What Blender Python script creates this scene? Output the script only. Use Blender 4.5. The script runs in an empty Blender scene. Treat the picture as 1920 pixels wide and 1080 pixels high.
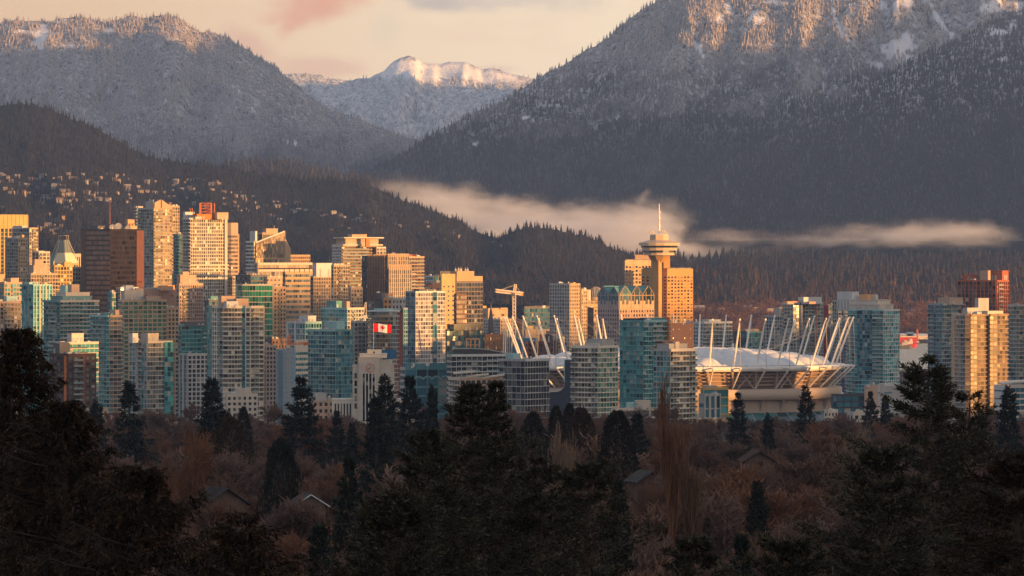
import bpy, math, random
import numpy as np
from math import radians as R_, sin, cos, pi, tan, sqrt
SC = bpy.context.scene
COL = SC.collection
random.seed(7); RNG = np.random.default_rng(11)

# ------------------------------------------------------------------ camera, sky, sun, exposure
F = 9100.0          # focal length in units of 1/1920 of the picture's width
CAMZ = 140.0        # the camera stands on a hill south of the city, looking north (+Y)
HY = 458.0          # row of the horizon
SUN_AZ, SUN_EL = R_(126), R_(4.2)
cam = bpy.data.cameras.new('camera'); co = bpy.data.objects.new('camera', cam); COL.objects.link(co)
cam.sensor_width = 36.0; cam.lens = F/1920*36; cam.shift_y = -(540-HY)/1920
cam.clip_start = 1.0; cam.clip_end = 120000.0
co.location = (0, 0, CAMZ); co.rotation_euler = (R_(90), 0, 0)
SC.camera = co
SC.view_settings.view_transform = 'Standard'; SC.view_settings.look = 'None'
SC.view_settings.exposure = 1.45; SC.view_settings.gamma = 1.0; SC.view_settings.use_curve_mapping = False
SC.cycles.use_denoising = True
SC.cycles.max_bounces = 5; SC.cycles.diffuse_bounces = 2; SC.cycles.glossy_bounces = 2
SC.cycles.volume_bounces = 2; SC.cycles.transparent_max_bounces = 8
SC.cycles.volume_step_rate = 0.6
SUNH = np.array([sin(SUN_AZ), cos(SUN_AZ)])      # horizontal direction towards the sun
PERP = np.array([-SUNH[1], SUNH[0]])

class NT:
    """tiny node builder"""
    def __init__(s, tree): s.t = tree; s.n = tree.nodes; s.l = tree.links
    def node(s, typ, **kw):
        nd = s.n.new(typ)
        for k, v in kw.items(): setattr(nd, k, v)
        return nd
    def put(s, sock, v):
        if v is None: return
        if hasattr(v, 'is_linked') or isinstance(v, bpy.types.NodeSocket): s.l.new(v, sock)
        else:
            if isinstance(v, (tuple, list)) and len(v) == 3 and sock.type == 'RGBA': v = (*v, 1)
            sock.default_value = v
    def math(s, op, a, b=None, c=None, clamp=False):
        nd = s.node('ShaderNodeMath', operation=op, use_clamp=clamp)
        for i, v in enumerate((a, b, c)):
            if v is not None: s.put(nd.inputs[i], v)
        return nd.outputs[0]
    def vmath(s, op, a, b=None):
        nd = s.node('ShaderNodeVectorMath', operation=op)
        s.put(nd.inputs[0], a)
        if b is not None: s.put(nd.inputs[1], b)
        return nd.outputs['Value'] if op in ('LENGTH', 'DOT_PRODUCT') else nd.outputs[0]
    def smooth(s, v, a, b, c=0.0, d=1.0):
        nd = s.node('ShaderNodeMapRange', interpolation_type='SMOOTHSTEP')
        s.put(nd.inputs[0], v); s.put(nd.inputs[1], a); s.put(nd.inputs[2], b); s.put(nd.inputs[3], c); s.put(nd.inputs[4], d)
        return nd.outputs[0]
    def noise(s, vec, scale, detail=3, rough=0.55, dim='3D'):
        nd = s.node('ShaderNodeTexNoise', noise_dimensions=dim)
        s.put(nd.inputs['Vector'], vec); nd.inputs['Scale'].default_value = scale
        nd.inputs['Detail'].default_value = detail; nd.inputs['Roughness'].default_value = rough
        return nd.outputs[0]
    def mix(s, f, a, b, blend='MIX'):
        nd = s.node('ShaderNodeMix', data_type='RGBA', blend_type=blend)
        s.put(nd.inputs[0], f); s.put(nd.inputs[6], a); s.put(nd.inputs[7], b)
        return nd.outputs[2]
    def comb(s, x, y, z):
        nd = s.node('ShaderNodeCombineXYZ')
        for i, v in enumerate((x, y, z)): s.put(nd.inputs[i], v)
        return nd.outputs[0]
    def sep(s, v):
        nd = s.node('ShaderNodeSeparateXYZ'); s.put(nd.inputs[0], v); return nd.outputs

world = bpy.data.worlds.new("World"); SC.world = world; world.use_nodes = True
def build_world():
    w = NT(world.node_tree); w.n.clear()
    out = w.node('ShaderNodeOutputWorld')
    d = w.node('ShaderNodeTexCoord').outputs['Generated']
    x, y, z = w.sep(d)
    el = w.math('ARCSINE', z)
    sky = w.node('ShaderNodeTexSky', sky_type='NISHITA'); sky.sun_disc = False
    sky.sun_elevation = SUN_EL; sky.sun_rotation = SUN_AZ; sky.altitude = 100; sky.air_density = 1.0; sky.dust_density = 2.0
    # dawn glow: a cream band low over the northern mountains, paling to grey-blue overhead and behind
    north = w.smooth(y, -0.3, 0.95)
    low = w.smooth(el, 0.75, 0.0)
    base = w.mix(w.smooth(el, 0.0, 0.9), (0.54, 0.48, 0.45), (0.30, 0.31, 0.36))
    glow = w.math('MULTIPLY', north, low)
    # right of north the cream is a little lighter than left of it
    side = w.smooth(w.math('DIVIDE', x, w.math('MAXIMUM', y, 0.01)), -0.11, 0.02)
    cream = w.mix(side, (1.00, 0.58, 0.29), (1.26, 0.93, 0.60))
    col = w.mix(glow, base, cream)
    # clouds, placed by direction (u = east/north, v = up/north)
    yy = w.math('MAXIMUM', y, 0.01)
    u = w.math('DIVIDE', x, yy); v = w.math('DIVIDE', z, yy)
    p = w.comb(u, w.math('MULTIPLY', v, 1.7), 0.0)
    nz = w.noise(p, 95.0, 6, 0.62)
    nf = w.noise(p, 300.0, 4, 0.6)
    col = w.mix(w.math('MULTIPLY', glow, w.smooth(w.noise(w.comb(u, w.math('MULTIPLY', v, 3.5), 0.3), 42.0, 6, 0.6), 0.5, 0.75, 0.0, 0.4)), col, (1.05, 0.66, 0.43))
    front = w.smooth(y, 0.5, 0.7)
    def cloud(px, py, sx, sy, colr, amt, rag=0.9, tilt=0.0):
        nonlocal col
        u0, v0 = (px-960)/F, (HY-py)/F
        du = w.math('SUBTRACT', u, u0); dv = w.math('SUBTRACT', v, v0)
        if tilt: dv = w.math('SUBTRACT', dv, w.math('MULTIPLY', du, tilt))
        r = w.math('SQRT', w.math('ADD', w.math('POWER', w.math('ABSOLUTE', w.math('DIVIDE', du, sx/F)), 2.0),
                                  w.math('POWER', w.math('ABSOLUTE', w.math('DIVIDE', dv, sy/F)), 2.0)))
        q = w.math('SUBTRACT', w.math('ADD', r, w.math('MULTIPLY', nz, rag*1.6)), rag*0.8)
        q = w.math('ADD', q, w.math('MULTIPLY', w.math('SUBTRACT', nf, 0.5), 0.5))
        m = w.math('MULTIPLY', w.smooth(q, 1.15, 0.25), amt)
        m = w.math('MULTIPLY', m, front)
        col = w.mix(m, col, colr)
    cloud(605, -8, 125, 58, (0.98, 0.36, 0.19), 1.0, 0.6, 0.25)
    cloud(562, 24, 44, 34, (0.98, 0.40, 0.22), 0.9, 0.5, 0.9)
    cloud(465, 84, 60, 36, (0.92, 0.46, 0.30), 0.8, 0.8, -0.4)
    cloud(590, 126, 110, 28, (0.98, 0.54, 0.36), 0.8, 0.8)
    cloud(825, 4, 80, 26, (0.58, 0.44, 0.40), 0.9, 0.8)
    cloud(960, -5, 210, 34, (0.82, 0.62, 0.50), 0.75, 0.9)
    cloud(720, 60, 40, 50, (0.98, 0.74, 0.50), 0.6, 1.2)
    cloud(930, 128, 50, 8, (0.98, 0.60, 0.44), 0.5, 0.6)
    bg = w.node('ShaderNodeBackground'); w.put(bg.inputs['Color'], col); bg.inputs['Strength'].default_value = SKY_STRENGTH
    bs = w.node('ShaderNodeBackground'); w.put(bs.inputs['Color'], sky.outputs[0]); bs.inputs['Strength'].default_value = 0.05*0.7
    add = w.node('ShaderNodeAddShader')
    w.l.new(bg.outputs[0], add.inputs[0]); w.l.new(bs.outputs[0], add.inputs[1]); w.l.new(add.outputs[0], out.inputs[0])
SKY_STRENGTH = 0.42
build_world()
sl = bpy.data.lights.new('sun', 'SUN'); so = bpy.data.objects.new('sun', sl); COL.objects.link(so)
sl.energy = 5.0; sl.angle = R_(0.5); sl.color = (1.0, 0.475, 0.135)
sd = np.array([SUNH[0]*cos(SUN_EL), SUNH[1]*cos(SUN_EL), sin(SUN_EL)])
import mathutils
so.rotation_euler = mathutils.Vector(-sd).to_track_quat('-Z', 'Y').to_euler()
so.location = (2000, -2000, 1500)

# ------------------------------------------------------------------ helpers
def X(px, D): return (px-960.0)/F*D
def Zy(py, D): return CAMZ-(py-HY)/F*D
def SRGB(r, g, b):
    f = lambda c: ((c/255+0.055)/1.055)**2.4 if c > 10 else c/255/12.92
    return (f(r), f(g), f(b))
GD = np.array([(-6000,110),(-300,128),(-60,134),(0,137),(30,131),(100,118),(200,109),(400,99),(800,88),(1200,78),(1800,64),(2300,52),
               (2700,36),(3000,20),(3500,9),(5200,5),(5400,-6),(6700,-6),(6900,2),(8000,12),(100000,12)], float)
def ground(D): return float(np.interp(D, GD[:,0], GD[:,1]))

MATS = {}
def mat(name, col, rough=0.8, spec=0.3, var=0.12, vscale=0.15, metal=0.0, bump=0.0, streak=False):
    if name in MATS: return MATS[name]
    m = bpy.data.materials.new(name); m.use_nodes = True; MATS[name] = m
    w = NT(m.node_tree); bs = w.n['Principled BSDF']
    bs.inputs['Roughness'].default_value = rough; bs.inputs['Metallic'].default_value = metal
    bs.inputs['Specular IOR Level'].default_value = spec
    pos = w.node('ShaderNodeNewGeometry').outputs['Position']
    if streak: pos2 = w.vmath('MULTIPLY', pos, (1, 1, 0.12))
    else: pos2 = pos
    n = w.noise(pos2, vscale, 4, 0.6)
    f = w.smooth(n, 0.3, 0.7)
    c = w.mix(f, tuple(max(0, k*(1-var)) for k in col), tuple(min(1, k*(1+var)) for k in col))
    w.put(bs.inputs['Base Color'], c)
    return m
GLASS = {}
def glass(name, col, dark=0.3, light=1.6, blind=(0.25, 0.25, 0.23), pb=0.06, rough=0.12, spec=0.8, metal=0.0, lit=0.0):
    if name in GLASS: return GLASS[name]
    m = bpy.data.materials.new('glass_'+name); m.use_nodes = True; GLASS[name] = m
    w = NT(m.node_tree); bs = w.n['Principled BSDF']
    a = w.node('ShaderNodeAttribute', attribute_name='rnd').outputs['Fac']
    rp = w.node('ShaderNodeValToRGB'); w.put(rp.inputs[0], a)
    e = rp.color_ramp; e.interpolation = 'LINEAR'
    cs = [(0.0, tuple(k*dark*0.6 for k in col)), (0.22, tuple(k*dark for k in col)), (0.42, col), (0.68, tuple(min(1, k*1.25) for k in col)),
          (0.98-pb, tuple(min(1, k*light) for k in col)), (1.0-pb, blind), (1.0, tuple(min(1, k*1.3) for k in blind))]
    e.elements[0].position = 0; e.elements[0].color = (*cs[0][1], 1)
    e.elements[1].position = 1; e.elements[1].color = (*cs[-1][1], 1)
    for p_, c_ in cs[1:-1]:
        k = e.elements.new(p_); k.color = (*c_, 1)
    w.put(bs.inputs['Base Color'], rp.outputs[0])
    bs.inputs['Roughness'].default_value = rough; bs.inputs['Specular IOR Level'].default_value = spec
    bs.inputs['Metallic'].default_value = metal
    # panes are never set quite flat: each mirrors a slightly different part of the sky
    nv = w.node('ShaderNodeVectorMath', operation='ADD')
    geo = w.node('ShaderNodeNewGeometry')
    ph = w.math('MULTIPLY', a, 97.0)
    off = w.comb(w.math('MULTIPLY', w.math('SINE', ph), 0.035), w.math('MULTIPLY', w.math('COSINE', w.math('MULTIPLY', ph, 1.7)), 0.035),
                 w.math('MULTIPLY', w.math('SINE', w.math('MULTIPLY', ph, 2.3)), 0.035))
    w.put(nv.inputs[0], geo.outputs['Normal']); w.put(nv.inputs[1], off)
    w.put(bs.inputs['Normal'], w.vmath('NORMALIZE', nv.outputs[0]))
    if lit:
        on = w.math('LESS_THAN', w.math('FRACT', w.math('MULTIPLY', a, 53.7)), lit)
        bs.inputs['Emission Color'].default_value = (1.0, 0.72, 0.4, 1)
        w.put(bs.inputs['Emission Strength'], w.math('MULTIPLY', on, 0.7))
    return m

class MB:
    """collects faces, builds ONE mesh object"""
    def __init__(s): s.v = []; s.f = []; s.m = []; s.r = []; s.mi = 0
    def face(s, pts, r=None):
        n = len(s.v); s.v.extend([tuple(map(float, p)) for p in pts]); s.f.append(tuple(range(n, n+len(pts)))); s.m.append(s.mi)
        s.r.append(random.random() if r is None else r)
    def hexa(s, b, t, cap=(True, True)):
        """prism from bottom ring b to top ring t"""
        n = len(s.v); k = len(b); s.v.extend([tuple(map(float, p)) for p in b]); s.v.extend([tuple(map(float, p)) for p in t])
        for i in range(k):
            j = (i+1) % k; s.f.append((n+i, n+j, n+k+j, n+k+i)); s.m.append(s.mi); s.r.append(random.random())
        if cap[1]: s.f.append(tuple(range(n+k, n+2*k))); s.m.append(s.mi); s.r.append(random.random())
        if cap[0]: s.f.append(tuple(range(n+k-1, n-1, -1))); s.m.append(s.mi); s.r.append(random.random())
    def box(s, c, size, rot=0.0):
        hx, hy, hz = size[0]/2, size[1]/2, size[2]/2; ca, sa = cos(rot), sin(rot)
        ring = [(c[0]+a*ca-b*sa, c[1]+a*sa+b*ca) for a, b in ((-hx,-hy),(hx,-hy),(hx,hy),(-hx,hy))]
        s.hexa([(x, y, c[2]-hz) for x, y in ring], [(x, y, c[2]+hz) for x, y in ring])
    def slab(s, o, d, n, u0, u1, z0, z1, p0, p1):
        """box on a wall: o foot of wall, d along, n outward, from protrusion p0 to p1"""
        q = lambda u, p, z: (o[0]+d[0]*u+n[0]*p, o[1]+d[1]*u+n[1]*p, z)
        s.hexa([q(u0,p1,z0), q(u1,p1,z0), q(u1,p0,z0), q(u0,p0,z0)], [q(u0,p1,z1), q(u1,p1,z1), q(u1,p0,z1), q(u0,p0,z1)])
    def tube(s, p, q, r0, r1=None, k=6, cap=True):
        r1 = r0 if r1 is None else r1
        p = np.array(p, float); q = np.array(q, float); d = q-p; L = np.linalg.norm(d); d /= max(L, 1e-9)
        a = np.cross(d, (0, 0, 1) if abs(d[2]) < 0.9 else (1, 0, 0)); a /= np.linalg.norm(a); b = np.cross(d, a)
        ring = lambda c, r: [c+r*(cos(2*pi*i/k)*a+sin(2*pi*i/k)*b) for i in range(k)]
        s.hexa(ring(p, r0), ring(q, r1), (cap, cap))
    def build(s, name, mats, parent=None, loc=(0, 0, 0), smooth=False, rnd=False):
        me = bpy.data.meshes.new(name)
        v = np.array(s.v, float).reshape(-1, 3) - np.array(loc, float)
        me.from_pydata(v.tolist(), [], s.f)
        for m in (mats if isinstance(mats, (list, tuple)) else [mats]): me.materials.append(m)
        me.polygons.foreach_set('material_index', s.m)
        if rnd:
            at = me.attributes.new('rnd', 'FLOAT', 'FACE'); at.data.foreach_set('value', s.r)
        if smooth: me.polygons.foreach_set('use_smooth', [True]*len(s.f))
        me.update()
        o = bpy.data.objects.new(name, me); COL.objects.link(o)
        if parent is not None: o.parent = parent
        else: o.location = loc
        return o
def npmesh(name, V, Fc, mats, parent=None, loc=(0, 0, 0), attrs=None, smooth=False):
    """V (n,3), Fc (m,3|4) arrays"""
    me = bpy.data.meshes.new(name); k = Fc.shape[1]
    me.vertices.add(len(V)); me.vertices.foreach_set('co', np.ascontiguousarray(V, np.float32).ravel())
    me.loops.add(Fc.size); me.loops.foreach_set('vertex_index', np.ascontiguousarray(Fc, np.int32).ravel())
    me.polygons.add(len(Fc)); me.polygons.foreach_set('loop_start', np.arange(0, Fc.size, k, dtype=np.int32))
    me.polygons.foreach_set('loop_total', np.full(len(Fc), k, np.int32))
    if smooth: me.polygons.foreach_set('use_smooth', np.ones(len(Fc), bool))
    for m in (mats if isinstance(mats, (list, tuple)) else [mats]): me.materials.append(m)
    for an, (dom, val) in (attrs or {}).items():
        at = me.attributes.new(an, 'FLOAT', dom); at.data.foreach_set('value', np.ascontiguousarray(val, np.float32))
    me.update(calc_edges=True)
    o = bpy.data.objects.new(name, me); COL.objects.link(o)
    if parent is not None: o.parent = parent
    o.location = loc
    return o
def thing(name, label, cat, loc=(0, 0, 0), group=None):
    o = bpy.data.objects.new(name, None); COL.objects.link(o); o.location = loc; o.empty_display_size = 1
    o['label'] = label; o['category'] = cat
    if group: o['group'] = group
    return o
def tag(o, label, cat, group=None, kind=None):
    if label: o['label'] = label
    if cat: o['category'] = cat
    if group: o['group'] = group
    if kind: o['kind'] = kind
    return o
# value noise
_perm = np.random.default_rng(5).random((256, 256))
def vnoise(x, y):
    xi = np.floor(x).astype(int); yi = np.floor(y).astype(int); fx = x-xi; fy = y-yi
    fx = fx*fx*(3-2*fx); fy = fy*fy*(3-2*fy)
    g = lambda a, b: _perm[a & 255, b & 255]
    return (g(xi,yi)*(1-fx)+g(xi+1,yi)*fx)*(1-fy)+(g(xi,yi+1)*(1-fx)+g(xi+1,yi+1)*fx)*fy
def fbm(x, y, o=4, gain=0.5):
    s = 0; a = 1; t = 0
    for i in range(o):
        s = s+a*vnoise(x+37.3*i, y+91.7*i); t += a; a *= gain; x = x*2.03; y = y*2.03
    return s/t
# ------------------------------------------------------------------ ground, water
def build_ground():
    ys = np.unique(np.concatenate([GD[:,0], np.linspace(-6000, 0, 10), np.linspace(0, 5200, 90), np.array([15000, 30000])]))
    xs = np.concatenate([[-12900, -6000, -3000], np.linspace(-1500, 1500, 61), [3000, 6000, 12900]])
    V = np.array([(x, y, ground(y)+(0 if y < 40 or y > 5000 else 3.0*(fbm(np.array(x/90+300), np.array(y/90+300), 3)-0.5))) for y in ys for x in xs])
    nx = len(xs); I = np.array([(j*nx+i, j*nx+i+1, (j+1)*nx+i+1, (j+1)*nx+i) for j in range(len(ys)-1) for i in range(nx-1)])
    m = mat('leaf_litter', (0.045, 0.032, 0.024), 0.95, 0.1, 0.5, 0.06)
    o = npmesh('ground', V, I, m, smooth=True); o['kind'] = 'structure'
build_ground()
def build_water():
    m = bpy.data.materials.new('inlet_water'); m.use_nodes = True
    w = NT(m.node_tree); bs = w.n['Principled BSDF']
    bs.inputs['Base Color'].default_value = (0.05, 0.065, 0.075, 1); bs.inputs['Roughness'].default_value = 0.25
    pos = w.node('ShaderNodeNewGeometry').outputs['Position']
    bp = w.node('ShaderNodeBump'); bp.inputs['Strength'].default_value = 0.6; bp.inputs['Distance'].default_value = 1.0
    w.put(bp.inputs['Height'], w.noise(w.vmath('MULTIPLY', pos, (1, 0.3, 1)), 0.06, 4)); w.l.new(bp.outputs[0], bs.inputs['Normal'])
    V = np.array([(-9000, 5230, 0), (9000, 5230, 0), (9000, 6890, 0), (-9000, 6890, 0)], float)
    o = npmesh('water', V, np.array([[0, 1, 2, 3]]), m); o['kind'] = 'structure'
build_water()

# ------------------------------------------------------------------ mountains and hills
SNOWLINE = 430.0
def terrain_mat(name, rock, snow, amt=1.0):
    m = bpy.data.materials.new(name); m.use_nodes = True
    w = NT(m.node_tree); bs = w.n['Principled BSDF']; bs.inputs['Roughness'].default_value = 0.9; bs.inputs['Specular IOR Level'].default_value = 0.1
    geo = w.node('ShaderNodeNewGeometry'); pos = geo.outputs['Position']
    z = w.sep(pos)[2]
    n1 = w.noise(pos, 0.012, 5, 0.65); n2 = w.noise(w.vmath('MULTIPLY', pos, (1, 1, 0.4)), 0.045, 5, 0.7)
    a = w.node('ShaderNodeAttribute', attribute_name='snow').outputs['Fac']
    alt = w.smooth(w.math('ADD', z, w.math('MULTIPLY', w.math('SUBTRACT', n1, 0.5), 260)), SNOWLINE-60, SNOWLINE+160, 0.0, 0.62*amt)
    cov = w.math('MAXIMUM', w.math('MULTIPLY', alt, w.smooth(n2, 0.35, 0.6)), w.math('MULTIPLY', a, w.smooth(n2, 0.25, 0.42)))
    c = w.mix(w.smooth(n2, 0.3, 0.75), tuple(k*0.6 for k in rock), tuple(k*1.5 for k in rock))
    w.put(bs.inputs['Base Color'], w.mix(cov, c, snow))
    bp = w.node('ShaderNodeBump'); bp.inputs['Strength'].default_value = 0.7; bp.inputs['Distance'].default_value = 14.0
    w.put(bp.inputs['Height'], n2); w.l.new(bp.outputs[0], bs.inputs['Normal'])
    return m
def tree_mat(name, green, brown, snowc=(0.66, 0.60, 0.585), snowmax=0.82):
    m = bpy.data.materials.new(name); m.use_nodes = True
    w = NT(m.node_tree); bs = w.n['Principled BSDF']; bs.inputs['Roughness'].default_value = 0.9; bs.inputs['Specular IOR Level'].default_value = 0.05
    t = w.node('ShaderNodeAttribute', attribute_name='tint').outputs['Fac']
    s = w.node('ShaderNodeAttribute', attribute_name='snow').outputs['Fac']
    pos = w.node('ShaderNodeNewGeometry').outputs['Position']
    n = w.noise(pos, 0.16, 3, 0.7)
    c = w.mix(t, green, brown)
    c = w.mix(w.smooth(n, 0.3, 0.7), w.mix(0.5, c, (0.0, 0.0, 0.0)), w.mix(1.0, c, (1.35, 1.35, 1.35), 'MULTIPLY'))
    f = w.math('MULTIPLY', s, w.smooth(n, 0.34, 0.66, 0.42, snowmax))
    w.put(bs.inputs['Base Color'], w.mix(f, c, snowc))
    return m
class Mountain:
    def __init__(s, crest, base, Dc, Db, p0, p1, step=5, rows=70, k=1.0, spur=350, zn=60, seed=0, spurw=140, back=2500):
        s.p = np.arange(p0, p1+step, step, dtype=float); s.rows = rows; s.seed = seed
        cx, cy = np.array(crest, float).T; bx, by = np.array(base, float).T
        c = np.interp(s.p, cx, cy); b = np.interp(s.p, bx, by)
        dc = Dc if np.isscalar(Dc) else np.interp(s.p, *np.array(Dc, float).T)
        t = np.linspace(0, 1, rows)[:, None]
        P = s.p[None, :]+0*t
        env = np.sin(pi*np.clip(t*1.02, 0, 1))**0.8
        n = fbm(P/spurw+seed*17.1, t*1.1+seed*3.3+P/900, 4, 0.5)
        rid = 1-np.abs(2*n-1)
        D = dc+(Db-dc)*t - spur*env*(rid-0.6)*2
        zc = Zy(c, dc)[None, :]; zb = Zy(b, Db)[None, :]
        z = zc+(zb-zc)*t**k
        z = z+zn*env*(fbm(P/40+seed*7.7, t*9+seed, 4)-0.5)*2
        jag = 10*(fbm(P/9.0+seed, t*0+3.1, 3)-0.5)*np.exp(-t*25)
        z = z+jag
        s.D, s.Z, s.Xw, s.t = D, z, (P-960)/F*D, t
        s.Y = D
        s.py = HY+(CAMZ-z)*F/D
        s.back = back; s.snow = np.zeros_like(z)
    def patch(s, px, py, sx, sy, tilt=0.0, rag=0.6):
        P = s.p[None, :]
        du = P-px; dv = s.py-py; du2 = du-tilt*dv
        r = np.sqrt((du2/sx)**2+(dv/sy)**2)+rag*(fbm(P/9+px, s.py/9+py, 3)-0.5)*2
        s.snow = np.maximum(s.snow, np.clip((1.05-r)/0.25, 0, 1))
    def build(s, m, name='mountain'):
        back = np.stack([(s.Xw[0]*(1+s.back/s.D[0])), s.D[0]+s.back, np.full_like(s.Xw[0], 5.0)], -1)[None]
        G = np.concatenate([back, np.stack([s.Xw, s.Y, s.Z], -1)], 0)
        r, c = G.shape[:2]
        idx = np.arange(r*c).reshape(r, c)
        Q = np.stack([idx[:-1, :-1], idx[1:, :-1], idx[1:, 1:], idx[:-1, 1:]], -1).reshape(-1, 4)
        sn = np.concatenate([s.snow[:1], s.snow], 0).ravel()
        o = npmesh(name, G.reshape(-1, 3), Q, m, attrs={'snow': ('POINT', sn)}, smooth=True); o['kind'] = 'structure'
        return o
    def sample(s, n, rng, ymin=-60, ymax=1e9, pmin=-80, pmax=2000):
        """points spread evenly over the slope as it is seen"""
        out = []
        h = np.maximum(0, np.diff(s.py, axis=0)); h = 0.5*(h[:, :-1]+h[:, 1:])+0.15
        w = h.ravel()/h.sum(); rr, cc = h.shape
        k = rng.choice(rr*cc, n, p=w); i, j = k//cc, k % cc
        a, b = rng.random(n), rng.random(n)
        def bl(A): return (A[i, j]*(1-a)+A[i+1, j]*a)*(1-b)+(A[i, j+1]*(1-a)+A[i+1, j+1]*a)*b
        x, y, z, py, sn = bl(s.Xw), bl(s.Y), bl(s.Z), bl(s.py), bl(s.snow)
        px = s.p[j]*(1-b)+s.p[np.minimum(j+1, len(s.p)-1)]*b
        ok = (py > ymin) & (py < ymax) & (px > pmin) & (px < pmax)
        return x[ok], y[ok], z[ok], px[ok], py[ok], sn[ok]
# low conifer shapes for the far woods
def proto_conifer(rng, tiers=4, k=6):
    V = []; T = []
    for i in range(tiers):
        z0 = 0.06+0.9*i/tiers*0.92; zt = min(1.0, z0+0.42*(1-0.35*i/tiers)); r = 0.20*(1-i/tiers*0.86)
        if i == tiers-1: zt = 1.0
        b = len(V); V.append((rng.normal(0, 0.01), rng.normal(0, 0.01), zt)); ph = rng.random()*6
        for q in range(k):
            a = ph+2*pi*q/k+rng.normal(0, 0.2); rr = r*rng.uniform(0.55, 1.3); V.append((rr*cos(a), rr*sin(a), z0+rng.normal(0, 0.025)))
        for q in range(k): T.append((b, b+1+q, b+1+(q+1) % k))
    return np.array(V), np.array(T)
def proto_puff(rng, n=60):
    """bare or autumn broadleaf seen from far off: many small twig clumps through an egg-shaped crown"""
    V = []; T = []
    for i in range(n):
        d = rng.normal(size=3); d /= np.linalg.norm(d); r = rng.random()**0.5
        c = np.array([d[0]*0.33*r, d[1]*0.33*r, 0.56+d[2]*0.43*r])
        for q in range(2):
            u = rng.normal(size=3); u[2] += 0.8; u *= 0.11/np.linalg.norm(u); w = rng.normal(size=3)*0.03
            b = len(V); V += [c, c+u+w, c+u*0.6-w]; T.append((b, b+1, b+2))
    return np.array(V), np.array(T)
_r = np.random.default_rng(3)
CONS = [proto_conifer(_r, 4+i % 2, 6) for i in range(8)]
PUFF = [proto_puff(_r) for i in range(5)]
def forest(name, pts, h, tint, snow, m, protos=CONS, widen=1.0, rng=None):
    x, y, z = pts; n = len(x); rng = rng or np.random.default_rng(1)
    which = rng.integers(0, len(protos), n); Vs = []; Ts = []; A = []; B = []; off = 0
    for q, (pv, pt) in enumerate(protos):
        s = np.where(which == q)[0]
        if len(s) == 0: continue
        a = rng.random(len(s))*6.28; ca, sa = np.cos(a), np.sin(a)
        hh = h[s][:, None]; ww = hh*widen*rng.uniform(0.8, 1.25, (len(s), 1))
        px = (pv[None, :, 0]*ca[:, None]-pv[None, :, 1]*sa[:, None])*ww+x[s][:, None]
        py = (pv[None, :, 0]*sa[:, None]+pv[None, :, 1]*ca[:, None])*ww+y[s][:, None]
        pz = pv[None, :, 2]*hh*1.05+z[s][:, None]-hh*0.05
        Vs.append(np.stack([px, py, pz], -1).reshape(-1, 3)); k = len(pv)
        Ts.append((pt[None]+(np.arange(len(s))*k)[:, None, None]+off).reshape(-1, 3)); off += k*len(s)
        A.append(np.repeat(tint[s], k)); B.append(np.repeat(snow[s], k))
    o = npmesh(name, np.concatenate(Vs), np.concatenate(Ts), m, attrs={'tint': ('POINT', np.concatenate(A)), 'snow': ('POINT', np.concatenate(B))})
    o['kind'] = 'stuff'
    return o
rngF = np.random.default_rng(21)
M_snowtree = tree_mat('snowy_conifer_needles', (0.040, 0.037, 0.036), (0.062, 0.047, 0.042))
M_whitetree = tree_mat('snow_laden_needles', (0.10, 0.11, 0.115), (0.13, 0.12, 0.12), (0.80, 0.80, 0.82), 0.97)
M_hilltree = tree_mat('hill_conifer_needles', (0.022, 0.023, 0.022), (0.034, 0.027, 0.023))  # needles darkened to stand in for shade on the near hill
M_rock = terrain_mat('mountain_slope', (0.075, 0.068, 0.066), (0.74, 0.74, 0.78))
M_far = terrain_mat('snow_mountain', (0.20, 0.20, 0.21), (0.80, 0.82, 0.86), 1.35)
M_hill = terrain_mat('wooded_hill_soil', (0.030, 0.025, 0.020), (0.1, 0.1, 0.1), 0.0)

# far snow peaks between the two big mountains
mtF = Mountain([(380,150),(500,142),(556,138),(600,140),(612,147),(640,149),(655,152),(672,146),(690,148),(705,139),(720,132),(735,116),(750,108),(765,105),(776,107),(790,116),(805,120),(830,119),(845,115),(870,116),(890,123),(905,130),(918,127),(940,132),(965,140),(990,146),(1010,153),(1100,175)],
               [(380,330),(1100,330)], 26000, 24500, 380, 1100, 4, 60, 0.8, 260, 110, 4, 75)
mtF.patch(790, 130, 130, 22, 0, 0.5); mtF.patch(930, 142, 70, 14, 0, 0.5)
mtF.build(M_far)
x, y, z, px, py, sn = mtF.sample(5200, rngF, 100, 270, 520, 1080)
keep = (rngF.random(len(x)) > sn*0.93) & (py > 122+8*rngF.random(len(x)))
forest('woods', (x[keep], y[keep], z[keep]), rngF.uniform(14, 26, keep.sum()), rngF.random(keep.sum()), np.clip(0.75+0.25*rngF.random(keep.sum()), 0, 1), M_whitetree, rng=rngF)

# left mountain
mtL = Mountain([(-120,52),(0,44),(20,39),(50,38),(75,40),(100,39),(120,33),(150,31),(175,37),(200,41),(222,37),(245,29),(262,32),(275,34),(290,31),(312,30),(332,32),(350,44),(362,52),(378,61),(390,59),(405,64),(430,72),(455,88),(480,104),(510,121),(540,146),(570,172),(600,196),(640,212),(680,228),(720,243),(760,256),(800,264),(900,285)],
               [(-120,345),(300,345),(560,350),(900,350)], 17000, 15700, -120, 900, 4, 80, 0.95, 170, 45, 1, 130)
mtL.patch(78, 66, 16, 20, -0.5); mtL.patch(45, 60, 22, 6); mtL.patch(75, 85, 8, 16, 0.2); mtL.patch(130, 86, 18, 5)
mtL.patch(110, 40, 22, 4); mtL.patch(205, 58, 10, 7)
for a in ((412,150,5,5),(408,131,4,3),(438,163,4,4),(448,170,3,5),(465,180,3,3),(480,198,6,4),(473,202,3,3),(522,248,5,3),(540,268,5,6),(555,270,5,5)): mtL.patch(*a, 0.3, 0.4)
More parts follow.
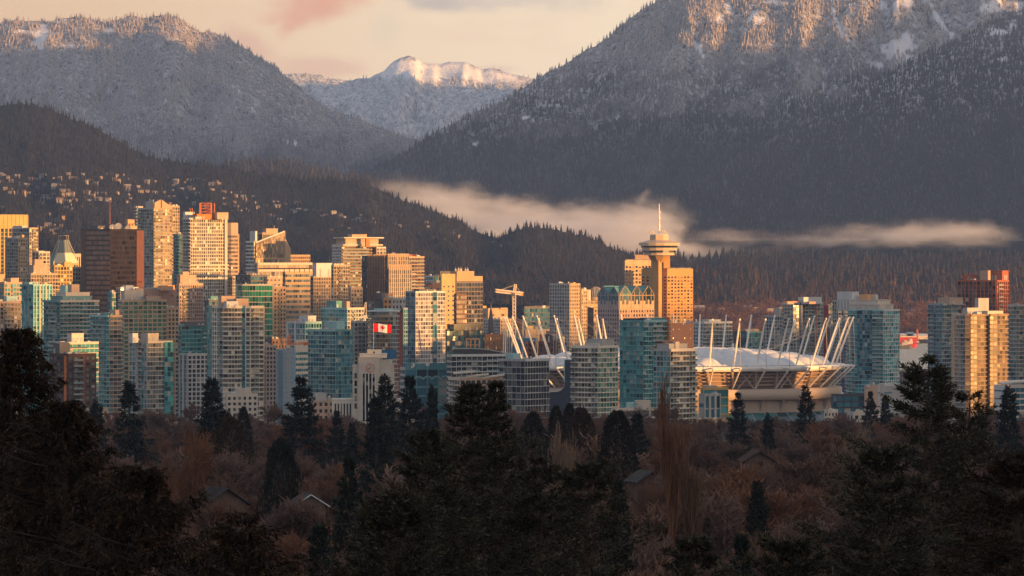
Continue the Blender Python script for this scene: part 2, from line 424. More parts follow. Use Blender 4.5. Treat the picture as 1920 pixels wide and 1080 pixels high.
mtL.build(M_rock)
x, y, z, px, py, sn = mtL.sample(21000, rngF, 10, 345, -30, 840)
keep = (rngF.random(len(x)) > sn*0.96) & (rngF.random(len(x)) > 1.6*(fbm(px/26+50, py/46+px/90, 4)-0.56)*(py < 230))
x, y, z, px, py = x[keep], y[keep], z[keep], px[keep], py[keep]
forest('woods', (x, y, z), rngF.uniform(10, 20, len(x))*(0.7+0.7*fbm(px/45, py/30, 3)), rngF.random(len(x)), np.clip((z-SNOWLINE+170)/300+1.3*(fbm(px/75+9, py/40+px/120, 4)-0.5)+0.1*rngF.normal(size=len(x))-0.16, 0.06, 0.85), M_snowtree, rng=rngF)

# right mountain, running out of the top of the picture
mtR = Mountain([(560,360),(680,326),(710,312),(740,297),(770,277),(800,257),(830,241),(860,226),(880,214),(905,207),(925,196),(950,187),(975,170),(1000,152),(1025,136),(1050,124),(1075,109),(1100,92),(1120,83),(1140,70),(1155,55),(1170,44),(1185,30),(1205,18),(1220,8),(1240,-2),(1265,-14),(1320,-34),(1420,-60),(1600,-85),(2050,-100)],
               [(560,428),(1000,432),(2050,440)], 14000, 12600, 560, 2050, 4, 100, 0.97, 170, 45, 2, 150)
mtR.patch(1686, 92, 38, 22, -0.7, 0.7); mtR.patch(1645, 122, 20, 8, -1.2); mtR.patch(1700, 75, 10, 16, 0.1)
for a in ((1563,25,4,26,0.15),(1575,55,4,24,0.3),(1588,70,3,10,0.2),(1750,20,5,28,0.4),(1765,45,7,22,0.5),(1785,70,8,12,0.2),(1700,5,12,10,0.0),(1655,8,9,14,0.3),
          (1680,12,6,18,-0.2),(1860,12,26,14,-0.6),(1910,10,14,8,0),(1425,40,14,12,-0.6),(1412,30,10,14,-0.5),(1395,55,14,5,-0.6),(1470,8,26,6,0),(1445,2,20,6,0),
          (1350,38,12,9,-0.5),(1365,15,7,14,0.2),(1310,90,10,9,0),(1320,105,8,5,0),(1302,80,6,5,0),(1545,140,3,10,0.1),(1544,162,3,12,0.1),(1550,178,4,10,0.3),(1155,222,4,3,0),(1160,215,3,4,0),
          (890,270,5,4,-1),(1870,60,22,8,0.4),(1900,50,10,7,0),(1880,118,8,5,0),(1890,110,6,4,0),(1820,215,6,2,0),(1050,195,6,5,-0.6),(1030,200,5,5,-0.6),(985,220,7,4,-1),(1000,225,4,4,0),(1090,170,6,4,0)):
    mtR.patch(*a)
mtR.build(M_rock)
x, y, z, px, py, sn = mtR.sample(36000, rngF, -15, 440, 660, 1950)
bare = (px > 1540) & (py < 60) & (fbm(px/22, py/14, 3) > 0.52)
keep = (rngF.random(len(x)) > sn*0.97) & (rngF.random(len(x)) > 2.2*(fbm(px/24+70-py/60, py/52, 4)-0.56)*(py < 240)) & ~(bare & (rngF.random(len(x)) < 0.8))
x, y, z, px, py = x[keep], y[keep], z[keep], px[keep], py[keep]
forest('woods', (x, y, z), rngF.uniform(9, 19, len(x))*(0.7+0.7*fbm(px/45+40, py/30, 3)), rngF.random(len(x)), np.clip((z-SNOWLINE-20+330*(fbm(px/80+py/160, py/50, 4)-0.5))/230+0.11*rngF.normal(size=len(x))-0.12, 0, 0.85)*(px < 1960), M_snowtree, rng=rngF)

# darker shoulder in front of it on the right
mtS = Mountain([(1180,440),(1250,372),(1320,325),(1400,280),(1500,232),(1560,196),(1620,165),(1660,140),(1700,118),(1740,98),(1780,84),(1820,60),(1860,40),(1900,24),(1930,14),(2050,-20)],
               [(1180,450),(2050,452)], 12500, 11200, 1200, 2050, 5, 70, 1.0, 110, 28, 3, 120)
for a in ((1868,60,26,9,0.5),(1900,48,9,7,0),(1880,113,9,6,-0.5),(1893,108,7,4,0),(1815,216,7,2,0),(1808,165,3,2,0)): mtS.patch(*a)
mtS.build(M_rock)
x, y, z, px, py, sn = mtS.sample(20000, rngF, 0, 450, 1200, 1950)
keep = (rngF.random(len(x)) > sn*0.95)
x, y, z, px, py = x[keep], y[keep], z[keep], px[keep], py[keep]
forest('woods', (x, y, z), rngF.uniform(9, 18, len(x)), rngF.random(len(x)), np.clip((z-SNOWLINE-160)/420+0.05*rngF.normal(size=len(x)), 0, 0.4), M_snowtree, rng=rngF)

# grey wooded ridge behind the near hill
mtM = Mountain([(380,316),(430,304),(460,300),(500,302),(545,305),(600,313),(650,327),(690,334),(740,345),(800,352)], [(380,400),(800,410)], 11800, 10900, 380, 800, 6, 20, 1.0, 60, 10, 5, 60)
mtM.build(M_hill, 'hill')
x, y, z, px, py, sn = mtM.sample(1500, rngF, 290, 380)
forest('woods', (x, y, z), rngF.uniform(12, 20, len(x)), rngF.random(len(x)), 0.12*rngF.random(len(x)), M_hilltree, rng=rngF)

# near hill on the left with houses on its flank
mtN = Mountain([(-120,196),(0,196),(30,196),(60,196),(85,202),(110,212),(150,228),(175,238),(200,253),(230,270),(262,290),(290,298),(320,304),(360,308),(400,310),(440,318),(480,324),(520,330),(560,336),(620,338),(660,338),(690,343),(715,356),(745,372),(775,384),(800,392),(830,402),(860,416),(890,430),(915,444),(935,448),(960,436),(985,426),(1010,423),(1040,430),(1080,438),(1110,446),(1140,462),(1200,480),(1300,500)],
               [(-120,545),(600,560),(1000,572),(1300,585)], [(-120,10000),(500,9700),(900,9300),(1300,9000)], 7300, -120, 1300, 5, 80, 0.85, 120, 14, 6, 110)
mtN.build(M_hill, 'hill')
x, y, z, px, py, sn = mtN.sample(20000, rngF, 150, 600, -40, 1290)
town = (py > 320+0.07*px) & (py < 440+0.02*px) & (px < 720)
keep = ~town | (rngF.random(len(x)) < 0.8)
x, y, z, px, py, town = [q[keep] for q in (x, y, z, px, py, town)]
forest('woods', (x, y, z), np.where(town, rngF.uniform(6, 15, len(x)), rngF.uniform(7.5, 16, len(x))), np.clip(rngF.random(len(x))*0.7+np.where(py > 400, 0.35, 0), 0, 1), 0*x, M_hilltree, rng=rngF)

# wooded north shore, rising gently behind the water
mtT = Mountain([(500,520),(900,510),(1060,496),(1130,492),(1200,484),(1250,486),(1300,494),(1340,492),(1380,482),(1450,486),(1550,484),(1700,488),(1800,486),(2050,486)],
               [(500,640),(2050,640)], 10200, 6950, 500, 2050, 6, 60, 1.0, 100, 6, 7, 120)
mtT.build(M_hill, 'hill')
x, y, z, px, py, sn = mtT.sample(13000, rngF, 440, 640, 540, 1960)
low = (py > 572+8*fbm(px/40, px*0, 2))
keep = ~low
forest('woods', (x[keep], y[keep], z[keep]), rngF.uniform(12, 25, keep.sum())*np.clip(1.25-0.3*(py[keep] > 540), 0, 2), np.clip((py[keep]-500)/90*0.9+0.25*rngF.normal(size=keep.sum()), 0, 1), 0*x[keep],  # browner downhill: warm light on the lower trees put into the tint
       tree_mat('shore_conifer_needles', (0.026, 0.025, 0.022), (0.078, 0.046, 0.030)), rng=rngF)
sel = low & (py < 632) & (rngF.random(len(x)) < 0.95)
forest('shore_thicket', (x[sel], y[sel], z[sel]), rngF.uniform(9, 17, sel.sum()), rngF.random(sel.sum()), 0*x[sel],
       tree_mat('bare_shore_twigs', (0.10, 0.055, 0.038), (0.16, 0.084, 0.050)), PUFF, 1.1, rng=rngF)

# ------------------------------------------------------------------ ridges added to the east, out of view, shaped to keep the sun off part of the view
TS = tan(SUN_EL)
def ridge(name, u, h, S0, width, m, foot=5.0):
    """an unseen ridge added across the sun's path at distance S0 along it; h = height of the sun's grazing plane taken back to s = 0"""
    C = np.stack([SUNH[0]*S0+PERP[0]*u, SUNH[1]*S0+PERP[1]*u, h+S0*TS], -1)
    rows = [np.stack([C[:, 0]+SUNH[0]*s*width, C[:, 1]+SUNH[1]*s*width, foot+(C[:, 2]-foot)*k], -1) for s, k in ((-1, 0), (-0.5, 0.55), (-0.2, 0.85), (0, 1), (0.25, 0.8), (0.6, 0.5), (1, 0))]
    G = np.stack(rows); r, c = G.shape[:2]; idx = np.arange(r*c).reshape(r, c)
    Q = np.stack([idx[:-1, :-1], idx[1:, :-1], idx[1:, 1:], idx[:-1, 1:]], -1).reshape(-1, 4)
    o = npmesh(name, G.reshape(-1, 3), Q, m, attrs={'snow': ('POINT', np.zeros(r*c))}, smooth=True); o['kind'] = 'structure'
def inpoly(px, py, poly):
    c = np.zeros(px.shape, bool)
    for (x1, y1), (x2, y2) in zip(poly, poly[1:]+poly[:1]):
        c ^= ((y1 > py) != (y2 > py)) & (px < (x2-x1)*(py-y1)/(y2-y1+1e-9)+x1)
    return c
def fit_shade_range(mt, polys, dist, u0, u1, width=1300, bin=45.0, dark=None, ease=70.0):
    """an added, unseen range whose crest is shaped to let the sun reach just the parts of a slope that are lit in the photograph"""
    P = np.broadcast_to(mt.p[None, :], mt.py.shape); lit = np.zeros(P.shape, bool)
    for pl in polys: lit |= inpoly(P, mt.py, pl)
    ok = (mt.py > -60) & (P > -60) & (P < 1960)
    x, y, z, lit = mt.Xw[ok], mt.Y[ok], mt.Z[ok]+8, lit[ok]
    if dark is not None:
        k = dark.py < 430; x, y, z, lit = [np.concatenate(q) for q in ((x, dark.Xw[k]), (y, dark.Y[k]), (z, dark.Z[k]+25), (lit, np.zeros(k.sum(), bool)))]
    s = x*SUNH[0]+y*SUNH[1]; u = x*PERP[0]+y*PERP[1]; H = z-s*TS
    us = np.arange(u.min(), u.max()+bin, bin); hs = []
    for a in us:
        k = abs(u-a) < bin; a_l, a_u = H[k & lit], H[k & ~lit]
        if len(a_l) == 0: hs.append(a_u.max()+15 if len(a_u) else np.nan); continue
        c = np.sort(np.concatenate([a_l, a_u]))[::3]; e = [(a_l < t).sum()*1.5+(a_u > t).sum() for t in c]; hs.append(c[int(np.argmin(e))]-ease)
    hs = np.array(hs); good = ~np.isnan(hs); hs = np.interp(us, us[good], hs[good])
    k = (us > u0) & (us < u1); us, hs = us[k], hs[k]
    S0 = float(np.mean(mt.Xw*SUNH[0]+mt.Y*SUNH[1]))+dist
    ridge('mountain', us, hs, S0, width, M_rock)  # added only to shade the slope; stands out of view
fit_shade_range(mtR, [[(1135,88),(1150,72),(1172,46),(1190,28),(1210,14),(1235,-10),(1260,-40),(1620,-90),(1560,-20),(1520,4),(1480,18),(1450,30),(1425,42),(1400,44),(1370,52),(1345,62),(1310,64),(1300,58),(1262,68),(1225,78),(1180,84)]], 4500, 9000, 11950, dark=mtS)
fit_shade_range(mtL, [[(-60,20),(0,36),(30,36),(48,40),(60,55),(52,66),(20,70),(-60,72)], [(190,72),(215,60),(262,40),(280,28),(335,28),(345,44),(330,62),(290,66),(255,80),(225,80)], [(60,50),(95,46),(85,80),(70,90),(60,76)]], 4000, 12050, 13700)
fit_shade_range(mtF, [[(700,140),(740,105),(775,100),(850,112),(920,125),(1000,150),(980,172),(930,160),(880,150),(820,142),(760,140)], [(735,172),(800,180),(830,190),(870,178),(930,178),(905,196),(850,200),(795,212),(770,205)]], 5000, 19700, 21300)
CITY_SHADE_RIDGE = [(-2500,340),(0,330),(1250,230),(1456,185),(1700,190),(1861,200),(1956,212),(2059,218),(2140,205),(2207,190),(2250,218),(2308,226),(2391,246),(2500,250),(2616,282),(2690,282),(2740,240),(2775,172),(2829,158),(2870,154),(2910,170),(2980,240),(3100,285),(3213,290),(3300,262),(3372,238),(3433,236),(3537,253),(3800,262),(4052,267),(4400,255),(4800,60),(5500,20)]
_u = np.arange(-2500, 5500, 30.0); _h = np.interp(_u, *np.array(CITY_SHADE_RIDGE, float).T)+7*(fbm(_u/90, _u*0+2.2, 4)-0.5)
ridge('hill', _u, _h, 1500.0, 640, M_hill)  # unseen ridge added to shade the lower city and foreground

# ------------------------------------------------------------------ city: wall and glass kinds
CREAM = mat('cream_concrete', (0.40, 0.30, 0.205), 0.85, 0.2, 0.08, 0.1, streak=True)
PINKW = mat('pinkish_stucco', (0.40, 0.29, 0.225), 0.85, 0.2, 0.08, 0.1, streak=True)
WHITE = mat('white_painted_concrete', (0.50, 0.455, 0.40), 0.8, 0.2, 0.07, 0.1, streak=True)
LITW = mat('sunlit_white_render', (0.62, 0.57, 0.50), 0.8, 0.2, 0.07, 0.1, streak=True)  # soft sunlight put into this white, for towers standing in shade
GREYC = mat('grey_concrete', (0.36, 0.36, 0.36), 0.85, 0.2, 0.10, 0.1, streak=True)
LGREY = mat('light_grey_panel', (0.50, 0.52, 0.54), 0.7, 0.3, 0.06, 0.1)
DGREY = mat('dark_grey_panel', (0.10, 0.10, 0.11), 0.7, 0.3, 0.10, 0.1)
TEALP = mat('teal_spandrel', (0.080, 0.24, 0.265), 0.4, 0.5, 0.10, 0.1)
LTEAL = mat('pale_teal_panel', (0.26, 0.46, 0.48), 0.5, 0.4, 0.06, 0.1)
BLUEP = mat('blue_grey_panel', (0.17, 0.24, 0.30), 0.45, 0.5, 0.08, 0.1)
TAN = mat('tan_stone', (0.42, 0.295, 0.175), 0.85, 0.2, 0.08, 0.1, streak=True)
ORANGE = mat('orange_stone', (0.62, 0.33, 0.16), 0.85, 0.2, 0.08, 0.1, streak=True)
YELLOW = mat('yellow_ochre_wall', (0.47, 0.32, 0.12), 0.85, 0.2, 0.08, 0.1)
BROWN = mat('brown_cladding', (0.11, 0.062, 0.042), 0.6, 0.4, 0.12, 0.1)
BRICK = mat('dark_brick', (0.085, 0.055, 0.045), 0.9, 0.1, 0.15, 0.3)
RED = mat('rust_red_steel', (0.32, 0.10, 0.05), 0.7, 0.3, 0.12, 0.2)
MAROON = mat('maroon_panel', (0.055, 0.022, 0.030), 0.6, 0.3, 0.1, 0.1)
CRIMSON = mat('crimson_panel', (0.30, 0.015, 0.045), 0.6, 0.3, 0.06, 0.1)
NAVY = mat('navy_panel', (0.022, 0.030, 0.048), 0.5, 0.4, 0.1, 0.1)
NAVY2 = mat('blue_frame_panel', (0.02, 0.05, 0.16), 0.5, 0.4, 0.1, 0.1)
RUST = mat('rust_orange_panel', (0.55, 0.17, 0.04), 0.75, 0.2, 0.1, 0.2)
COPPER = mat('green_copper_roof', (0.10, 0.26, 0.24), 0.7, 0.3, 0.12, 0.15)
ROOFG = mat('gravel_roof', (0.20, 0.19, 0.18), 0.95, 0.1, 0.2, 0.2)
STEEL = mat('pale_steel', (0.55, 0.54, 0.52), 0.5, 0.5, 0.06, 0.2)
GT = glass('teal', (0.048, 0.215, 0.235), lit=0.0)
GT2 = glass('deep_teal', (0.018, 0.118, 0.135), lit=0.0)
GB = glass('blue', (0.030, 0.112, 0.155), lit=0.0)
GD_ = glass('dark', (0.022, 0.028, 0.033), 0.5, 2.6, pb=0.06, lit=0.0)
GG = glass('green', (0.030, 0.120, 0.085), lit=0.0)
GS = glass('grey', (0.10, 0.125, 0.13), 0.25, 1.6, pb=0.10, rough=0.25, spec=0.4, lit=0.0)
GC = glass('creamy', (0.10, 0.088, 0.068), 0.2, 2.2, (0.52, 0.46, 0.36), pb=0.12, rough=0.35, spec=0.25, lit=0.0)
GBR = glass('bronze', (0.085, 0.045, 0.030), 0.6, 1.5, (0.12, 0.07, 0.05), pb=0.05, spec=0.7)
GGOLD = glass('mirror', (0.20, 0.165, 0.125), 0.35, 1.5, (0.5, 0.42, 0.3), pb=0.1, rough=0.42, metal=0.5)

def S(wall, gl, fh=3.0, bay=3.2, hs=0.3, ws=0.12, hp=0.18, vp=0.1, bal=(), balm=None, fin=False, par=1.2, skip=()):
    return dict(wall=wall, gl=gl, fh=fh, bay=bay, hs=hs, ws=ws, hp=hp, vp=vp, bal=bal, balm=balm, fin=fin, par=par, skip=skip)
def punched(wall, gl=GD_, fh=3.2, bay=3.0, hs=0.48, ws=0.48, **k): return S(wall, gl, fh, bay, hs, ws, 0.25, 0.22, **k)
def curtain(wall, gl, fh=3.4, bay=1.8, hs=0.16, ws=0.08, **k): return S(wall, gl, fh, bay, hs, ws, 0.12, 0.08, **k)
def slabs(wall, gl, fh=2.9, bay=3.0, hs=0.22, ws=0.08, hp=1.1, **k): return S(wall, gl, fh, bay, hs, ws, hp, 0.08, **k)
def bands(wall, gl, fh=3.6, bay=2.0, hs=0.42, ws=0.05, **k): return S(wall, gl, fh, bay, hs, ws, 0.22, 0.05, **k)
def fins(wall, gl, fh=3.6, bay=2.2, hs=0.12, ws=0.4, **k): return S(wall, gl, fh, bay, hs, ws, 0.05, 0.5, **k)
def grid(wall, gl, fh=3.0, bay=2.8, hs=0.26, ws=0.22, **k): return S(wall, gl, fh, bay, hs, ws, 0.28, 0.24, **k)

NEAR = [False]
def facade(mg, mw, mbal, o, d, n, w, z0, z1, st):
    """one side of a building: panes into mg, frame into mw, balconies into mbal"""
    nf = max(1, int(round((z1-z0)/st['fh']))); fh = (z1-z0)/nf
    nb = max(1, int(round(w/st['bay']))); bw = w/nb
    q = lambda u, p, z: (o[0]+d[0]*u+n[0]*p, o[1]+d[1]*u+n[1]*p, z)
    colr = np.random.default_rng(int(abs(o[0]*13+o[1]*7)+w*10)).random(nb)
    for i in range(nf):
        fr = random.random()*0.25
        for j in range(nb):
            r = random.random()
            if random.random() < 0.35: r = 0.25+0.5*(0.55*colr[j]+0.45*fr*4)
            mg.face([q(j*bw, 0, z0+i*fh), q((j+1)*bw, 0, z0+i*fh), q((j+1)*bw, 0, z0+(i+1)*fh), q(j*bw, 0, z0+(i+1)*fh)], min(r, 0.999))
    for i in range(nf+1):
        a = z0+i*fh-st['hs']*fh*0.5; b = a+st['hs']*fh
        if i == 0: a = z0
        if i == nf: a = z1-st['hs']*fh*0.5; b = z1+st['par']
        mw.slab(o, d, n, 0, w, a, b, 0, st['hp'])
    for j in range(nb+1):
        c = j*bw; a = max(0, c-st['ws']*bw/2); b = min(w, c+st['ws']*bw/2)
        mw.slab(o, d, n, a, b, z0, z1+st['par']-0.35, 0, st['vp'])
    for (u0, u1) in st['bal']:
        u0, u1 = u0*w, u1*w; mbal.append((MB(), MB())); sl_, rl_ = mbal[-1]
        for i in range(1, nf):
            z = z0+i*fh
            if NEAR[0] and i > 1: mbal.append((MB(), MB())); sl_, rl_ = mbal[-1]
            sl_.slab(o, d, n, u0, u1, z-0.16, z+0.16, st['hp']+0.02, 1.5)
            rl_.slab(o, d, n, u0+0.05, u1-0.05, z+0.16, z+1.1, 1.38, 1.46)
RAIL = glass('rail', (0.16, 0.22, 0.23), 0.6, 1.3, (0.3, 0.33, 0.33), pb=0.05, rough=0.2)
class Tower:
    def __init__(s, label, xl, xc, xr, yt, D, L, Rr, th=45, depth=None, zb=None, name='apartment_tower', cat='building', back=CREAM, roof=ROOFG, group=None, pts=None, sides=None):
        s.D, s.th = D, R_(th)
        C = np.array([X(xc, D), D]); a = (xc-xl)*D/F/max(cos(s.th), 0.05); b = (xr-xc)*D/F/max(sin(s.th), 0.05)
        if xc <= xl: a = depth or 20.0
        if xr <= xc: b = depth or 20.0
        dl = np.array([-cos(s.th), sin(s.th)]); dr = np.array([sin(s.th), cos(s.th)])
        s.C, s.a, s.b, s.dl, s.dr = C, a, b, dl, dr
        s.z1 = Zy(yt, D); s.z0 = ground(D)-2 if zb is None else zb
        s.xl, s.xc, s.xr = xl, xc, xr
        s.root = thing(name, label, cat, (C[0], C[1], s.z0), group)
        s.loc = (C[0], C[1], s.z0)
        if pts is None:
            ring = [C+dl*a, C, C+dr*b, C+dr*b+dl*a]; st = [L, Rr, None, None]
        else:       # a plan given as points left to right along the visible front: (px, metres behind D)
            fr = [np.array([X(p, D+q), D+q]) for p, q in pts]
            dd = depth or 18.0
            ring = fr+[fr[-1]+np.array([0, dd]), fr[0]+np.array([0, dd])]; st = list(sides)+[None, None, None]
        s.ring = ring
        s.center = np.mean(ring, axis=0)
        n = len(ring); groups = {}; run = 0
        bw = MB()
        for i in range(n):
            p, q = ring[i], ring[(i+1) % n]; w = np.linalg.norm(q-p)
            if w < 0.01: continue
            d = (q-p)/w; nn = np.array([d[1], -d[0]])
            if st[i] is None:
                bw.face([(p[0], p[1], s.z0), (q[0], q[1], s.z0), (q[0], q[1], s.z1+0.8), (p[0], p[1], s.z1+0.8)])
                nf = max(1, int((s.z1-s.z0)/9))
                for k in range(nf): bw.slab(p, d, nn, 0.2, w-0.2, s.z0+k*9+7, s.z0+k*9+8, 0, 0.2)
                continue
            if i and st[i] is not st[i-1]: run += 1
            g = groups.setdefault((run, id(st[i])), (st[i], MB(), MB(), []))
            NEAR[0] = D < 3050
            facade(g[1], g[2], g[3], p, d, nn, w, s.z0, s.z1, st[i])
        for sti, mg, mw, mbal in groups.values():
            mg.build('glazing', sti['gl'], s.root, s.loc, rnd=True)
            mw.build('wall_frame', sti['wall'], s.root, s.loc)
            for b_, c_ in mbal: k_ = b_.build('balcony' if D < 3050 else 'balcony_stack', sti['balm'] or sti['wall'], s.root, s.loc); c_.build('balcony_railing', RAIL, k_, s.loc, rnd=True)
        if bw.f: bw.build('rear_wall', back, s.root, s.loc)
        rf = MB(); rf.face([(p[0], p[1], s.z1+0.1) for p in ring]); rf.build('roof', roof, s.root, s.loc)
        s.ztop = s.z1
    def px_at(s, frac): return s.xl+(s.xr-s.xl)*frac
    def foot(s, px0, px1, off=0.0):
        """a plan on the roof seen between two columns, turned like the tower"""
        cpx = s.C[0]*0
        ce = s.center; Dc = ce[1]+off
        ratio = (s.xc-s.xl)/max(1e-6, (s.xr-s.xl)); 
        if s.xc <= s.xl or s.xr <= s.xc:
            w = (px1-px0)*Dc/F; mid = X((px0+px1)/2, Dc); dp = min(w, 10.0)
            return [np.array([mid-w/2, Dc-dp/2]), np.array([mid+w/2, Dc-dp/2]), np.array([mid+w/2, Dc+dp/2]), np.array([mid-w/2, Dc+dp/2])]
        ratio = min(0.8, max(0.2, ratio)); pc = px0+(px1-px0)*ratio
        a = (pc-px0)*Dc/F/max(0.3, cos(s.th)); b = (px1-pc)*Dc/F/max(0.3, sin(s.th))
        k = np.array([0, -(a*s.dl[1]+b*s.dr[1])/2])
        c0 = np.array([X(pc, Dc), Dc])+k
        c0[0] = X(pc, c0[1])
        return [c0+s.dl*a, c0, c0+s.dr*b, c0+s.dl*a+s.dr*b]
    def box(s, px0, px1, yt, m=LGREY, name='plant_room', zb=None, off=0.0, trim=True, louvre=False):
        r = s.foot(px0, px1, off); Dn = min(p[1] for p in r); z1 = Zy(yt, Dn); z0 = s.ztop if zb is None else zb
        if z1 < z0+0.5: z1 = z0+0.5
        mb = MB(); mb.hexa([(p[0], p[1], z0) for p in r], [(p[0], p[1], z1) for p in r])
        if trim:
            c = np.mean(r, axis=0); o = [c+(p-c)*1.04 for p in r]
            mb.hexa([(p[0], p[1], z1+0.003) for p in o], [(p[0], p[1], z1+0.35) for p in o])
        h = z1-z0; doors = []
        for i in range(2):          # doors and louvres on each seen side
            p, q = r[i], r[i+1]; w = np.linalg.norm(q-p)
            if w > 4 and h > 2.5:
                d = (q-p)/w; nn = np.array([d[1], -d[0]])
                for k in range(int(w/3)):
                    if random.random() < 0.5: dm = MB(); dm.slab(p, d, nn, k*3+0.6, k*3+2.2, z0+0.4, z0+h*0.6, 0, 0.12); doors.append(dm)
        o = mb.build(name, m, s.root, s.loc)
        for dm in doors: dm.build('louvre_door', GREYC, o, s.loc)
        return s
    def ant(s, px, ytop, r=0.25, m=STEEL, name='antenna', off=0.0, ybot=None):
        Dc = s.center[1]+off; mb = MB(); x = X(px, Dc)
        mb.tube((x, Dc, s.ztop if ybot is None else Zy(ybot, Dc)), (x, Dc, Zy(ytop, Dc)), r, r*0.5, 6); mb.build(name, m, s.root, s.loc); return s
    def clutter(s, n=6, hmax=2.5):
        """air handlers and vents on the roof"""
        ce = s.center
        for i in range(n):
            a, b = random.uniform(0.15, 0.85), random.uniform(0.15, 0.85)
            if len(s.ring) == 4: p = s.C+s.dl*s.a*a+s.dr*s.b*b
            else: p = ce+(np.array(s.ring[random.randrange(len(s.ring))])-ce)*random.uniform(0.1, 0.6)
            mb = MB(); h = random.uniform(0.8, hmax)
            if random.random() < 0.6: mb.box((p[0], p[1], s.ztop+h/2), (random.uniform(1.5, 4), random.uniform(1.2, 3), h), s.th); mb.box((p[0], p[1], s.ztop+h+0.15), (1.2, 1.2, 0.3), s.th)
            else: mb.tube((p[0], p[1], s.ztop), (p[0], p[1], s.ztop+h), 0.5, 0.5, 8); mb.tube((p[0], p[1], s.ztop+h), (p[0], p[1], s.ztop+h+0.5), 0.9, 0.2, 8)
            mb.build('roof_vent', random.choice([LGREY, STEEL, WHITE, GREYC]), s.root, s.loc)
        return s
    def strip(s, side, u0, u1, m, z0f=0.0, z1f=1.0, p=0.9, name='colour_strip', up=0.0):
        """a vertical coloured blade on a face"""
        p0, p1 = s.ring[side], s.ring[side+1]; w = np.linalg.norm(p1-p0); d = (p1-p0)/w; nn = np.array([d[1], -d[0]])
        mb = MB(); H = s.z1-s.z0; za, zb = s.z0+H*z0f, s.z0+H*z1f+up
        if m in GLASS.values():          # a bay of panes with thin bars between the storeys
            n = max(1, int((zb-za)/3.0)); nc = max(1, int((u1-u0)*w/2.2)); fh = (zb-za)/n; cw = (u1-u0)*w/nc
            q = lambda u, pr, z: (p0[0]+d[0]*u+nn[0]*pr, p0[1]+d[1]*u+nn[1]*pr, z)
            for i in range(n):
                for j in range(nc): a, b = u0*w+j*cw, u0*w+(j+1)*cw; mb.face([q(a, p, za+i*fh), q(b, p, za+i*fh), q(b, p, za+(i+1)*fh), q(a, p, za+(i+1)*fh)])
            mb.slab(p0, d, nn, u0*w, u1*w, zb, zb+0.4, 0.0, p+0.1)
            fr = MB()
            for i in range(n): fr.slab(p0, d, nn, u0*w, u1*w, za+i*fh, za+i*fh+0.35, p-0.2, p+0.12)
            fr.slab(p0, d, nn, u0*w-0.2, u0*w, za, zb, 0, p+0.1); fr.slab(p0, d, nn, u1*w, u1*w+0.2, za, zb, 0, p+0.1); fr.build('bay_frame', TEALP, s.root, s.loc)
        else: mb.slab(p0, d, nn, u0*w, u1*w, za, zb, 0.0, p)
        mb.build(name, m, s.root, s.loc, rnd=True); return s
    def dish(s, px, py, r=1.6, off=0.0):
        Dc = s.center[1]+off; x, z = X(px, Dc), Zy(py, Dc); mb = MB()
        ax = np.array([-0.3, -0.85, 0.42]); ax /= np.linalg.norm(ax); c = np.array([x, Dc, z])
        mb.tube(c-ax*0.5, c+ax*0.1, 0.3*r, r, 14); mb.tube(c+ax*0.1, c+ax*0.35, r, r*1.02, 14, cap=False)
        mb.tube((x, Dc, s.ztop), c-ax*0.4, 0.18, 0.18, 6); mb.tube(c, c+ax*r, 0.08, 0.08, 4)
        mb.build('satellite_dish', WHITE, s.root, s.loc); return s
# ------------------------------------------------------------------ city: the towers, back row first
# far left
T = Tower('wide hotel block with flat orange-gold top and white fins at left edge', -70, -30, 45, 428, 4900, fins(WHITE, GD_, ws=0.35), fins(YELLOW, GD_, 4.0, 5.0, ws=0.3, par=14.0), name='hotel_block', depth=40)
T.box(-20, 13, 416, ORANGE)
Tower('grey glass tower with gold lit right side behind the far left condos', 19, 55, 70, 429, 4500, curtain(GREYC, GS), grid(CREAM, GC, bay=2.6, bal=((0.3, 0.7),))).box(22, 50, 424, LGREY).clutter(4)
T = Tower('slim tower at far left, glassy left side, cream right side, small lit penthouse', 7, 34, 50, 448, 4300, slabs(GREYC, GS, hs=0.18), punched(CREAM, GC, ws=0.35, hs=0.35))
T.box(34, 45, 441, YELLOW, 'penthouse'); T.box(20, 36, 445, GREYC, off=4); T.clutter(3)
Tower('small cream block with wide white balconies left of the glass pyramid', 60, 66, 91, 474, 4150, grid(PINKW, GS), grid(WHITE, GC, 3.2, 3.8, bal=((0.1, 0.5),))).box(68, 82, 471, WHITE)
T = Tower('yellow walled office with arched crown carrying a glass pyramid roof', 90, 100, 143, 496, 4500, curtain(TEALP, GT), grid(YELLOW, GC, 3.2, 3.0), name='office_building')
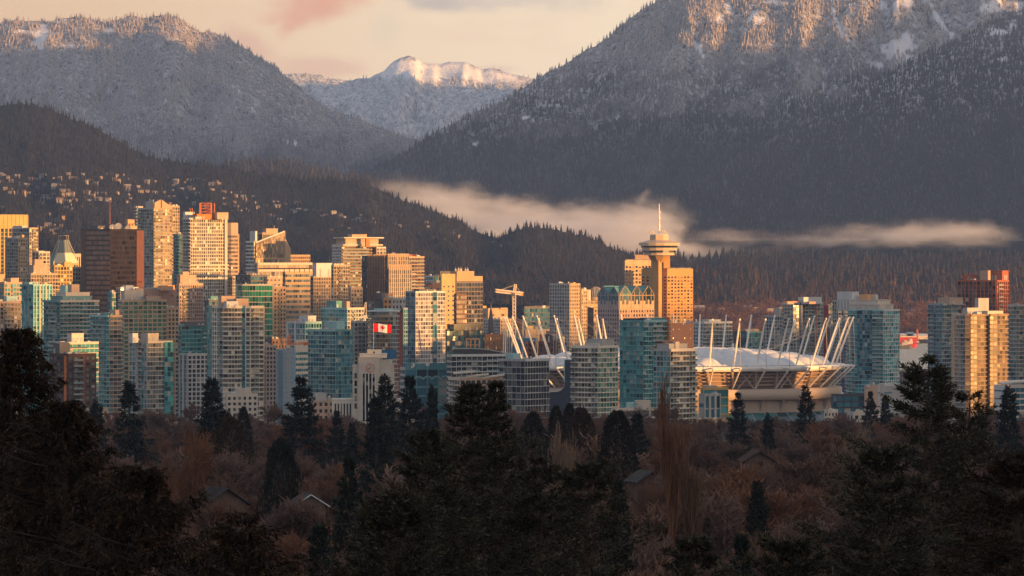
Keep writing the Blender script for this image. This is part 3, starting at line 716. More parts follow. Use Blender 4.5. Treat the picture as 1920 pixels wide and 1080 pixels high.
def pyramid():
    D = T.D; r = T.ring; z0 = T.z1+1.3; zt = Zy(450, D+15); ztp = Zy(474, D+8)
    c = T.center; top = [c+(p-c)*0.34 for p in r]; mid = [c+(p-c)*0.60 for p in r]
    f = MB()
    for i in range(4):
        j = (i+1) % 4; f.mi = 0 if i == 1 else 1
        f.face([(*r[i], z0), (*r[j], z0), (*mid[j], ztp), (*mid[i], ztp)])
        f.mi = 2 if i in (1, 0) else 1
        f.face([(*mid[i], ztp), (*mid[j], ztp), (*top[j], zt), (*top[i], zt)])
    f.mi = 1; f.face([(*p, zt) for p in top])
    f.build('pyramid_roof', [mat('sunlit_roof_face', (0.60, 0.53, 0.40), 0.5, 0.4, 0.04, 0.05), COPPER, GS], T.root, T.loc, rnd=True)  # sun on the right face put into its cream colour
    e = MB()
    for i in range(4):
        j = (i+1) % 4
        e.tube((*r[i], z0), (*top[i], zt), 0.35, 0.25, 5)
        e.tube((*top[i], zt), (*top[i], zt+4.5), 0.2, 0.2, 5); e.tube((*top[i], zt+4.0), (*top[j], zt+4.0), 0.15, 0.15, 4)
        for k in (0.2, 0.4, 0.6, 0.8):
            a = mid[i]*(1-k)+mid[j]*k; b = top[i]*(1-k)+top[j]*k; e.tube((*a, ztp+0.2), (*b, zt+0.2), 0.12, 0.12, 4)
    e.build('roof_ribs', WHITE, T.root, T.loc)
pyramid()
Tower('white finned dark windowed slab peeping out left of the brown tower', 128, 132, 152, 478, 4700, fins(WHITE, GD_), fins(WHITE, GD_, 30, 2.4, ws=0.4))
T = Tower('stepped cream condo with small gables in front of the pyramid building', 42, 58, 104, 515, 3950, grid(PINKW, GT), grid(CREAM, GC, bay=2.8, bal=((0.4, 0.6),)))
T.box(54, 89, 498, PINKW, 'penthouse'); T.box(60, 80, 487, PINKW, 'upper_penthouse', off=2); T.clutter(4)
T = Tower('narrow ochre yellow building with arched window top below the pyramid', 96, 102, 133, 500, 4050, grid(YELLOW, GT), grid(YELLOW, GC, 3.2, 3.4))
T.box(118, 133, 492, YELLOW, 'arched_top'); T.clutter(3)
Tower('dark teal windowed block squeezed between ochre building and brown tower', 131, 136, 150, 503, 4080, grid(DGREY, GT2), grid(GREYC, GT2, 3.4, 3.0))

# brown tower
T = Tower('dark brown bronze glass office tower with dishes and mast on its roof', 147, 207, 265, 432, 4050, bands(mat('brown_band', (0.07, 0.045, 0.036), 0.6, 0.3), glass('lit_bronze', (0.19, 0.115, 0.085), 0.8, 1.25, (0.22, 0.14, 0.1), pb=0.05, rough=0.3, spec=0.4), 4.2, 2.6, hs=0.36), bands(mat('unlit_brown_cladding', (0.012, 0.008, 0.008), 0.6, 0.2), glass('unlit_bronze', (0.014, 0.009, 0.009), 0.6, 1.4, (0.03, 0.018, 0.014), pb=0.04, rough=0.15, spec=0.3), 4.2, 2.6, hs=0.38), name='office_tower', th=46)  # mirrored sky lightens the left colours; the sun mirrored away darkens the right
T.strip(1, 0.78, 1.0, mat('red_lit_cladding', (0.11, 0.035, 0.024), 0.6, 0.4), p=0.5, name='corner_bay'); T.strip(0, 0.0, 0.16, BROWN, p=0.4, name='corner_bay')  # red light on the bevel put into the cladding colour
T.box(168, 198, 424, DGREY); T.box(198, 214, 427, DGREY); T.box(231, 256, 424, TAN)
T.dish(211, 426, 2.6, -6); T.dish(222, 425, 3.4, -6); T.dish(240, 428, 2.4, -6); T.ant(206, 377, 0.45, RED, 'antenna_mast'); T.clutter(8)
Tower('small orange lit rooftop block behind the brown tower', 234, 240, 260, 418, 4700, grid(TAN, GC), grid(ORANGE, GC, 3.0, 4.0)).box(235, 255, 412, TAN)
# gabled condo tower
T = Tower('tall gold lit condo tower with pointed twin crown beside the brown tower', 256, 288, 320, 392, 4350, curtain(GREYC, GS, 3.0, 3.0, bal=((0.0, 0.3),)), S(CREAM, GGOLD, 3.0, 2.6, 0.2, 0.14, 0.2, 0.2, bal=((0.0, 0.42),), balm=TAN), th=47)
def crown():
    r = T.ring; z = T.z1+1.25
    for f0, f1, side, h0, h1 in ((0.5, 0.98, 0, 378, 374), (0.05, 0.4, 1, 380, 374), (0.45, 1.0, 1, 374, 388)):
        a = r[side]*(1-f0)+r[side+1]*f0; b = r[side]*(1-f1)+r[side+1]*f1; c = T.center
        mb = MB(); za, zb = Zy(h0, T.D), Zy(h1, T.D); a2, b2 = a+(c-a)*0.45, b+(c-b)*0.45
        mb.hexa([(*a, z), (*b, z), (*b2, z), (*a2, z)], [(*a, za), (*b, zb), (*b2, zb), (*a2, za)]); mb.build('crown_fin', CREAM if side else GREYC, T.root, T.loc)
crown(); T.ant(281, 373, 0.3)
Tower('cream condo wing attached right of the pointed crown tower', 310, 316, 335, 388, 4420, grid(CREAM, GS), grid(CREAM, GC, 3.0, 2.4, ws=0.3)).box(314, 322, 380, BROWN).clutter(3)
Tower('slim dark teal tower wedged left of the big cream grid tower', 324, 336, 342, 441, 4300, slabs(TEALP, GB), grid(DGREY, GB)).clutter(3)
Tower('shaded grey balcony tower peeping out left of the gold condo', 252, 257, 266, 389, 4500, slabs(GREYC, GB), slabs(GREYC, GB))
# big cream tower
T = Tower('big cream tower with orange rooftop box and steel rooftop frame', 343, 357, 421, 411, 4150, slabs(LGREY, GS, bal=((0.2, 0.95),)), grid(WHITE, GC, 3.0, 2.3, hs=0.24, ws=0.26), th=47, name='residential_tower')
T.box(343, 364, 398, LGREY, off=-2); T.box(402, 427, 399, CREAM, off=-2); T.box(361, 402, 402, RUST, 'orange_plant_room', off=-6); T.box(364, 377, 407, WHITE, off=-14)
def steel_frame():
    Dc = T.center[1]; mb = MB(); xs = [X(p, Dc) for p in (375, 396)]; z0, z1 = T.ztop+3, Zy(381, Dc)
    for yy in (Dc-4, Dc+5):
        for x in xs: mb.tube((x, yy, z0), (x, yy, z1), 0.4, 0.4, 5)
        for k in (0.3, 0.55, 0.8, 1.0): mb.tube((xs[0], yy, z0+(z1-z0)*k), (xs[1], yy, z0+(z1-z0)*k), 0.3, 0.3, 5)
        for k in range(4): mb.tube((xs[0], yy, z0+(z1-z0)*k/4), (xs[1], yy, z0+(z1-z0)*(k+1)/4), 0.18, 0.18, 4)
    mb.tube((X(402, Dc), Dc, z0), (X(402, Dc), Dc, Zy(381, Dc)), 0.5, 0.5, 6)
    mb.tube((X(360, Dc), Dc, z0), (X(356, Dc), Dc-2, Zy(390, Dc)), 0.3, 0.3, 5); mb.tube((X(364, Dc), Dc, z0), (X(360, Dc), Dc-2, Zy(390, Dc)), 0.3, 0.3, 5)
    mb.build('roof_frame', RUST, T.root, T.loc)
steel_frame(); T.ant(395, 378, 0.15); T.ant(378, 379, 0.15); T.clutter(5)
mb = MB()
for k, yy in ((0, 497.5), (1, 504)):
    z = Zy(yy, T.D)
    for sd in (0, 1):
        p, q = T.ring[sd], T.ring[sd+1]; w = np.linalg.norm(q-p); d = (q-p)/w; mb.slab(p, d, np.array([d[1], -d[0]]), -1.5, w+1.5, z-0.5, z+0.6, 0, 1.6)
mb.build('sky_terrace_ledge', WHITE, T.root, T.loc)
T.strip(1, 0.93, 1.0, WHITE, 0, 1, 1.4, 'end_wall')
Tower('rounded pale office tower with curved banded glass behind the cream tower', 420, 425, 446, 440, 4480, None, None, pts=[(420,6),(426,1),(433,0),(440,3),(446,9)], sides=[bands(PINKW, GC, par=11)]*4, name='office_tower', depth=22).ant(427, 424).ant(431, 424).clutter(3)
Tower('tan condo base in shade below the rounded office tower', 425, 436, 447, 520, 4250, grid(TAN, GC), grid(GREYC, GS))
# wedge-roofed tower
Tower('pale grey slab tower left of the slanted glass wedge', 460, 476, 481, 454, 4750, bands(LGREY, GS), bands(CREAM, GC)).box(468, 482, 434, LGREY, zb=Zy(455, 4760))
T = Tower('cream concrete core rising behind the slanted glass wedge', 484, 492, 520, 438, 4850, curtain(CREAM, GC, 8, 6), curtain(CREAM, GC, 12, 9)); T.box(493, 520, 429, CREAM); T.ant(514, 422, 0.3)
T = Tower('office tower with steeply slanted glass wedge roof lit orange', 478, 480, 532, 486, 4650, fins(TAN, GGOLD, 5, 2.2, ws=0.2), S(TAN, GGOLD, 4.0, 2.4, 0.16, 0.18, 0.1, 0.3), th=48, name='office_tower')
def wedge():
    r = T.ring; z = T.z1+1.3; zs = [Zy(457, T.D), Zy(456, T.D), Zy(434.5, T.D), Zy(440, T.D)]
    mb = MB(); b = [(*p, z) for p in r]; t = [(*p, h) for p, h in zip(r, zs)]
    p, q = r[1], r[2]; nb = 22
    for i in range(nb):
        a0, a1 = i/nb, (i+1)/nb; x0, x1 = p+(q-p)*a0, p+(q-p)*a1; h0 = zs[1]+(zs[2]-zs[1])*a0; h1 = zs[1]+(zs[2]-zs[1])*a1
        for k in range(6):
            f = lambda x, h, kk: (*x, z+(h-z)*kk/6)
            mb.face([f(x0, h0, k), f(x1, h1, k), f(x1, h1, k+1), f(x0, h0, k+1)])
    mb.face([b[0], b[1], t[1], t[0]]); mb.face([b[2], b[3], t[3], t[2]]); mb.face([b[3], b[0], t[0], t[3]])
    mb.build('wedge_glass', GGOLD, T.root, T.loc, rnd=True)
    e = MB(); e.hexa([(*x, h) for x, h in zip(r, zs)], [(*x, h+1.2) for x, h in zip(r, zs)]); e.build('slanted_roof', LGREY, T.root, T.loc)
    e = MB(); d = (q-p)/np.linalg.norm(q-p); nn = np.array([d[1], -d[0]])
    for i in range(0, nb+1, 1):
        x = p+(q-p)*i/nb; h = zs[1]+(zs[2]-zs[1])*i/nb; o2 = x+nn*0.35
        e.hexa([(*(x-d*0.18), z), (*(x+d*0.18), z), (*(o2+d*0.18), z), (*(o2-d*0.18), z)][::-1], [(*(x-d*0.18), h), (*(x+d*0.18), h), (*(o2+d*0.18), h), (*(o2-d*0.18), h)][::-1])
    e.build('wedge_mullions', TAN, T.root, T.loc)
    s = MB(); q2 = r[2]; o1 = q2+np.array([4.6, 6.0]); s.hexa([(*q2, T.z0), (*(o1), T.z0), (*(o1+np.array([0, 12])), T.z0), (*(q2+np.array([0, 12])), T.z0)], [(*q2, Zy(448, T.D)), (*o1, Zy(466, T.D)), (*(o1+np.array([0, 12])), Zy(466, T.D)), (*(q2+np.array([0, 12])), Zy(448, T.D))])
    s.build('sloped_side_wing', TAN, T.root, T.loc)
wedge()
T = Tower('low orange windowed wing right of the slanted glass wedge', 520, 524, 579, 480, 4700, grid(ORANGE, GC), S(TAN, GBR, 3.6, 2.6, 0.35, 0.3, 0.2, 0.3), name='office_wing')
Tower('white banded low building under the slanted wedge tower', 478, 484, 582, 495, 4550, fins(WHITE, GS, ws=0.2), S(WHITE, GGOLD, 6, 5, 0.3, 0.1, 0.3, 0.3), th=48, name='office_wing')
T = Tower('tan banded office block with a timber trellis roof, reflecting teal below', 530, 535, 586, 512, 4100, bands(TAN, GS, 4.4), bands(TAN, GS, 4.4, 2.2, hs=0.5), th=48, name='office_block')
def trellis():
    r = T.ring; c = T.center; z = T.z1+3.5; o = [c+(p-c)*1.08 for p in r]; o[0] = o[0]+np.array([-20, 4]); o[3] = o[3]+np.array([-20, 0])
    mb = MB(); p, q = o[1], o[2]
    mb.hexa([(*x, z-0.3) for x in o], [(*x, z+0.1) for x in o]); n = 26
    for i in range(n):
        a = o[0]+(o[1]-o[0])*0; x = p+(q-p)*i/(n-1); y2 = o[0]+(o[3]-o[0])*i/(n-1); mb.tube((*x, z+0.5), (*y2, z+0.5), 0.3, 0.3, 4)
    for i in range(7): x = p+(q-p)*i/6; mb.tube((*x, T.z1), (*x, z), 0.3, 0.3, 4)
    mb.build('trellis_roof', BROWN, T.root, T.loc)
trellis()
T = Tower('dark flat roofed shaded building behind the green curved glass', 440, 470, 500, 518, 4200, bands(DGREY, GD_, 4), bands(DGREY, GB, 4)); T.box(446, 478, 512, DGREY); T.dish(488, 516, 1.6); T.clutter(5)
T = Tower('beige block with small square windows right of the dark flat building', 494, 498, 532, 521, 4150, punched(CREAM), punched(PINKW, GS, 4.0, 4.5, hs=0.6)); T.clutter(4)
GGR = glass('emerald', (0.012, 0.15, 0.075), 0.35, 1.8, pb=0.0, rough=0.08, spec=1.0)
Tower('emerald green curved glass office with white floor bands', 442, 460, 511, 535, 3950, None, None, pts=[(442,14),(446,6),(455,1),(468,0),(490,0),(511,2)], sides=[bands(WHITE, GGR, 4.6, 2.2, hs=0.14, par=1.0)]*5, name='office_building', depth=25).clutter(4)
Tower('narrow golden lit apartment block right of the emerald glass office', 510, 513, 535, 540, 3980, punched(CREAM), punched(TAN, GD_, 3.4, 3.4, hs=0.5, ws=0.5, bal=((0.42, 0.62),)), th=48).clutter(2)
# cream condos around x=330-380 and 585-680
T = Tower('stepped cream condo tower standing in front of the big cream tower', 330, 336, 378, 534, 3980, grid(PINKW, GS), grid(PINKW, GC, 3.0, 2.4, hs=0.36, ws=0.34, bal=((0.15, 0.35),)), th=46)
T.box(331, 366, 516, PINKW, 'upper_floors'); T.box(340, 354, 510, PINKW, off=4); T.clutter(3)
T = Tower('plain rosy brown blank walled building between grid tower and cream condo', 255, 262, 330, 545, 4000, punched(PINKW, GS, 4, 5), punched(mat('rosy_render', (0.38, 0.24, 0.18), 0.9, 0.1, 0.06, 0.08), GC, 9, 14, hs=0.8, ws=0.85), th=48)
T.box(262, 300, 540, GREYC); T.box(300, 326, 536, ORANGE); T.clutter(4)
T = Tower('cream apartment slab with green patinated vents, left of cream condo pair', 582, 588, 623, 520, 4050, grid(CREAM, GC), grid(CREAM, GC, 3.0, 2.6, ws=0.4, hs=0.4), th=48)
T.box(586, 622, 494, LGREY, 'plant_block'); T.clutter(4)
T = Tower('cream condo tower stepping up behind, flat white cornice, beside brown tower', 621, 626, 655, 499, 4000, grid(WHITE, GC), grid(CREAM, GC, 3.0, 2.6, bal=((0.25, 0.5),)), th=47); T.box(622, 644, 495, WHITE); T.clutter(3)
Tower('small cream balconied condo below the brown slab tower', 654, 658, 679, 542, 3960, grid(PINKW, GS), punched(CREAM, GC, 3.2, 3.0, hs=0.4, ws=0.4), th=48).clutter(2)
# tall brown slab with penthouse
T = Tower('tall brown balconied tower with overhanging white penthouse roof', 622, 641, 705, 462, 4600, grid(LGREY, GS), slabs(mat('brown_balcony', (0.30, 0.19, 0.12), 0.8, 0.2), GC, 3.0, 3.2, hs=0.34, bal=((0.0, 0.75),)), th=50)
T.box(630, 708, 448, CREAM, 'penthouse', trim=False)
r = T.foot(624, 718); mb = MB(); z = Zy(447, T.D); mb.hexa([(*p, z) for p in r], [(*p, z+1.2) for p in r]); r = T.foot(622, 716); z = Zy(460.5, T.D); mb.hexa([(*p, z) for p in r], [(*p, z+1.2) for p in r]); mb.build('overhanging_roof', WHITE, T.root, T.loc)
T.box(652, 687, 440, CREAM, 'roof_pavilion', zb=Zy(445.5, T.D)); T.box(684, 693, 447, RUST, 'orange_screen', off=-14)
Tower('pale wing at the right side of the brown balconied tower', 703, 706, 723, 465, 4620, grid(CREAM, GC), grid(WHITE, GC, 3.0, 3.6), th=48)
T = Tower('dark brown office tower with close vertical fins', 678, 689, 728, 482, 4280, curtain(NAVY, GD_), fins(mat('bronze_fin', (0.24, 0.16, 0.11), 0.7, 0.3), GBR, 4, 1.9, ws=0.5, par=2.5), th=46, name='office_tower'); T.clutter(4)
T = Tower('pale yellow stone office tower with vertical ribs beside the dark one', 723, 727, 766, 481, 4260, fins(DGREY, GD_), fins(CREAM, GS, 3.7, 2.1, hs=0.2, ws=0.42, par=2.5), th=46, name='office_tower'); T.dish(738, 478, 2.4); T.clutter(4)  # shade on the left face put into its dark colour
Tower('lower ribbed cream shoulder of the pale yellow stone office tower', 724, 729, 770, 506, 4200, fins(DGREY, GD_), fins(CREAM, GS, 3.7, 2.3, hs=0.22, ws=0.42, par=4), th=46, name='office_tower')  # left face dark in colour for its shade, as above
T = Tower('brown condo tower with lit balcony slabs behind the cream office towers', 762, 766, 794, 483, 4600, grid(BROWN, GC), slabs(CREAM, GBR, 3.2, 4.2, hs=0.3, bal=((0.05, 0.45), (0.55, 0.95))), th=47); T.box(752, 778, 478, RED, off=2); T.clutter(3)
T = Tower('dark windowless slab block between finned tower and brick building', 703, 716, 722, 552, 4000, curtain(DGREY, GD_, 9, 9, hs=0.9), curtain(DGREY, GD_, 9, 9, hs=0.9)); T.clutter(2)
Tower('heritage block with orange lit end and dark square windows', 719, 735, 760, 561, 3980, punched(ORANGE, GD_, 4.2, 4.4), punched(GREYC, GD_, 4.2, 4.4)).box(722, 737, 551, ORANGE).clutter(3)  # orange light on the left end put into the wall colour
Tower('low dark teal roofed building behind the white roof crane', 684, 690, 702, 568, 4050, curtain(NAVY, GB), punched(DGREY, GB, 4, 4))
# office group x=795-905
T = Tower('dark blue glass office with plant floor, left of the tan office slab', 796, 812, 850, 519, 4500, curtain(LGREY, GB), curtain(NAVY, GB, 4, 3), th=50, name='office_tower'); T.box(816, 846, 509, DGREY); T.clutter(6); T.dish(822, 528, 1.8, -14)
T = Tower('tan topped office slab with dark blue gridded windows', 843, 856, 905, 530, 4350, punched(TAN, GB, 4, 5), S(mat('dark_frame', (0.16, 0.13, 0.12), 0.7, 0.3), GD_, 4.0, 3.6, 0.26, 0.14, 0.2, 0.3), th=48, name='office_tower')
r = T.ring; mb = MB(); z = T.z1+1.3; c = T.center; mb.hexa([(*(c+(p-c)*0.99), z) for p in r], [(*(c+(p-c)*0.99), Zy(518, T.D)) for p in r]); r2 = [c+(p-c)*0.97 for p in r]; r2[2] = r2[1]+(r2[2]-r2[1])*0.68; r2[3] = r2[0]+(r2[3]-r2[0])*0.68
mb.hexa([(*p, Zy(518, T.D)+0.003) for p in r2], [(*p, Zy(508.5, T.D)) for p in r2]); mb.build('tan_crown', TAN, T.root, T.loc); T.clutter(0)
for i in range(6):
    mb = MB(); p = r2[0]+(r2[2]-r2[0])*random.uniform(0.2, 0.8); mb.tube((*p, Zy(508.5, T.D)), (*p, Zy(508.5, T.D)+random.uniform(1.5, 3)), 0.8, 0.7, 8); mb.tube((*p, Zy(508.5, T.D)+1), (*p, Zy(508.5, T.D)+3.5), 0.15, 0.1, 5); mb.build('roof_vent', WHITE, T.root, T.loc)
T = Tower('orange stone office with small square dark windows', 802, 828, 853, 533, 4250, curtain(ORANGE, GB, 8, 8, hs=0.8, ws=0.6), punched(ORANGE, GB, 4.2, 4.6, hs=0.6, ws=0.62, par=9), th=50, name='office_building'); T.box(797, 812, 532, DGREY)
Tower('brown banded mid-rise tucked between orange office and dark gridded slab', 851, 856, 875, 553, 4180, bands(BROWN, GGOLD), bands(BROWN, GGOLD, 4.2, 2.4, hs=0.36), th=48, name='office_building')
# x 904-1030
T = Tower('cream flat roofed warehouse block right of the tan office slab', 902, 915, 952, 580, 4900, curtain(CREAM, GC, 12, 12, hs=0.8, ws=0.7), curtain(CREAM, GC, 12, 14, hs=0.85, ws=0.7), th=50, name='low_building'); T.box(934, 951, 577, CREAM, trim=False); T.box(903, 912, 574, YELLOW)
Tower('low white windowed terrace in front of the cream warehouse block', 903, 938, 962, 600, 4700, grid(LGREY, GS), punched(CREAM, GC, 3.4, 3.2), name='low_building').clutter(5)
Tower('cream stepped low block behind the leaning stadium masts', 968, 985, 1031, 620, 4450, curtain(CREAM, GC, 9, 9, hs=0.85, ws=0.7), curtain(CREAM, GC, 10, 12, hs=0.9, ws=0.8), name='low_building').box(984, 1000, 612, YELLOW).clutter(4)
Tower('low brown brick terrace with many small windows under the church spire', 904, 906, 962, 631, 4300, fins(BRICK, GD_), S(BRICK, GC, 4, 1.6, 0.3, 0.4, 0.2, 0.2, par=2), th=50, name='low_building').clutter(6)
Tower('grey concrete stub block with slits beside the left stadium masts', 943, 947, 962, 620, 4150, fins(GREYC, GD_, ws=0.6), fins(GREYC, GD_, ws=0.6), name='low_building')
Tower('blue hoarded block among the left stadium masts', 958, 963, 1008, 637, 4100, curtain(NAVY2, GB, 6, 5), curtain(mat('blue_hoarding', (0.04, 0.13, 0.24), 0.7, 0.3), GB, 7, 6, hs=0.8, ws=0.6), th=50, name='low_building').clutter(3)
T = Tower('dark shaded building with red brick end behind the left stadium masts', 985, 990, 1046, 643, 3950, punched(RUST, GD_, 4, 4), punched(mat('dark_red_brick', (0.12, 0.05, 0.035), 0.9, 0.1), GD_, 4, 4), th=50, name='low_building'); T.box(1012, 1024, 628, RUST); T.box(1024, 1036, 622, BRICK); T.clutter(6)
Tower('low cream cluster with white roof left of the lit cream tower base', 1046, 1052, 1068, 634, 4200, punched(CREAM), punched(WHITE, GC, 3.4, 3), name='low_building').clutter(4)
T = Tower('dark blue glass office slab behind the leaning masts, right of the crane', 980, 983, 1032, 578, 4550, bands(NAVY, GD_, 4), bands(DGREY, GB, 4.2, 2.4, hs=0.28, par=2), th=48, name='office_tower'); T.clutter(4)
T = Tower('tower with shaded glass left side and bright gold right side behind the masts', 1031, 1068, 1088, 534, 4200, grid(GREYC, GB, 3.1, 3.0, ws=0.3, hs=0.32), punched(CREAM, GC, 3.1, 2.8, hs=0.42, ws=0.45), th=47)  # shade and sun on the two faces put into the wall colours
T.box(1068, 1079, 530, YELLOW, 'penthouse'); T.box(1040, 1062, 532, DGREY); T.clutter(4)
Tower('gold lit lower wing at the right side of the shaded and gold tower', 1086, 1090, 1101, 545, 4230, grid(TAN, GC), punched(CREAM, GC, 3.1, 2.8)).clutter(2)
T = Tower('building with a ribbed glass dome on a banded drum', 1098, 1101, 1130, 563, 4700, bands(CREAM, GS, 5), bands(CREAM, GGOLD, 5, 2.4, hs=0.5), th=48, name='domed_building')
def dome():
    Dc = T.center[1]; c = np.array([X(1117, Dc), Dc, Zy(563, T.D)]); rad = 14*Dc/F; mb = MB(); zz = Zy(557, Dc)
    mb.tube((c[0], c[1], T.z1), (c[0], c[1], zz), rad*1.02, rad*1.02, 24)
    mb.build('drum', CREAM, T.root, T.loc); g = MB(); rb = MB(); N, M = 24, 7; H = Zy(538, Dc)-zz
    P = lambda i, k, e=0: (c[0]+(rad+e)*cos(pi/2*k/M)*cos(2*pi*i/N), c[1]+(rad+e)*cos(pi/2*k/M)*sin(2*pi*i/N), zz+(H+e)*sin(pi/2*k/M))
    for i in range(N):
        for k in range(M):
            g.face([P(i, k), P(i+1, k), P(i+1, k+1), P(i, k+1)])
            rb.tube(P(i, k, .1), P(i, k+1, .1), 0.3, 0.3, 4, False)
    g.build('glass_dome', GB, T.root, T.loc, rnd=True); rb.build('dome_ribs', CREAM, T.root, T.loc)
    s = MB(); x = X(1101, Dc); s.tube((x, Dc-10, T.z1), (x, Dc-10, Zy(543, Dc)), 3.4, 3.4, 14); s.build('stair_drum', WHITE, T.root, T.loc)
dome()
Tower('brown shaded blank wall building below the domed building', 1100, 1113, 1127, 579, 4450, curtain(BROWN, GD_, 10, 9, hs=0.9), bands(TAN, GGOLD, 4), name='office_building')
# ------------------------------------------------------------------ gabled office, harbour tower
T = Tower('postmodern office tower with teal gabled glass roofs and square windows', 1122, 1161, 1228, 580, 4300, punched(mat('shaded_stone', (0.36, 0.31, 0.31), 0.85, 0.2, 0.08), GD_, 3.7, 3.2, hs=0.45, ws=0.5, par=0.3), punched(mat('sunlit_stone', (0.5, 0.33, 0.21), 0.85, 0.2, 0.08), GD_, 3.7, 3.1, hs=0.45, ws=0.5, par=0.3), th=52, name='gabled_office_tower')
def gables():
    stone = [MATS['shaded_stone'], MATS['sunlit_stone']]  # one stone: shade put into the left colour, sun into the right
    for side, k in ((0, 2), (1, 3)):
        p, q = T.ring[side], T.ring[side+1]; w = np.linalg.norm(q-p); d = (q-p)/w; nn = np.array([d[1], -d[0]]); g = w/k
        zt, ze, z0 = Zy(538, T.D), Zy(552, T.D), T.z1+0.35
        for i in range(k):
            u0, u1 = i*g+0.4, (i+1)*g-0.4; um = (u0+u1)/2
            P = lambda u, dep, z: (p[0]+d[0]*u-nn[0]*dep, p[1]+d[1]*u-nn[1]*dep, z)
            dep = min(T.a, T.b)*0.48
            ch = 0.28*g
            m = MB(); fr = [(u0, z0), (u1, z0), (u1, ze), (um+ch*0.25, zt), (um-ch*0.25, zt), (u0, ze)]
            nz_ = 6
            m.hexa([P(u, 0, z) for u, z in fr][::-1], [P(u, dep, z) for u, z in fr][::-1])
            m.build('gable_glass', GB if side == 0 else glass('gable', (0.03, 0.075, 0.08), 0.6, 1.8, pb=0.0, rough=0.1), T.root, T.loc, rnd=True)
            e = MB(); 
            for (a, b) in (((u0, ze), (um-ch*0.25, zt)), ((um+ch*0.25, zt), (u1, ze)), ((u0, z0), (u0, ze)), ((u1, z0), (u1, ze)), ((u0, ze-1), (u1, ze-1)), ((u0+g*0.25, z0), (u0+g*0.25, (ze+zt)/2-1)), ((u1-g*0.25, z0), (u1-g*0.25, (ze+zt)/2-1))):
                e.tube(P(a[0], -0.2, a[1]), P(b[0], -0.2, b[1]), 0.3, 0.3, 4)
            e.build('gable_frame', stone[side], T.root, T.loc)
            r_ = MB(); 
            r_.hexa([P(u0-0.5, 0.6, ze-0.4), P(u0-0.5, dep, ze-0.4), P(um, dep, zt+0.2), P(um, 0.6, zt+0.2)], [P(u0-0.5, 0.6, ze+0.3), P(u0-0.5, dep, ze+0.3), P(um, dep, zt+0.9), P(um, 0.6, zt+0.9)])
            r_.hexa([P(um, 0.6, zt+0.2), P(um, dep, zt+0.2), P(u1+0.5, dep, ze-0.4), P(u1+0.5, 0.6, ze-0.4)], [P(um, 0.6, zt+0.9), P(um, dep, zt+0.9), P(u1+0.5, dep, ze+0.3), P(u1+0.5, 0.6, ze+0.3)])
            r_.build('gable_roof', COPPER, T.root, T.loc)
            # stepped stone climbing into the glass
            st = MB()
            for (a, b, h) in ((0.0, 0.2, 0.55), (0.2, 0.42, 0.3), (0.42, 0.58, 0.62), (0.58, 0.8, 0.3), (0.8, 1.0, 0.55)):
                st.slab(p, d, nn, u0+(u1-u0)*a, u0+(u1-u0)*b, z0, z0+(ze-z0)*h, 0.0, 0.3)
            st.build('stepped_parapet', stone[side], T.root, T.loc)
gables()
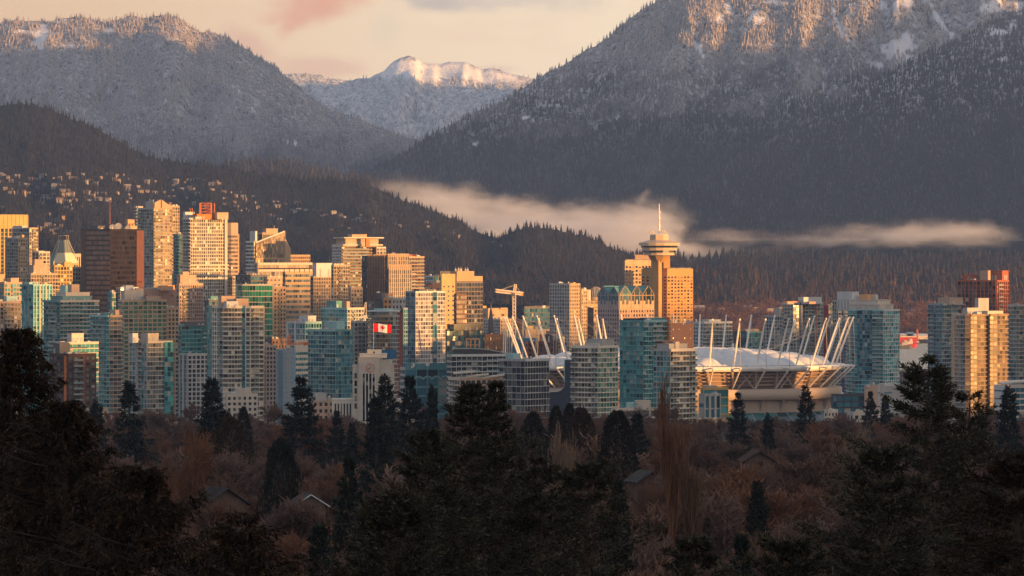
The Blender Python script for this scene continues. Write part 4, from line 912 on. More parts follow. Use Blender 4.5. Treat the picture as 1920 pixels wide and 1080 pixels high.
# the observation tower: windows of its sunny side are separate parts
D0 = 4900
HT = thing('observation_tower', 'concrete office tower carrying a saucer shaped lookout and white antenna mast', 'tower', (X(1251, D0), D0, ground(D0)))
HL = tuple(HT.location)
STONE = mat('golden_concrete', (0.45, 0.26, 0.095), 0.85, 0.2, 0.06, 0.08)
def harbour():
    th = R_(50); z0 = HL[2]; D = D0
    def slab_block(xl, xc, xr, yt, D, nl, nr, rows, zlo, name, wl, wr, m, top_blank, wind='window', gl=None):
        C = np.array([X(xc, D), D]); dl = np.array([-cos(th), sin(th)]); dr = np.array([sin(th), cos(th)])
        a = (xc-xl)*D/F/cos(th); b = (xr-xc)*D/F/sin(th); z1 = Zy(yt, D)
        ring = [C+dl*a, C, C+dr*b, C+dr*b+dl*a]
        mb = MB(); mb.hexa([(*p, z0) for p in ring], [(*p, z1) for p in ring]); mb.build(name, m, HT, HL)
        cp = MB(); c = np.mean(ring, axis=0); cp.hexa([(*(c+(p-c)*0.93), z1+0.004) for p in ring], [(*(c+(p-c)*0.93), z1+1.0) for p in ring]); cp.build('roof_deck', ROOFG, HT, HL)
        fr = MB(); n = 0
        for side, cols in ((0, nl), (1, nr)):
            p, q = ring[side], ring[side+1]; w = np.linalg.norm(q-p); d = (q-p)/w; nn = np.array([d[1], -d[0]])
            rh = (z1-top_blank-zlo)/rows; cw = w/cols; stuff = MB()
            for i in range(rows):
                for j in range(cols):
                    u0, u1 = (j+0.5-wl/2)*cw, (j+0.5+wl/2)*cw; za, zb = zlo+(i+0.5-wr/2)*rh, zlo+(i+0.5+wr/2)*rh
                    gold = random.random() < 0.55 and side == 1
                    target = stuff
                    if side == 1 and wind == 'window' and i >= rows-12: target = MB()
                    Q = lambda u, pr, z: (p[0]+d[0]*u+nn[0]*pr, p[1]+d[1]*u+nn[1]*pr, z)
                    blind = random.uniform(0.25, 1.0) if gold else 0.0  # gold sheet painted for sun reflected in the pane
                    target.mi = 0; target.face([Q(u0, 0.03, za), Q(u1, 0.03, za), Q(u1, 0.03, zb), Q(u0, 0.03, zb)], random.uniform(0.0, 0.3))
                    if blind > 0.3:
                        target.mi = 1; zc = zb-(zb-za)*blind; target.face([Q(u0+.1, 0.05, zc), Q(u1-.1, 0.05, zc), Q(u1-.1, 0.05, zb), Q(u0+.1, 0.05, zb)])
                    target.mi = 2
                    target.slab(p, d, nn, u0-0.15, u1+0.15, za-0.25, za, 0, 0.22); target.slab(p, d, nn, u0-0.15, u0, za, zb, 0, 0.2); target.slab(p, d, nn, u1, u1+0.15, za, zb, 0, 0.2)
                    if target is not stuff: target.build('window', [gl or GD_, mat('window_sun_reflection', (0.45, 0.24, 0.08), 0.9, 0.1), m], HT, HL, rnd=True)
            if stuff.f:
                o = stuff.build('windows', [gl or GD_, mat('window_sun_reflection', (0.45, 0.24, 0.08), 0.9, 0.1), m], HT, HL, rnd=True); o['kind'] = 'stuff'
        return ring, z1
    ring, zr = slab_block(1204, 1251, 1301, 504, D0, 6, 8, 15, Zy(612, D0), 'office_slab', 0.56, 0.55, STONE, 7.0)
    slab_block(1170, 1172, 1222, 488, D0+70, 1, 8, 14, Zy(600, D0), 'rear_office_slab', 0.62, 0.6, mat('tan_concrete', (0.46, 0.32, 0.2), 0.85, 0.2), 5.0, 'w2', NAVYGL)
    mb = MB(); x0, x1 = X(1191, D0+90), X(1220, D0+90); mb.hexa([(x0, D0+90, Zy(490, D0)), (x1, D0+90, Zy(490, D0)), (x1, D0+105, Zy(490, D0)), (x0, D0+105, Zy(490, D0))], [(x0, D0+90, Zy(478, D0)), (x1-3, D0+90, Zy(478, D0)), (x1-3, D0+105, Zy(478, D0)), (x0, D0+105, Zy(478, D0))]); mb.build('rear_plant_room', MATS['tan_concrete'], HT, HL)
    # shaft
    Dc = D0-4; cx = X(1236, Dc); zpod = Zy(477, Dc)
    sh = MB()
    def octo(r, z, cy=Dc, n=8, ph=pi/8): return [(cx+r*cos(2*pi*i/n+ph), cy+r*sin(2*pi*i/n+ph), z) for i in range(n)]
    w = 4.3; sh.hexa([(cx-w*1.9, Dc+3, z0), (cx-w*0.2, Dc-6, z0), (cx+w*0.6, Dc-2, z0), (cx+w*0.6, Dc+8, z0), (cx-w*1.6, Dc+8, z0)], [(cx-w*1.9, Dc+3, zpod+1), (cx-w*0.2, Dc-6, zpod+1), (cx+w*0.6, Dc-2, zpod+1), (cx+w*0.6, Dc+8, zpod+1), (cx-w*1.6, Dc+8, zpod+1)])
    sh.build('lift_shaft', STONE, HT, HL)
    l = MB(); l.box((X(1249, Dc+6), Dc+6, (zr+zpod)/2), (6.4, 6, zpod-zr-1), 0.2)
    for k in range(5): l.box((X(1249, Dc+6), Dc+6, zr+2+k*(zpod-zr-4)/5), (7.2, 6.8, 0.5), 0.2)
    l.build('stair_core', STONE, HT, HL)
    # flaring brackets under the pod
    br = MB()
    for i in range(8):
        a = 2*pi*i/8+pi/8; ca, sa = cos(a), sin(a); t = np.array([-sa, ca]); r0, r1 = 4.0, 13.5; zb = Zy(490, Dc)
        A = [(cx+ca*r0-t[0]*0.7, Dc+sa*r0-t[1]*0.7, zb), (cx+ca*r0+t[0]*0.7, Dc+sa*r0+t[1]*0.7, zb), (cx+ca*(r0-1.5)+t[0]*0.7, Dc+sa*(r0-1.5)+t[1]*0.7, zb), (cx+ca*(r0-1.5)-t[0]*0.7, Dc+sa*(r0-1.5)-t[1]*0.7, zb)]
        B = [(cx+ca*r1-t[0]*0.7, Dc+sa*r1-t[1]*0.7, zpod+0.4), (cx+ca*r1+t[0]*0.7, Dc+sa*r1+t[1]*0.7, zpod+0.4), (cx+ca*2-t[0]*-0.7, Dc+sa*2+t[1]*0.7, zpod+0.4), (cx+ca*2-t[0]*0.7, Dc+sa*2-t[1]*0.7, zpod+0.4)]
        br.hexa(A, B)
    br.hexa(octo(4.2, Zy(492, Dc)), octo(13.0, zpod+0.2)); br.build('flared_bracket', STONE, HT, HL)
    PODW = mat('pod_white', (0.48, 0.37, 0.25), 0.6, 0.3, 0.05, 0.1)
    rr = lambda px: px*Dc/F*1.03
    rings = [('lower_ring', 28.5, 27.5, 478.5, 473.5, PODW), ('lower_window_band', 30.5, 30.5, 473.3, 469.6, GD_), ('middle_ring', 33.0, 31.5, 469.4, 464.5, PODW), ('upper_window_band', 33.5, 34, 464.3, 460.6, GD_), ('rim', 37.6, 38.0, 460.4, 455.5, PODW), ('pod_roof', 37.5, 20.0, 455.4, 450.6, PODW), ('top_drum', 18.2, 18.2, 450.4, 440.6, PODW), ('top_cap', 17.5, 17.0, 440.5, 439.6, LGREY)]
    for nm, r0, r1, y0, y1, m in rings:
        b = MB(); n = 16 if 'drum' not in nm and 'cap' not in nm else 8
        b.hexa(octo(rr(r0), Zy(y0, Dc), n=n, ph=pi/n), octo(rr(r1), Zy(y1, Dc), n=n, ph=pi/n)); b.build(nm, m, HT, HL, rnd=True)
    zt = Zy(439.6, Dc); a = MB(); zz = [439.6, 424, 409, 397, 382]; rd = [0.95, 0.8, 0.75, 0.6, 0.4]
    for i in range(4): a.tube((cx, Dc, Zy(zz[i], Dc)), (cx, Dc, Zy(zz[i+1], Dc)), rd[i], rd[i+1], 8)
    for yv in (424, 409.5, 397.5): a.tube((cx, Dc, Zy(yv+0.8, Dc)), (cx, Dc, Zy(yv-0.8, Dc)), 1.7, 1.7, 8)
    a.build('antenna_mast', mat('mast_white', (0.78, 0.72, 0.64), 0.5, 0.4, 0.03), HT, HL)
    g = MB()
    for i in range(4):
        an = 2*pi*i/4+0.5; g.tube((cx+8*cos(an), Dc+8*sin(an), zt), (cx, Dc, Zy(408, Dc)), 0.08, 0.08, 4)
    g.build('guy_wires', STEEL, HT, HL)
    for k, px in enumerate((1219, 1222, 1225, 1245.5, 1247, 1242)):
        b = MB(); x = X(px, Dc-3); h = random.uniform(2, 4.5); b.tube((x, Dc-3, zt+0.3), (x, Dc-3, zt+h), 0.3, 0.2, 6); b.box((x, Dc-3, zt+h*0.7), (1.6, 1.2, 1.4), 0.3); b.build('roof_equipment', PODW, HT, HL)
NAVYGL = glass('night', (0.015, 0.02, 0.03), 0.6, 1.5, pb=0.03, rough=0.1)
harbour()
# ------------------------------------------------------------------ mid and front row
T = Tower('pink and teal condo cluster with gabled tops at far left edge', -10, 8, 38, 532, 3750, grid(PINKW, GT), grid(PINKW, GT, 3.2, 3.0, bal=((0.4, 0.7),)))
T.box(12, 34, 522, PINKW, 'gable_block'); T.box(-6, 8, 515, TAN); T.clutter(3)
Tower('salmon lit stepped condo behind the big cedar at far left', -20, -6, 36, 568, 3600, grid(WHITE, GT), grid(PINKW, GC, 3.1, 3.0, bal=((0.3, 0.6),)), th=55).box(6, 32, 556, LTEAL).clutter(4)
T = Tower('teal glass tower with white vertical stripes near the left edge', 38, 62, 95, 536, 3650, curtain(TEALP, GT, 3, 2.2), S(LTEAL, GT, 3.0, 3.0, 0.14, 0.3, 0.1, 0.5), th=47); T.box(44, 70, 530, LTEAL); T.clutter(4); T.strip(1, 0.3, 0.36, WHITE, 0, 1, 0.8, 'white_stripe', 1.0); T.strip(1, 0.62, 0.68, WHITE, 0, 1, 0.8, 'white_stripe', 1.0)
T = Tower('teal condo with wide white terraces stepping at its top', 78, 112, 180, 566, 3520, slabs(TEALP, GT2, bal=((0.4, 0.9),), balm=LTEAL), slabs(WHITE, GT2, 2.9, 3.4, hs=0.26, bal=((0.0, 0.5),)), th=50)
T.box(92, 168, 556, TEALP, 'upper_floors'); T.box(102, 165, 549, WHITE, 'penthouse', off=3); T.box(111, 147, 536, LTEAL, off=6); T.box(128, 147, 534, PINKW, off=2); T.clutter(4)
T = Tower('teal balconied tower left of the white grid tower', 165, 205, 226, 594, 3280, slabs(LTEAL, GT, 2.9, 3.2, hs=0.2, bal=((0.1, 0.85),)), slabs(PINKW, GS, 2.9, 3.0, hs=0.24), th=48)
T.box(180, 222, 588, TEALP); T.box(204, 223, 582, PINKW, 'water_tank_room', off=-4); T.clutter(4)
T = Tower('dark teal stub building between the brown tower and the white grid tower', 200, 210, 222, 550, 3900, curtain(TEALP, GT2), curtain(GREYC, GT2)); T.clutter(3)
T = Tower('broad white gridded tower with green glass', 223, 232, 310, 565, 3420, slabs(WHITE, GT2, bal=((0, 1),)), grid(CREAM, GG, 3.05, 3.4, hs=0.3, ws=0.2), th=66)
T.box(225, 268, 545, GREYC, 'upper_block'); T.box(232, 250, 536, LGREY, off=3); T.box(252, 268, 541, PINKW); T.box(268, 300, 556, PINKW); T.ant(258, 525, 0.2, RED); T.clutter(6)
mb = MB(); Dn = T.center[1]; xx = X(258, Dn); zf = Zy(527, Dn); mb.slab((xx, Dn), np.array([1, 0]), np.array([0, -1]), 0.2, 3.2, zf-1.5, zf+0.2, 0, 0.08); mb.build('roof_flag', RED, T.root, T.loc)
Tower('square windowed cream wing right of the white gridded tower', 304, 308, 334, 579, 3440, grid(CREAM, GD_, 3.05, 3.0), grid(CREAM, GD_, 3.05, 3.0, hs=0.36, ws=0.36), th=66).clutter(3)
Tower('grey stepped midrise with railings above the white gridded tower', 218, 226, 258, 541, 3900, grid(GREYC, GD_), grid(LGREY, GD_, 3.1, 3.0), th=60).clutter(4)
T = Tower('slim front tower with grey beige bays and teal right edge', 240, 276, 320, 643, 2980, grid(GREYC, GT, 2.9, 2.6, bal=((0.5, 0.8),)), slabs(mat('beige_grey', (0.42, 0.38, 0.33), 0.8, 0.2), GS, 2.9, 2.4, hs=0.2, hp=0.6), th=44)
T.box(241, 258, 626, LGREY, off=-10); T.box(262, 296, 626, mat('warm_grey', (0.40, 0.36, 0.33), 0.8, 0.2)); T.strip(0, 0.42, 0.55, MATS['warm_grey'], 0, 1, 1.0, 'pier', 3); T.strip(1, 0.66, 1.0, GT, 0, 1, 0.9, 'teal_bay'); T.clutter(4)
T = Tower('dark brick apartment block with red spandrels behind the big cedar', 90, 127, 176, 667, 2720, grid(BRICK, GD_, 3.1, 3.4, hs=0.5), S(BRICK, GS, 3.1, 4.4, 0.5, 0.35, 0.25, 0.3, bal=((0.15, 0.5),)), th=46)
T.box(98, 130, 645, DGREY); T.strip(0, 0.82, 0.95, RUST, 0.1, 1.0, 0.32, 'red_spandrels'); T.strip(1, 0.52, 0.6, mat('red_brick', (0.19, 0.075, 0.05), 0.9, 0.1), 0, 1, 0.4, 'brick_pier'); T.clutter(4)
T = Tower('cream and pale teal condo top rising behind the dark brick block', 104, 128, 180, 645, 2900, grid(WHITE, GT), slabs(WHITE, GT, 2.9, 3.4, hs=0.2, hp=0.5, bal=((0.0, 0.6),)), th=46); T.box(125, 155, 626, WHITE); T.box(105, 130, 640, PINKW, trim=False); T.clutter(4)
T = Tower('dark green glass condo left of the big cream condo', 333, 340, 390, 611, 3380, curtain(TEALP, GT2), S(TEALP, GT2, 3.0, 3.0, 0.26, 0.08, 0.3, 0.1, bal=((0.75, 1.0),)), th=60); T.box(338, 386, 604, DGREY); T.clutter(4)
Tower('lower white framed grid facade in front of the dark green condo', 335, 352, 390, 666, 3150, fins(GREYC, GT2, 3, 6), grid(LGREY, GD_, 3.0, 2.9, hs=0.3, ws=0.28), th=60).clutter(3)
GIV = slabs(LITW, GC, 2.95, 2.5, hs=0.3, hp=0.5)
T = Tower('big cream condo tower with curved middle bay and green glass stripe', 388, 405, 494, 577, 3080, None, None, pts=[(388,16),(398,10),(411,4),(418,1),(428,0),(440,0),(450,3),(453,5),(460,5),(470,4),(494,9)],
          sides=[curtain(TEALP, GT), grid(LITW, GT, 2.95, 2.8), slabs(GREYC, GT2, 2.95, 3, bal=((0.1, 0.9),)), GIV, GIV, GIV, GIV, curtain(TEALP, GT2), grid(LITW, GS, 2.95, 2.6, ws=0.3), slabs(LITW, GC, 2.95, 2.8, hs=0.3, hp=0.4, bal=((0.1, 0.55),))])
T.box(409, 440, 556, PINKW, 'plant_block', off=4); T.box(438, 465, 561, PINKW, off=2); T.box(420, 445, 566, LGREY, 'drum', off=-8); T.clutter(5)
Tower('dark gabled stub building behind the left of the big cream condo', 384, 392, 412, 565, 3700, grid(DGREY, GB), grid(DGREY, GB, 3, 3)).box(390, 408, 556, TEALP).clutter(2)
Tower('small brown grey stepped block right of the big cream condo', 490, 493, 517, 650, 3180, punched(GREYC), punched(mat('mauve_grey', (0.36, 0.30, 0.28), 0.85, 0.2), GD_, 3, 2.6, hs=0.36, ws=0.4), th=62).box(491, 506, 645, PINKW).clutter(2)
T = Tower('plain pale blue panelled building with white banded right end', 516, 554, 576, 658, 3080, curtain(mat('pale_blue_panel', (0.30, 0.40, 0.45), 0.6, 0.4, 0.05), GB, 3.2, 5, hs=0.94, ws=0.5), bands(WHITE, GT2, 3.4, 2.0, hs=0.52, par=7), th=40); T.clutter(4)
T.strip(0, 0.14, 0.36, BLUEP, 0, 1, 0.4, 'blue_bay')
T = Tower('teal glass office with grey frames and rooftop drum', 536, 572, 602, 606, 3480, S(LGREY, GT2, 4, 2.6, 0.14, 0.1, 0.2, 0.15), S(LTEAL, GT2, 4, 2.6, 0.3, 0.2, 0.2, 0.25), th=45, name='office_building'); T.box(560, 592, 593, LGREY, 'roof_drum'); T.strip(0, 0.0, 0.1, LGREY, 0, 1, 0.5, 'grey_frame'); T.strip(0, 0.42, 0.52, LGREY, 0, 1, 0.5, 'grey_frame'); T.clutter(4)
Tower('low dark rooftops between the emerald office and the teal office', 492, 510, 537, 638, 3600, punched(DGREY), punched(BROWN), name='low_building').box(502, 520, 632, DGREY).clutter(6)
T = Tower('teal and white condo with blue green crown behind the front teal tower', 600, 651, 681, 580, 3480, slabs(LTEAL, GT, 2.9, 3, hs=0.2, hp=0.4), grid(WHITE, GS, 2.9, 2.8, bal=((0.3, 0.6),)), th=42); T.box(612, 641, 565, TEALP, 'crown'); T.box(640, 656, 566, PINKW); T.clutter(3)
T = Tower('front blue teal condo tower left of the clock tower building', 575, 629, 660, 621, 3120, S(LTEAL, GB, 2.9, 2.6, 0.2, 0.1, 0.4, 0.12), S(TEALP, GB, 2.9, 2.6, 0.16, 0.1, 0.25, 0.12), th=42); T.box(606, 646, 604, LTEAL, 'crown'); T.clutter(4)
Tower('grey white condo strip behind the clock tower building', 658, 664, 692, 605, 3330, grid(GREYC, GS), grid(WHITE, GS, 2.9, 3.0, bal=((0.2, 0.6),)), th=60).clutter(3)
RND = slabs(CREAM, GC, 2.95, 2.4, hs=0.2, hp=0.7); RNS = slabs(GREYC, GS, 2.95, 2.4, hs=0.2, hp=0.7)  # sunlit cream middle and shaded grey ends put into the colours
T = Tower('round ended condo with oval roof ring and brick red edge column', 690, 700, 752, 594, 3300, None, None, pts=[(690,14),(696,6),(705,2),(712,0),(722,0),(732,1),(742,4),(750,10)], sides=[RNS, RNS, RND, RND, RND, RNS, RNS], depth=25)
def ovalroof():
    c = T.center+np.array([0, -4.0]); z = T.z1+1.3; n = 28
    for r0, h0, h1, m, nm in ((0.9, 0, 2.2, GS, 'clerestory'), (1.02, 2.2, 3.0, LGREY, 'oval_roof'), (0.6, 3.0, 4.2, LTEAL, 'roof_drum')):
        b = MB(); ring = lambda k: [(c[0]+k*11.0*cos(2*pi*i/n), c[1]+k*9*sin(2*pi*i/n), 0) for i in range(n)]
        b.hexa([(x, y, z+h0+0.003) for x, y, _ in ring(r0)], [(x, y, z+h1) for x, y, _ in ring(r0*0.98)]); b.build(nm, m, T.root, T.loc, rnd=True)
    b = MB(); x = X(750, T.D+10); b.box((x, T.D+9, (T.z0+Zy(586, T.D))/2), (2.8, 2.8, Zy(586, T.D)-T.z0)); b.build('brick_column', mat('brick_red', (0.30, 0.09, 0.055), 0.9, 0.1), T.root, T.loc)
    b = MB(); z0_, z1_ = Zy(672, T.D), Zy(656, T.D); b.slab((X(716, T.D), T.D-2.2), np.array([1.0, 0]), np.array([0, -1.0]), 0, 10.0, z0_, z1_, 0, 0.2); b.build('blue_netting', mat('blue_net', (0.03, 0.13, 0.26), 0.8, 0.2, 0.2, 0.4), T.root, T.loc)
ovalroof()
Tower('thin shaded slab right of the brick red column', 752, 756, 764, 580, 3500, grid(DGREY, GB), grid(BLUEP, GB))
T = Tower('tall glass tower with blue shaded side and pink reflecting panels', 760, 779, 834, 549, 3580, curtain(BLUEP, GB, 3, 2), S(LGREY, glass('pinkish', (0.17, 0.15, 0.15), 0.4, 1.5, (0.42, 0.30, 0.25), pb=0.2, rough=0.2), 3.0, 2.6, 0.2, 0.12, 0.2, 0.15), th=46)  # reflected pink put into the right-hand glass colour
T.box(776, 814, 543, DGREY); T.strip(1, 0.58, 0.7, GB, 0, 1, 0.5, 'blue_bay'); T.strip(1, 0.0, 1.0, GB, 0.0, 0.42, 0.42, 'lower_shaded_glazing'); T.clutter(8)  # blue lower panes stand in for shade on the tower's foot
T = Tower('low dark teal building with a framed orange lit window group', 832, 838, 905, 620, 3720, curtain(NAVY, GT2), curtain(NAVY, GT2, 4, 2.4), th=65, name='office_building'); T.box(838, 903, 609, GT2, 'glass_top_floor')
mb = MB(); p, q = T.ring[1], T.ring[2]; w = np.linalg.norm(q-p); d = (q-p)/w; nn = np.array([d[1], -d[0]]); za, zb = Zy(652, T.D), Zy(637, T.D)
for k in range(4): mb.slab(p, d, nn, w*(0.52+0.12*k), w*(0.535+0.12*k)+0.6, za, zb, 0.1, 0.6)
mb.slab(p, d, nn, w*0.52, w*0.9, zb, zb+0.9, 0.1, 0.6); mb.slab(p, d, nn, w*0.52, w*0.9, za+1.6, za+2.2, 0.1, 0.6); mb.build('orange_window_frame', ORANGE, T.root, T.loc)
T = Tower('long low teal grey building with a row of arched windows', 750, 760, 842, 692, 2980, bands(GREYC, GB), S(TEALP, GB, 5.5, 6.4, 0.2, 0.1, 0.2, 0.3, par=3.5), th=70, name='long_midrise')
mb = MB(); p, q = T.ring[1], T.ring[2]; w = np.linalg.norm(q-p); d = (q-p)/w; nn = np.array([d[1], -d[0]]); nb = 5
for k in range(nb):
    for i in range(8):
        a0, a1 = pi*i/8, pi*(i+1)/8; uc = w*(k+0.5)/nb; rr = w/nb*0.46; zc = T.z1-6.5
        A, B = (uc-rr*cos(a0), zc+rr*0.75*sin(a0)), (uc-rr*cos(a1), zc+rr*0.75*sin(a1)); P = lambda u, z: (p[0]+d[0]*u+nn[0]*0.5, p[1]+d[1]*u+nn[1]*0.5, z)
        mb.tube(P(*A), P(*B), 0.28, 0.28, 4)
mb.build('window_arches', LTEAL, T.root, T.loc); T.dish(773, 685, 1.9, -8); T.dish(802, 683, 1.4, -8); T.clutter(4)
# dark curved group
T = Tower('dark midrise with pale balcony bands under a black arched roof', 838, 846, 962, 668, 2950, bands(GREYC, GD_, 3.2), slabs(LGREY, GD_, 3.3, 3.4, hs=0.16, hp=1.2, bal=((0.1, 0.45), (0.55, 0.8))), th=72, depth=22, name='midrise_block')
def blackroof():
    n = 16; b = MB()
    f = lambda t: (X(850+t*112, T.D+4), Zy(655+10*(2*max(0, t-0.3))**2*0.7, T.D))
    for i in range(n):
        (x0, z0), (x1, z1) = f(i/n), f((i+1)/n); zb = T.z1+1.25; b.hexa([(x0, T.D+3+14*i/n, zb), (x1, T.D+3+14*(i+1)/n, zb), (x1, T.D+36, zb), (x0, T.D+36, zb)], [(x0, T.D+3+14*i/n, z0), (x1, T.D+3+14*(i+1)/n, z1), (x1, T.D+36, z1), (x0, T.D+36, z0)])
    b.build('arched_roof', mat('black_roof', (0.03, 0.028, 0.03), 0.6, 0.4), T.root, T.loc)
blackroof()
T = Tower('dark glass block with thin pale horizontal bands beside the cut-out building', 936, 984, 1030, 677, 2830, slabs(GREYC, GD_, 3.6, 3, hs=0.14, hp=1.1, bal=((0.0, 0.3),)), slabs(LGREY, GD_, 3.6, 2.4, hs=0.13, hp=0.7), th=40, name='midrise_block'); T.box(948, 976, 664, LTEAL, off=6); T.clutter(4)
T = Tower('cream condo with slanted white roof planes in front of the dark midrise', 843, 862, 942, 712, 2560, slabs(WHITE, GS, 3, 3, bal=((0.1, 0.6),)), S(PINKW, GD_, 3.0, 3.2, 0.3, 0.3, 0.25, 0.3, bal=((0.1, 0.3), (0.6, 0.8))), th=60, name='condo_block')
def slants():
    for a0, a1, y0, y1 in ((850, 890, 702, 699), (874, 916, 708, 704), (904, 946, 711, 705)):
        mb = MB(); x0, x1 = X(a0, T.D), X(a1, T.D); za, zb = Zy(y0, T.D), Zy(y1, T.D); dy = 2+(a0-850)*0.08
        mb.hexa([(x0, T.D+dy, za), (x1, T.D+dy+3, zb), (x1, T.D+dy+14, zb), (x0, T.D+dy+14, za)], [(x0, T.D+dy, za+0.7), (x1, T.D+dy+3, zb+0.7), (x1, T.D+dy+14, zb+0.7), (x0, T.D+dy+14, za+0.7)])
        for k in (0.15, 0.85): x = x0+(x1-x0)*k; mb.tube((x, T.D+dy+4, T.z1), (x, T.D+dy+4, za+(zb-za)*k), 0.25, 0.25, 5)
        mb.build('slanted_roof', WHITE, T.root, T.loc)
slants()
# navy building with the U-shaped opening
CB = thing('cut_out_building', 'dark navy building with a large U-shaped opening beside the banded block', 'building', (X(1050, 2950), 2950, ground(2950)-2))
def cutout():
    D = 2950; l = tuple(CB.location); zt, zu, zb = Zy(675, D), Zy(735, D), l[2]; w1 = X(1060, D)-X(1028, D); x0 = X(1028, D); x1 = X(1073, D)
    mb = MB(); xa, xb = X(1059, D), x1
    mb.hexa([(xa, D, zb), (xb, D, zb), (xb, D+18, zb), (xa, D+18, zb)], [(xa, D, zt), (xb, D, zt), (xb, D+18, zt), (xa, D+18, zt)])
    mb.hexa([(x0, D, zb), (xa, D, zb), (xa, D+18, zb), (x0, D+18, zb)], [(x0, D, zu), (xa, D, zu), (xa, D+18, zu), (x0, D+18, zu)], )
    n = 8; rad = 5.5                      # the rounded inside corner
    for i in range(n):
        a0, a1 = pi/2*i/n, pi/2*(i+1)/n; c = (xa-rad, zu+rad); A = (c[0]+rad*sin(a0), c[1]-rad*cos(a0)); B = (c[0]+rad*sin(a1), c[1]-rad*cos(a1))
        mb.hexa([(A[0], D+0.05, A[1]), (xa+0.01, D+0.05, A[1]), (xa+0.01, D+17.9, A[1]), (A[0], D+17.9, A[1])], [(B[0], D+0.05, B[1]), (xa+0.01, D+0.05, B[1]), (xa+0.01, D+17.9, B[1]), (B[0], D+17.9, B[1])])
    mb.build('navy_wall', NAVY, CB, l)
    e = MB(); e.box((xa-0.2, D-0.15, (zt+zu)/2+3), (0.5, 0.4, zt-zu-6)); e.box(((xa+xb)/2, D-0.15, zt+0.2), (xb-xa, 0.4, 0.5)); e.build('teal_edge_trim', LTEAL, CB, l)
    for i in range(12):
        g = MB(); x = x0+random.random()*(x1-x0-2)+1; z = zb+random.uniform(4, zu-zb-2); g.slab((x, D), np.array([1.0, 0]), np.array([0, -1.0]), 0, 0.35, z, z+1.6, 0, 0.08); g.build('slot_window', GC, CB, l, rnd=True)
cutout()
T = Tower('white sunlit condo tower with greenish right half left of teal tower', 1072, 1121, 1160, 652, 2820, slabs(LITW, GC, 2.95, 2.5, hs=0.28, hp=0.4, bal=((0.0, 0.18), (0.8, 1.0))), slabs(LITW, GG, 2.95, 3, hs=0.2, hp=0.5), th=36)
T.box(1096, 1142, 644, WHITE, 'upper_floor', trim=False); T.box(1100, 1152, 637, GREYC, 'roof_deck_room', off=2); T.clutter(5)
T = Tower('teal balconied tower with a rust red roof blade beside the white condo', 1163, 1206, 1258, 604, 3020, S(TEALP, GT, 2.95, 2.8, 0.2, 0.1, 0.5, 0.15), slabs(LTEAL, GT2, 2.95, 2.6, hs=0.2, bal=((0.3, 0.68),), balm=WHITE), th=42)
T.box(1170, 1212, 598, NAVY); T.box(1202, 1252, 597, TEALP, 'upper_floors', off=2); T.strip(1, 0.86, 0.9, RUST, 0.72, 1.0, 2.2, 'rust_blade', 3.0); T.clutter(5)
T = Tower('front condo, shaded grey green left, cream balconied right, behind bare poplar', 1226, 1257, 1306, 658, 2660, S(GREYC, GT, 2.9, 2.6, 0.2, 0.12, 0.3, 0.15), slabs(LITW, GC, 2.9, 2.7, hs=0.28, hp=0.6, bal=((0.0, 0.25), (0.75, 1.0))), th=43)  # shade on the left face put into its grey
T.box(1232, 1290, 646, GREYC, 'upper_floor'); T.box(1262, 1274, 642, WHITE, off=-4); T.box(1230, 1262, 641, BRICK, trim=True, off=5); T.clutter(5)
T = Tower('dark maroon windowless box between teal tower and stadium', 1255, 1257, 1301, 609, 3350, curtain(MAROON, GD_, 9, 9, hs=0.9), curtain(MAROON, GD_, 6, 4.5, hs=0.9, ws=0.9), th=65, name='windowless_block')
T.clutter(2); T.ant(1269, 590, 0.2); T.ant(1277, 593, 0.2)
T = Tower('low grey apartment slab behind the left end of the stadium', 1285, 1318, 1374, 606, 4000, grid(LGREY, GB), slabs(LGREY, GS, 3.1, 3.6, hs=0.24, bal=((0.1, 0.5), (0.6, 0.9))), th=50); T.box(1316, 1352, 600, LGREY); T.clutter(5)
T = Tower('low dark teal office with orange lit roof edge behind the masts', 1378, 1400, 1438, 624, 4100, curtain(NAVY, GT2, 4), curtain(TEALP, GT2, 4, 3), th=50, name='office_building'); T.box(1384, 1424, 618, TAN); T.clutter(4)
# behind the stadium
T = Tower('grey glass tower at the left of the group behind the stadium', 1433, 1452, 1472, 594, 4050, grid(GREYC, GB, 2.95, 2.8), grid(GREYC, GB), th=45); T.box(1452, 1470, 577, GREYC, 'lift_room'); T.clutter(3)
T = Tower('tower with blue frame stripe and orange pole behind the stadium masts', 1466, 1470, 1546, 570, 4000, curtain(GREYC, GB), S(GREYC, GS, 2.95, 2.8, 0.24, 0.14, 0.3, 0.2, bal=((0.5, 0.75),)), th=65)
T.box(1498, 1542, 558, LGREY); T.box(1470, 1500, 566, ORANGE, off=-3); T.strip(1, 0.40, 0.44, NAVY2, 0, 1, 1.3, 'blue_stripe', 1.0); T.strip(1, 0.78, 0.80, RUST, 0, 1, 1.6, 'orange_pole', 4.0); T.box(1514, 1530, 566, PINKW, off=-12); T.clutter(5)
T = Tower('shaded tower with a crimson vertical panel behind the stadium masts', 1544, 1553, 1574, 575, 4020, curtain(CRIMSON, GB, 6, 5, hs=0.9, ws=0.7), grid(DGREY, GB, 2.95, 2.8), th=60); T.clutter(3)
T = Tower('tower with dark blue vertical stripe just left of the big glass tower', 1562, 1572, 1597, 565, 3960, grid(GREYC, GB, 2.95, 2.8), S(GREYC, GB, 2.95, 2.8, 0.22, 0.12, 0.3, 0.2), th=55); T.strip(1, 0.28, 0.42, NAVY2, 0, 1, 1.2, 'blue_stripe', 0.5); T.clutter(4)
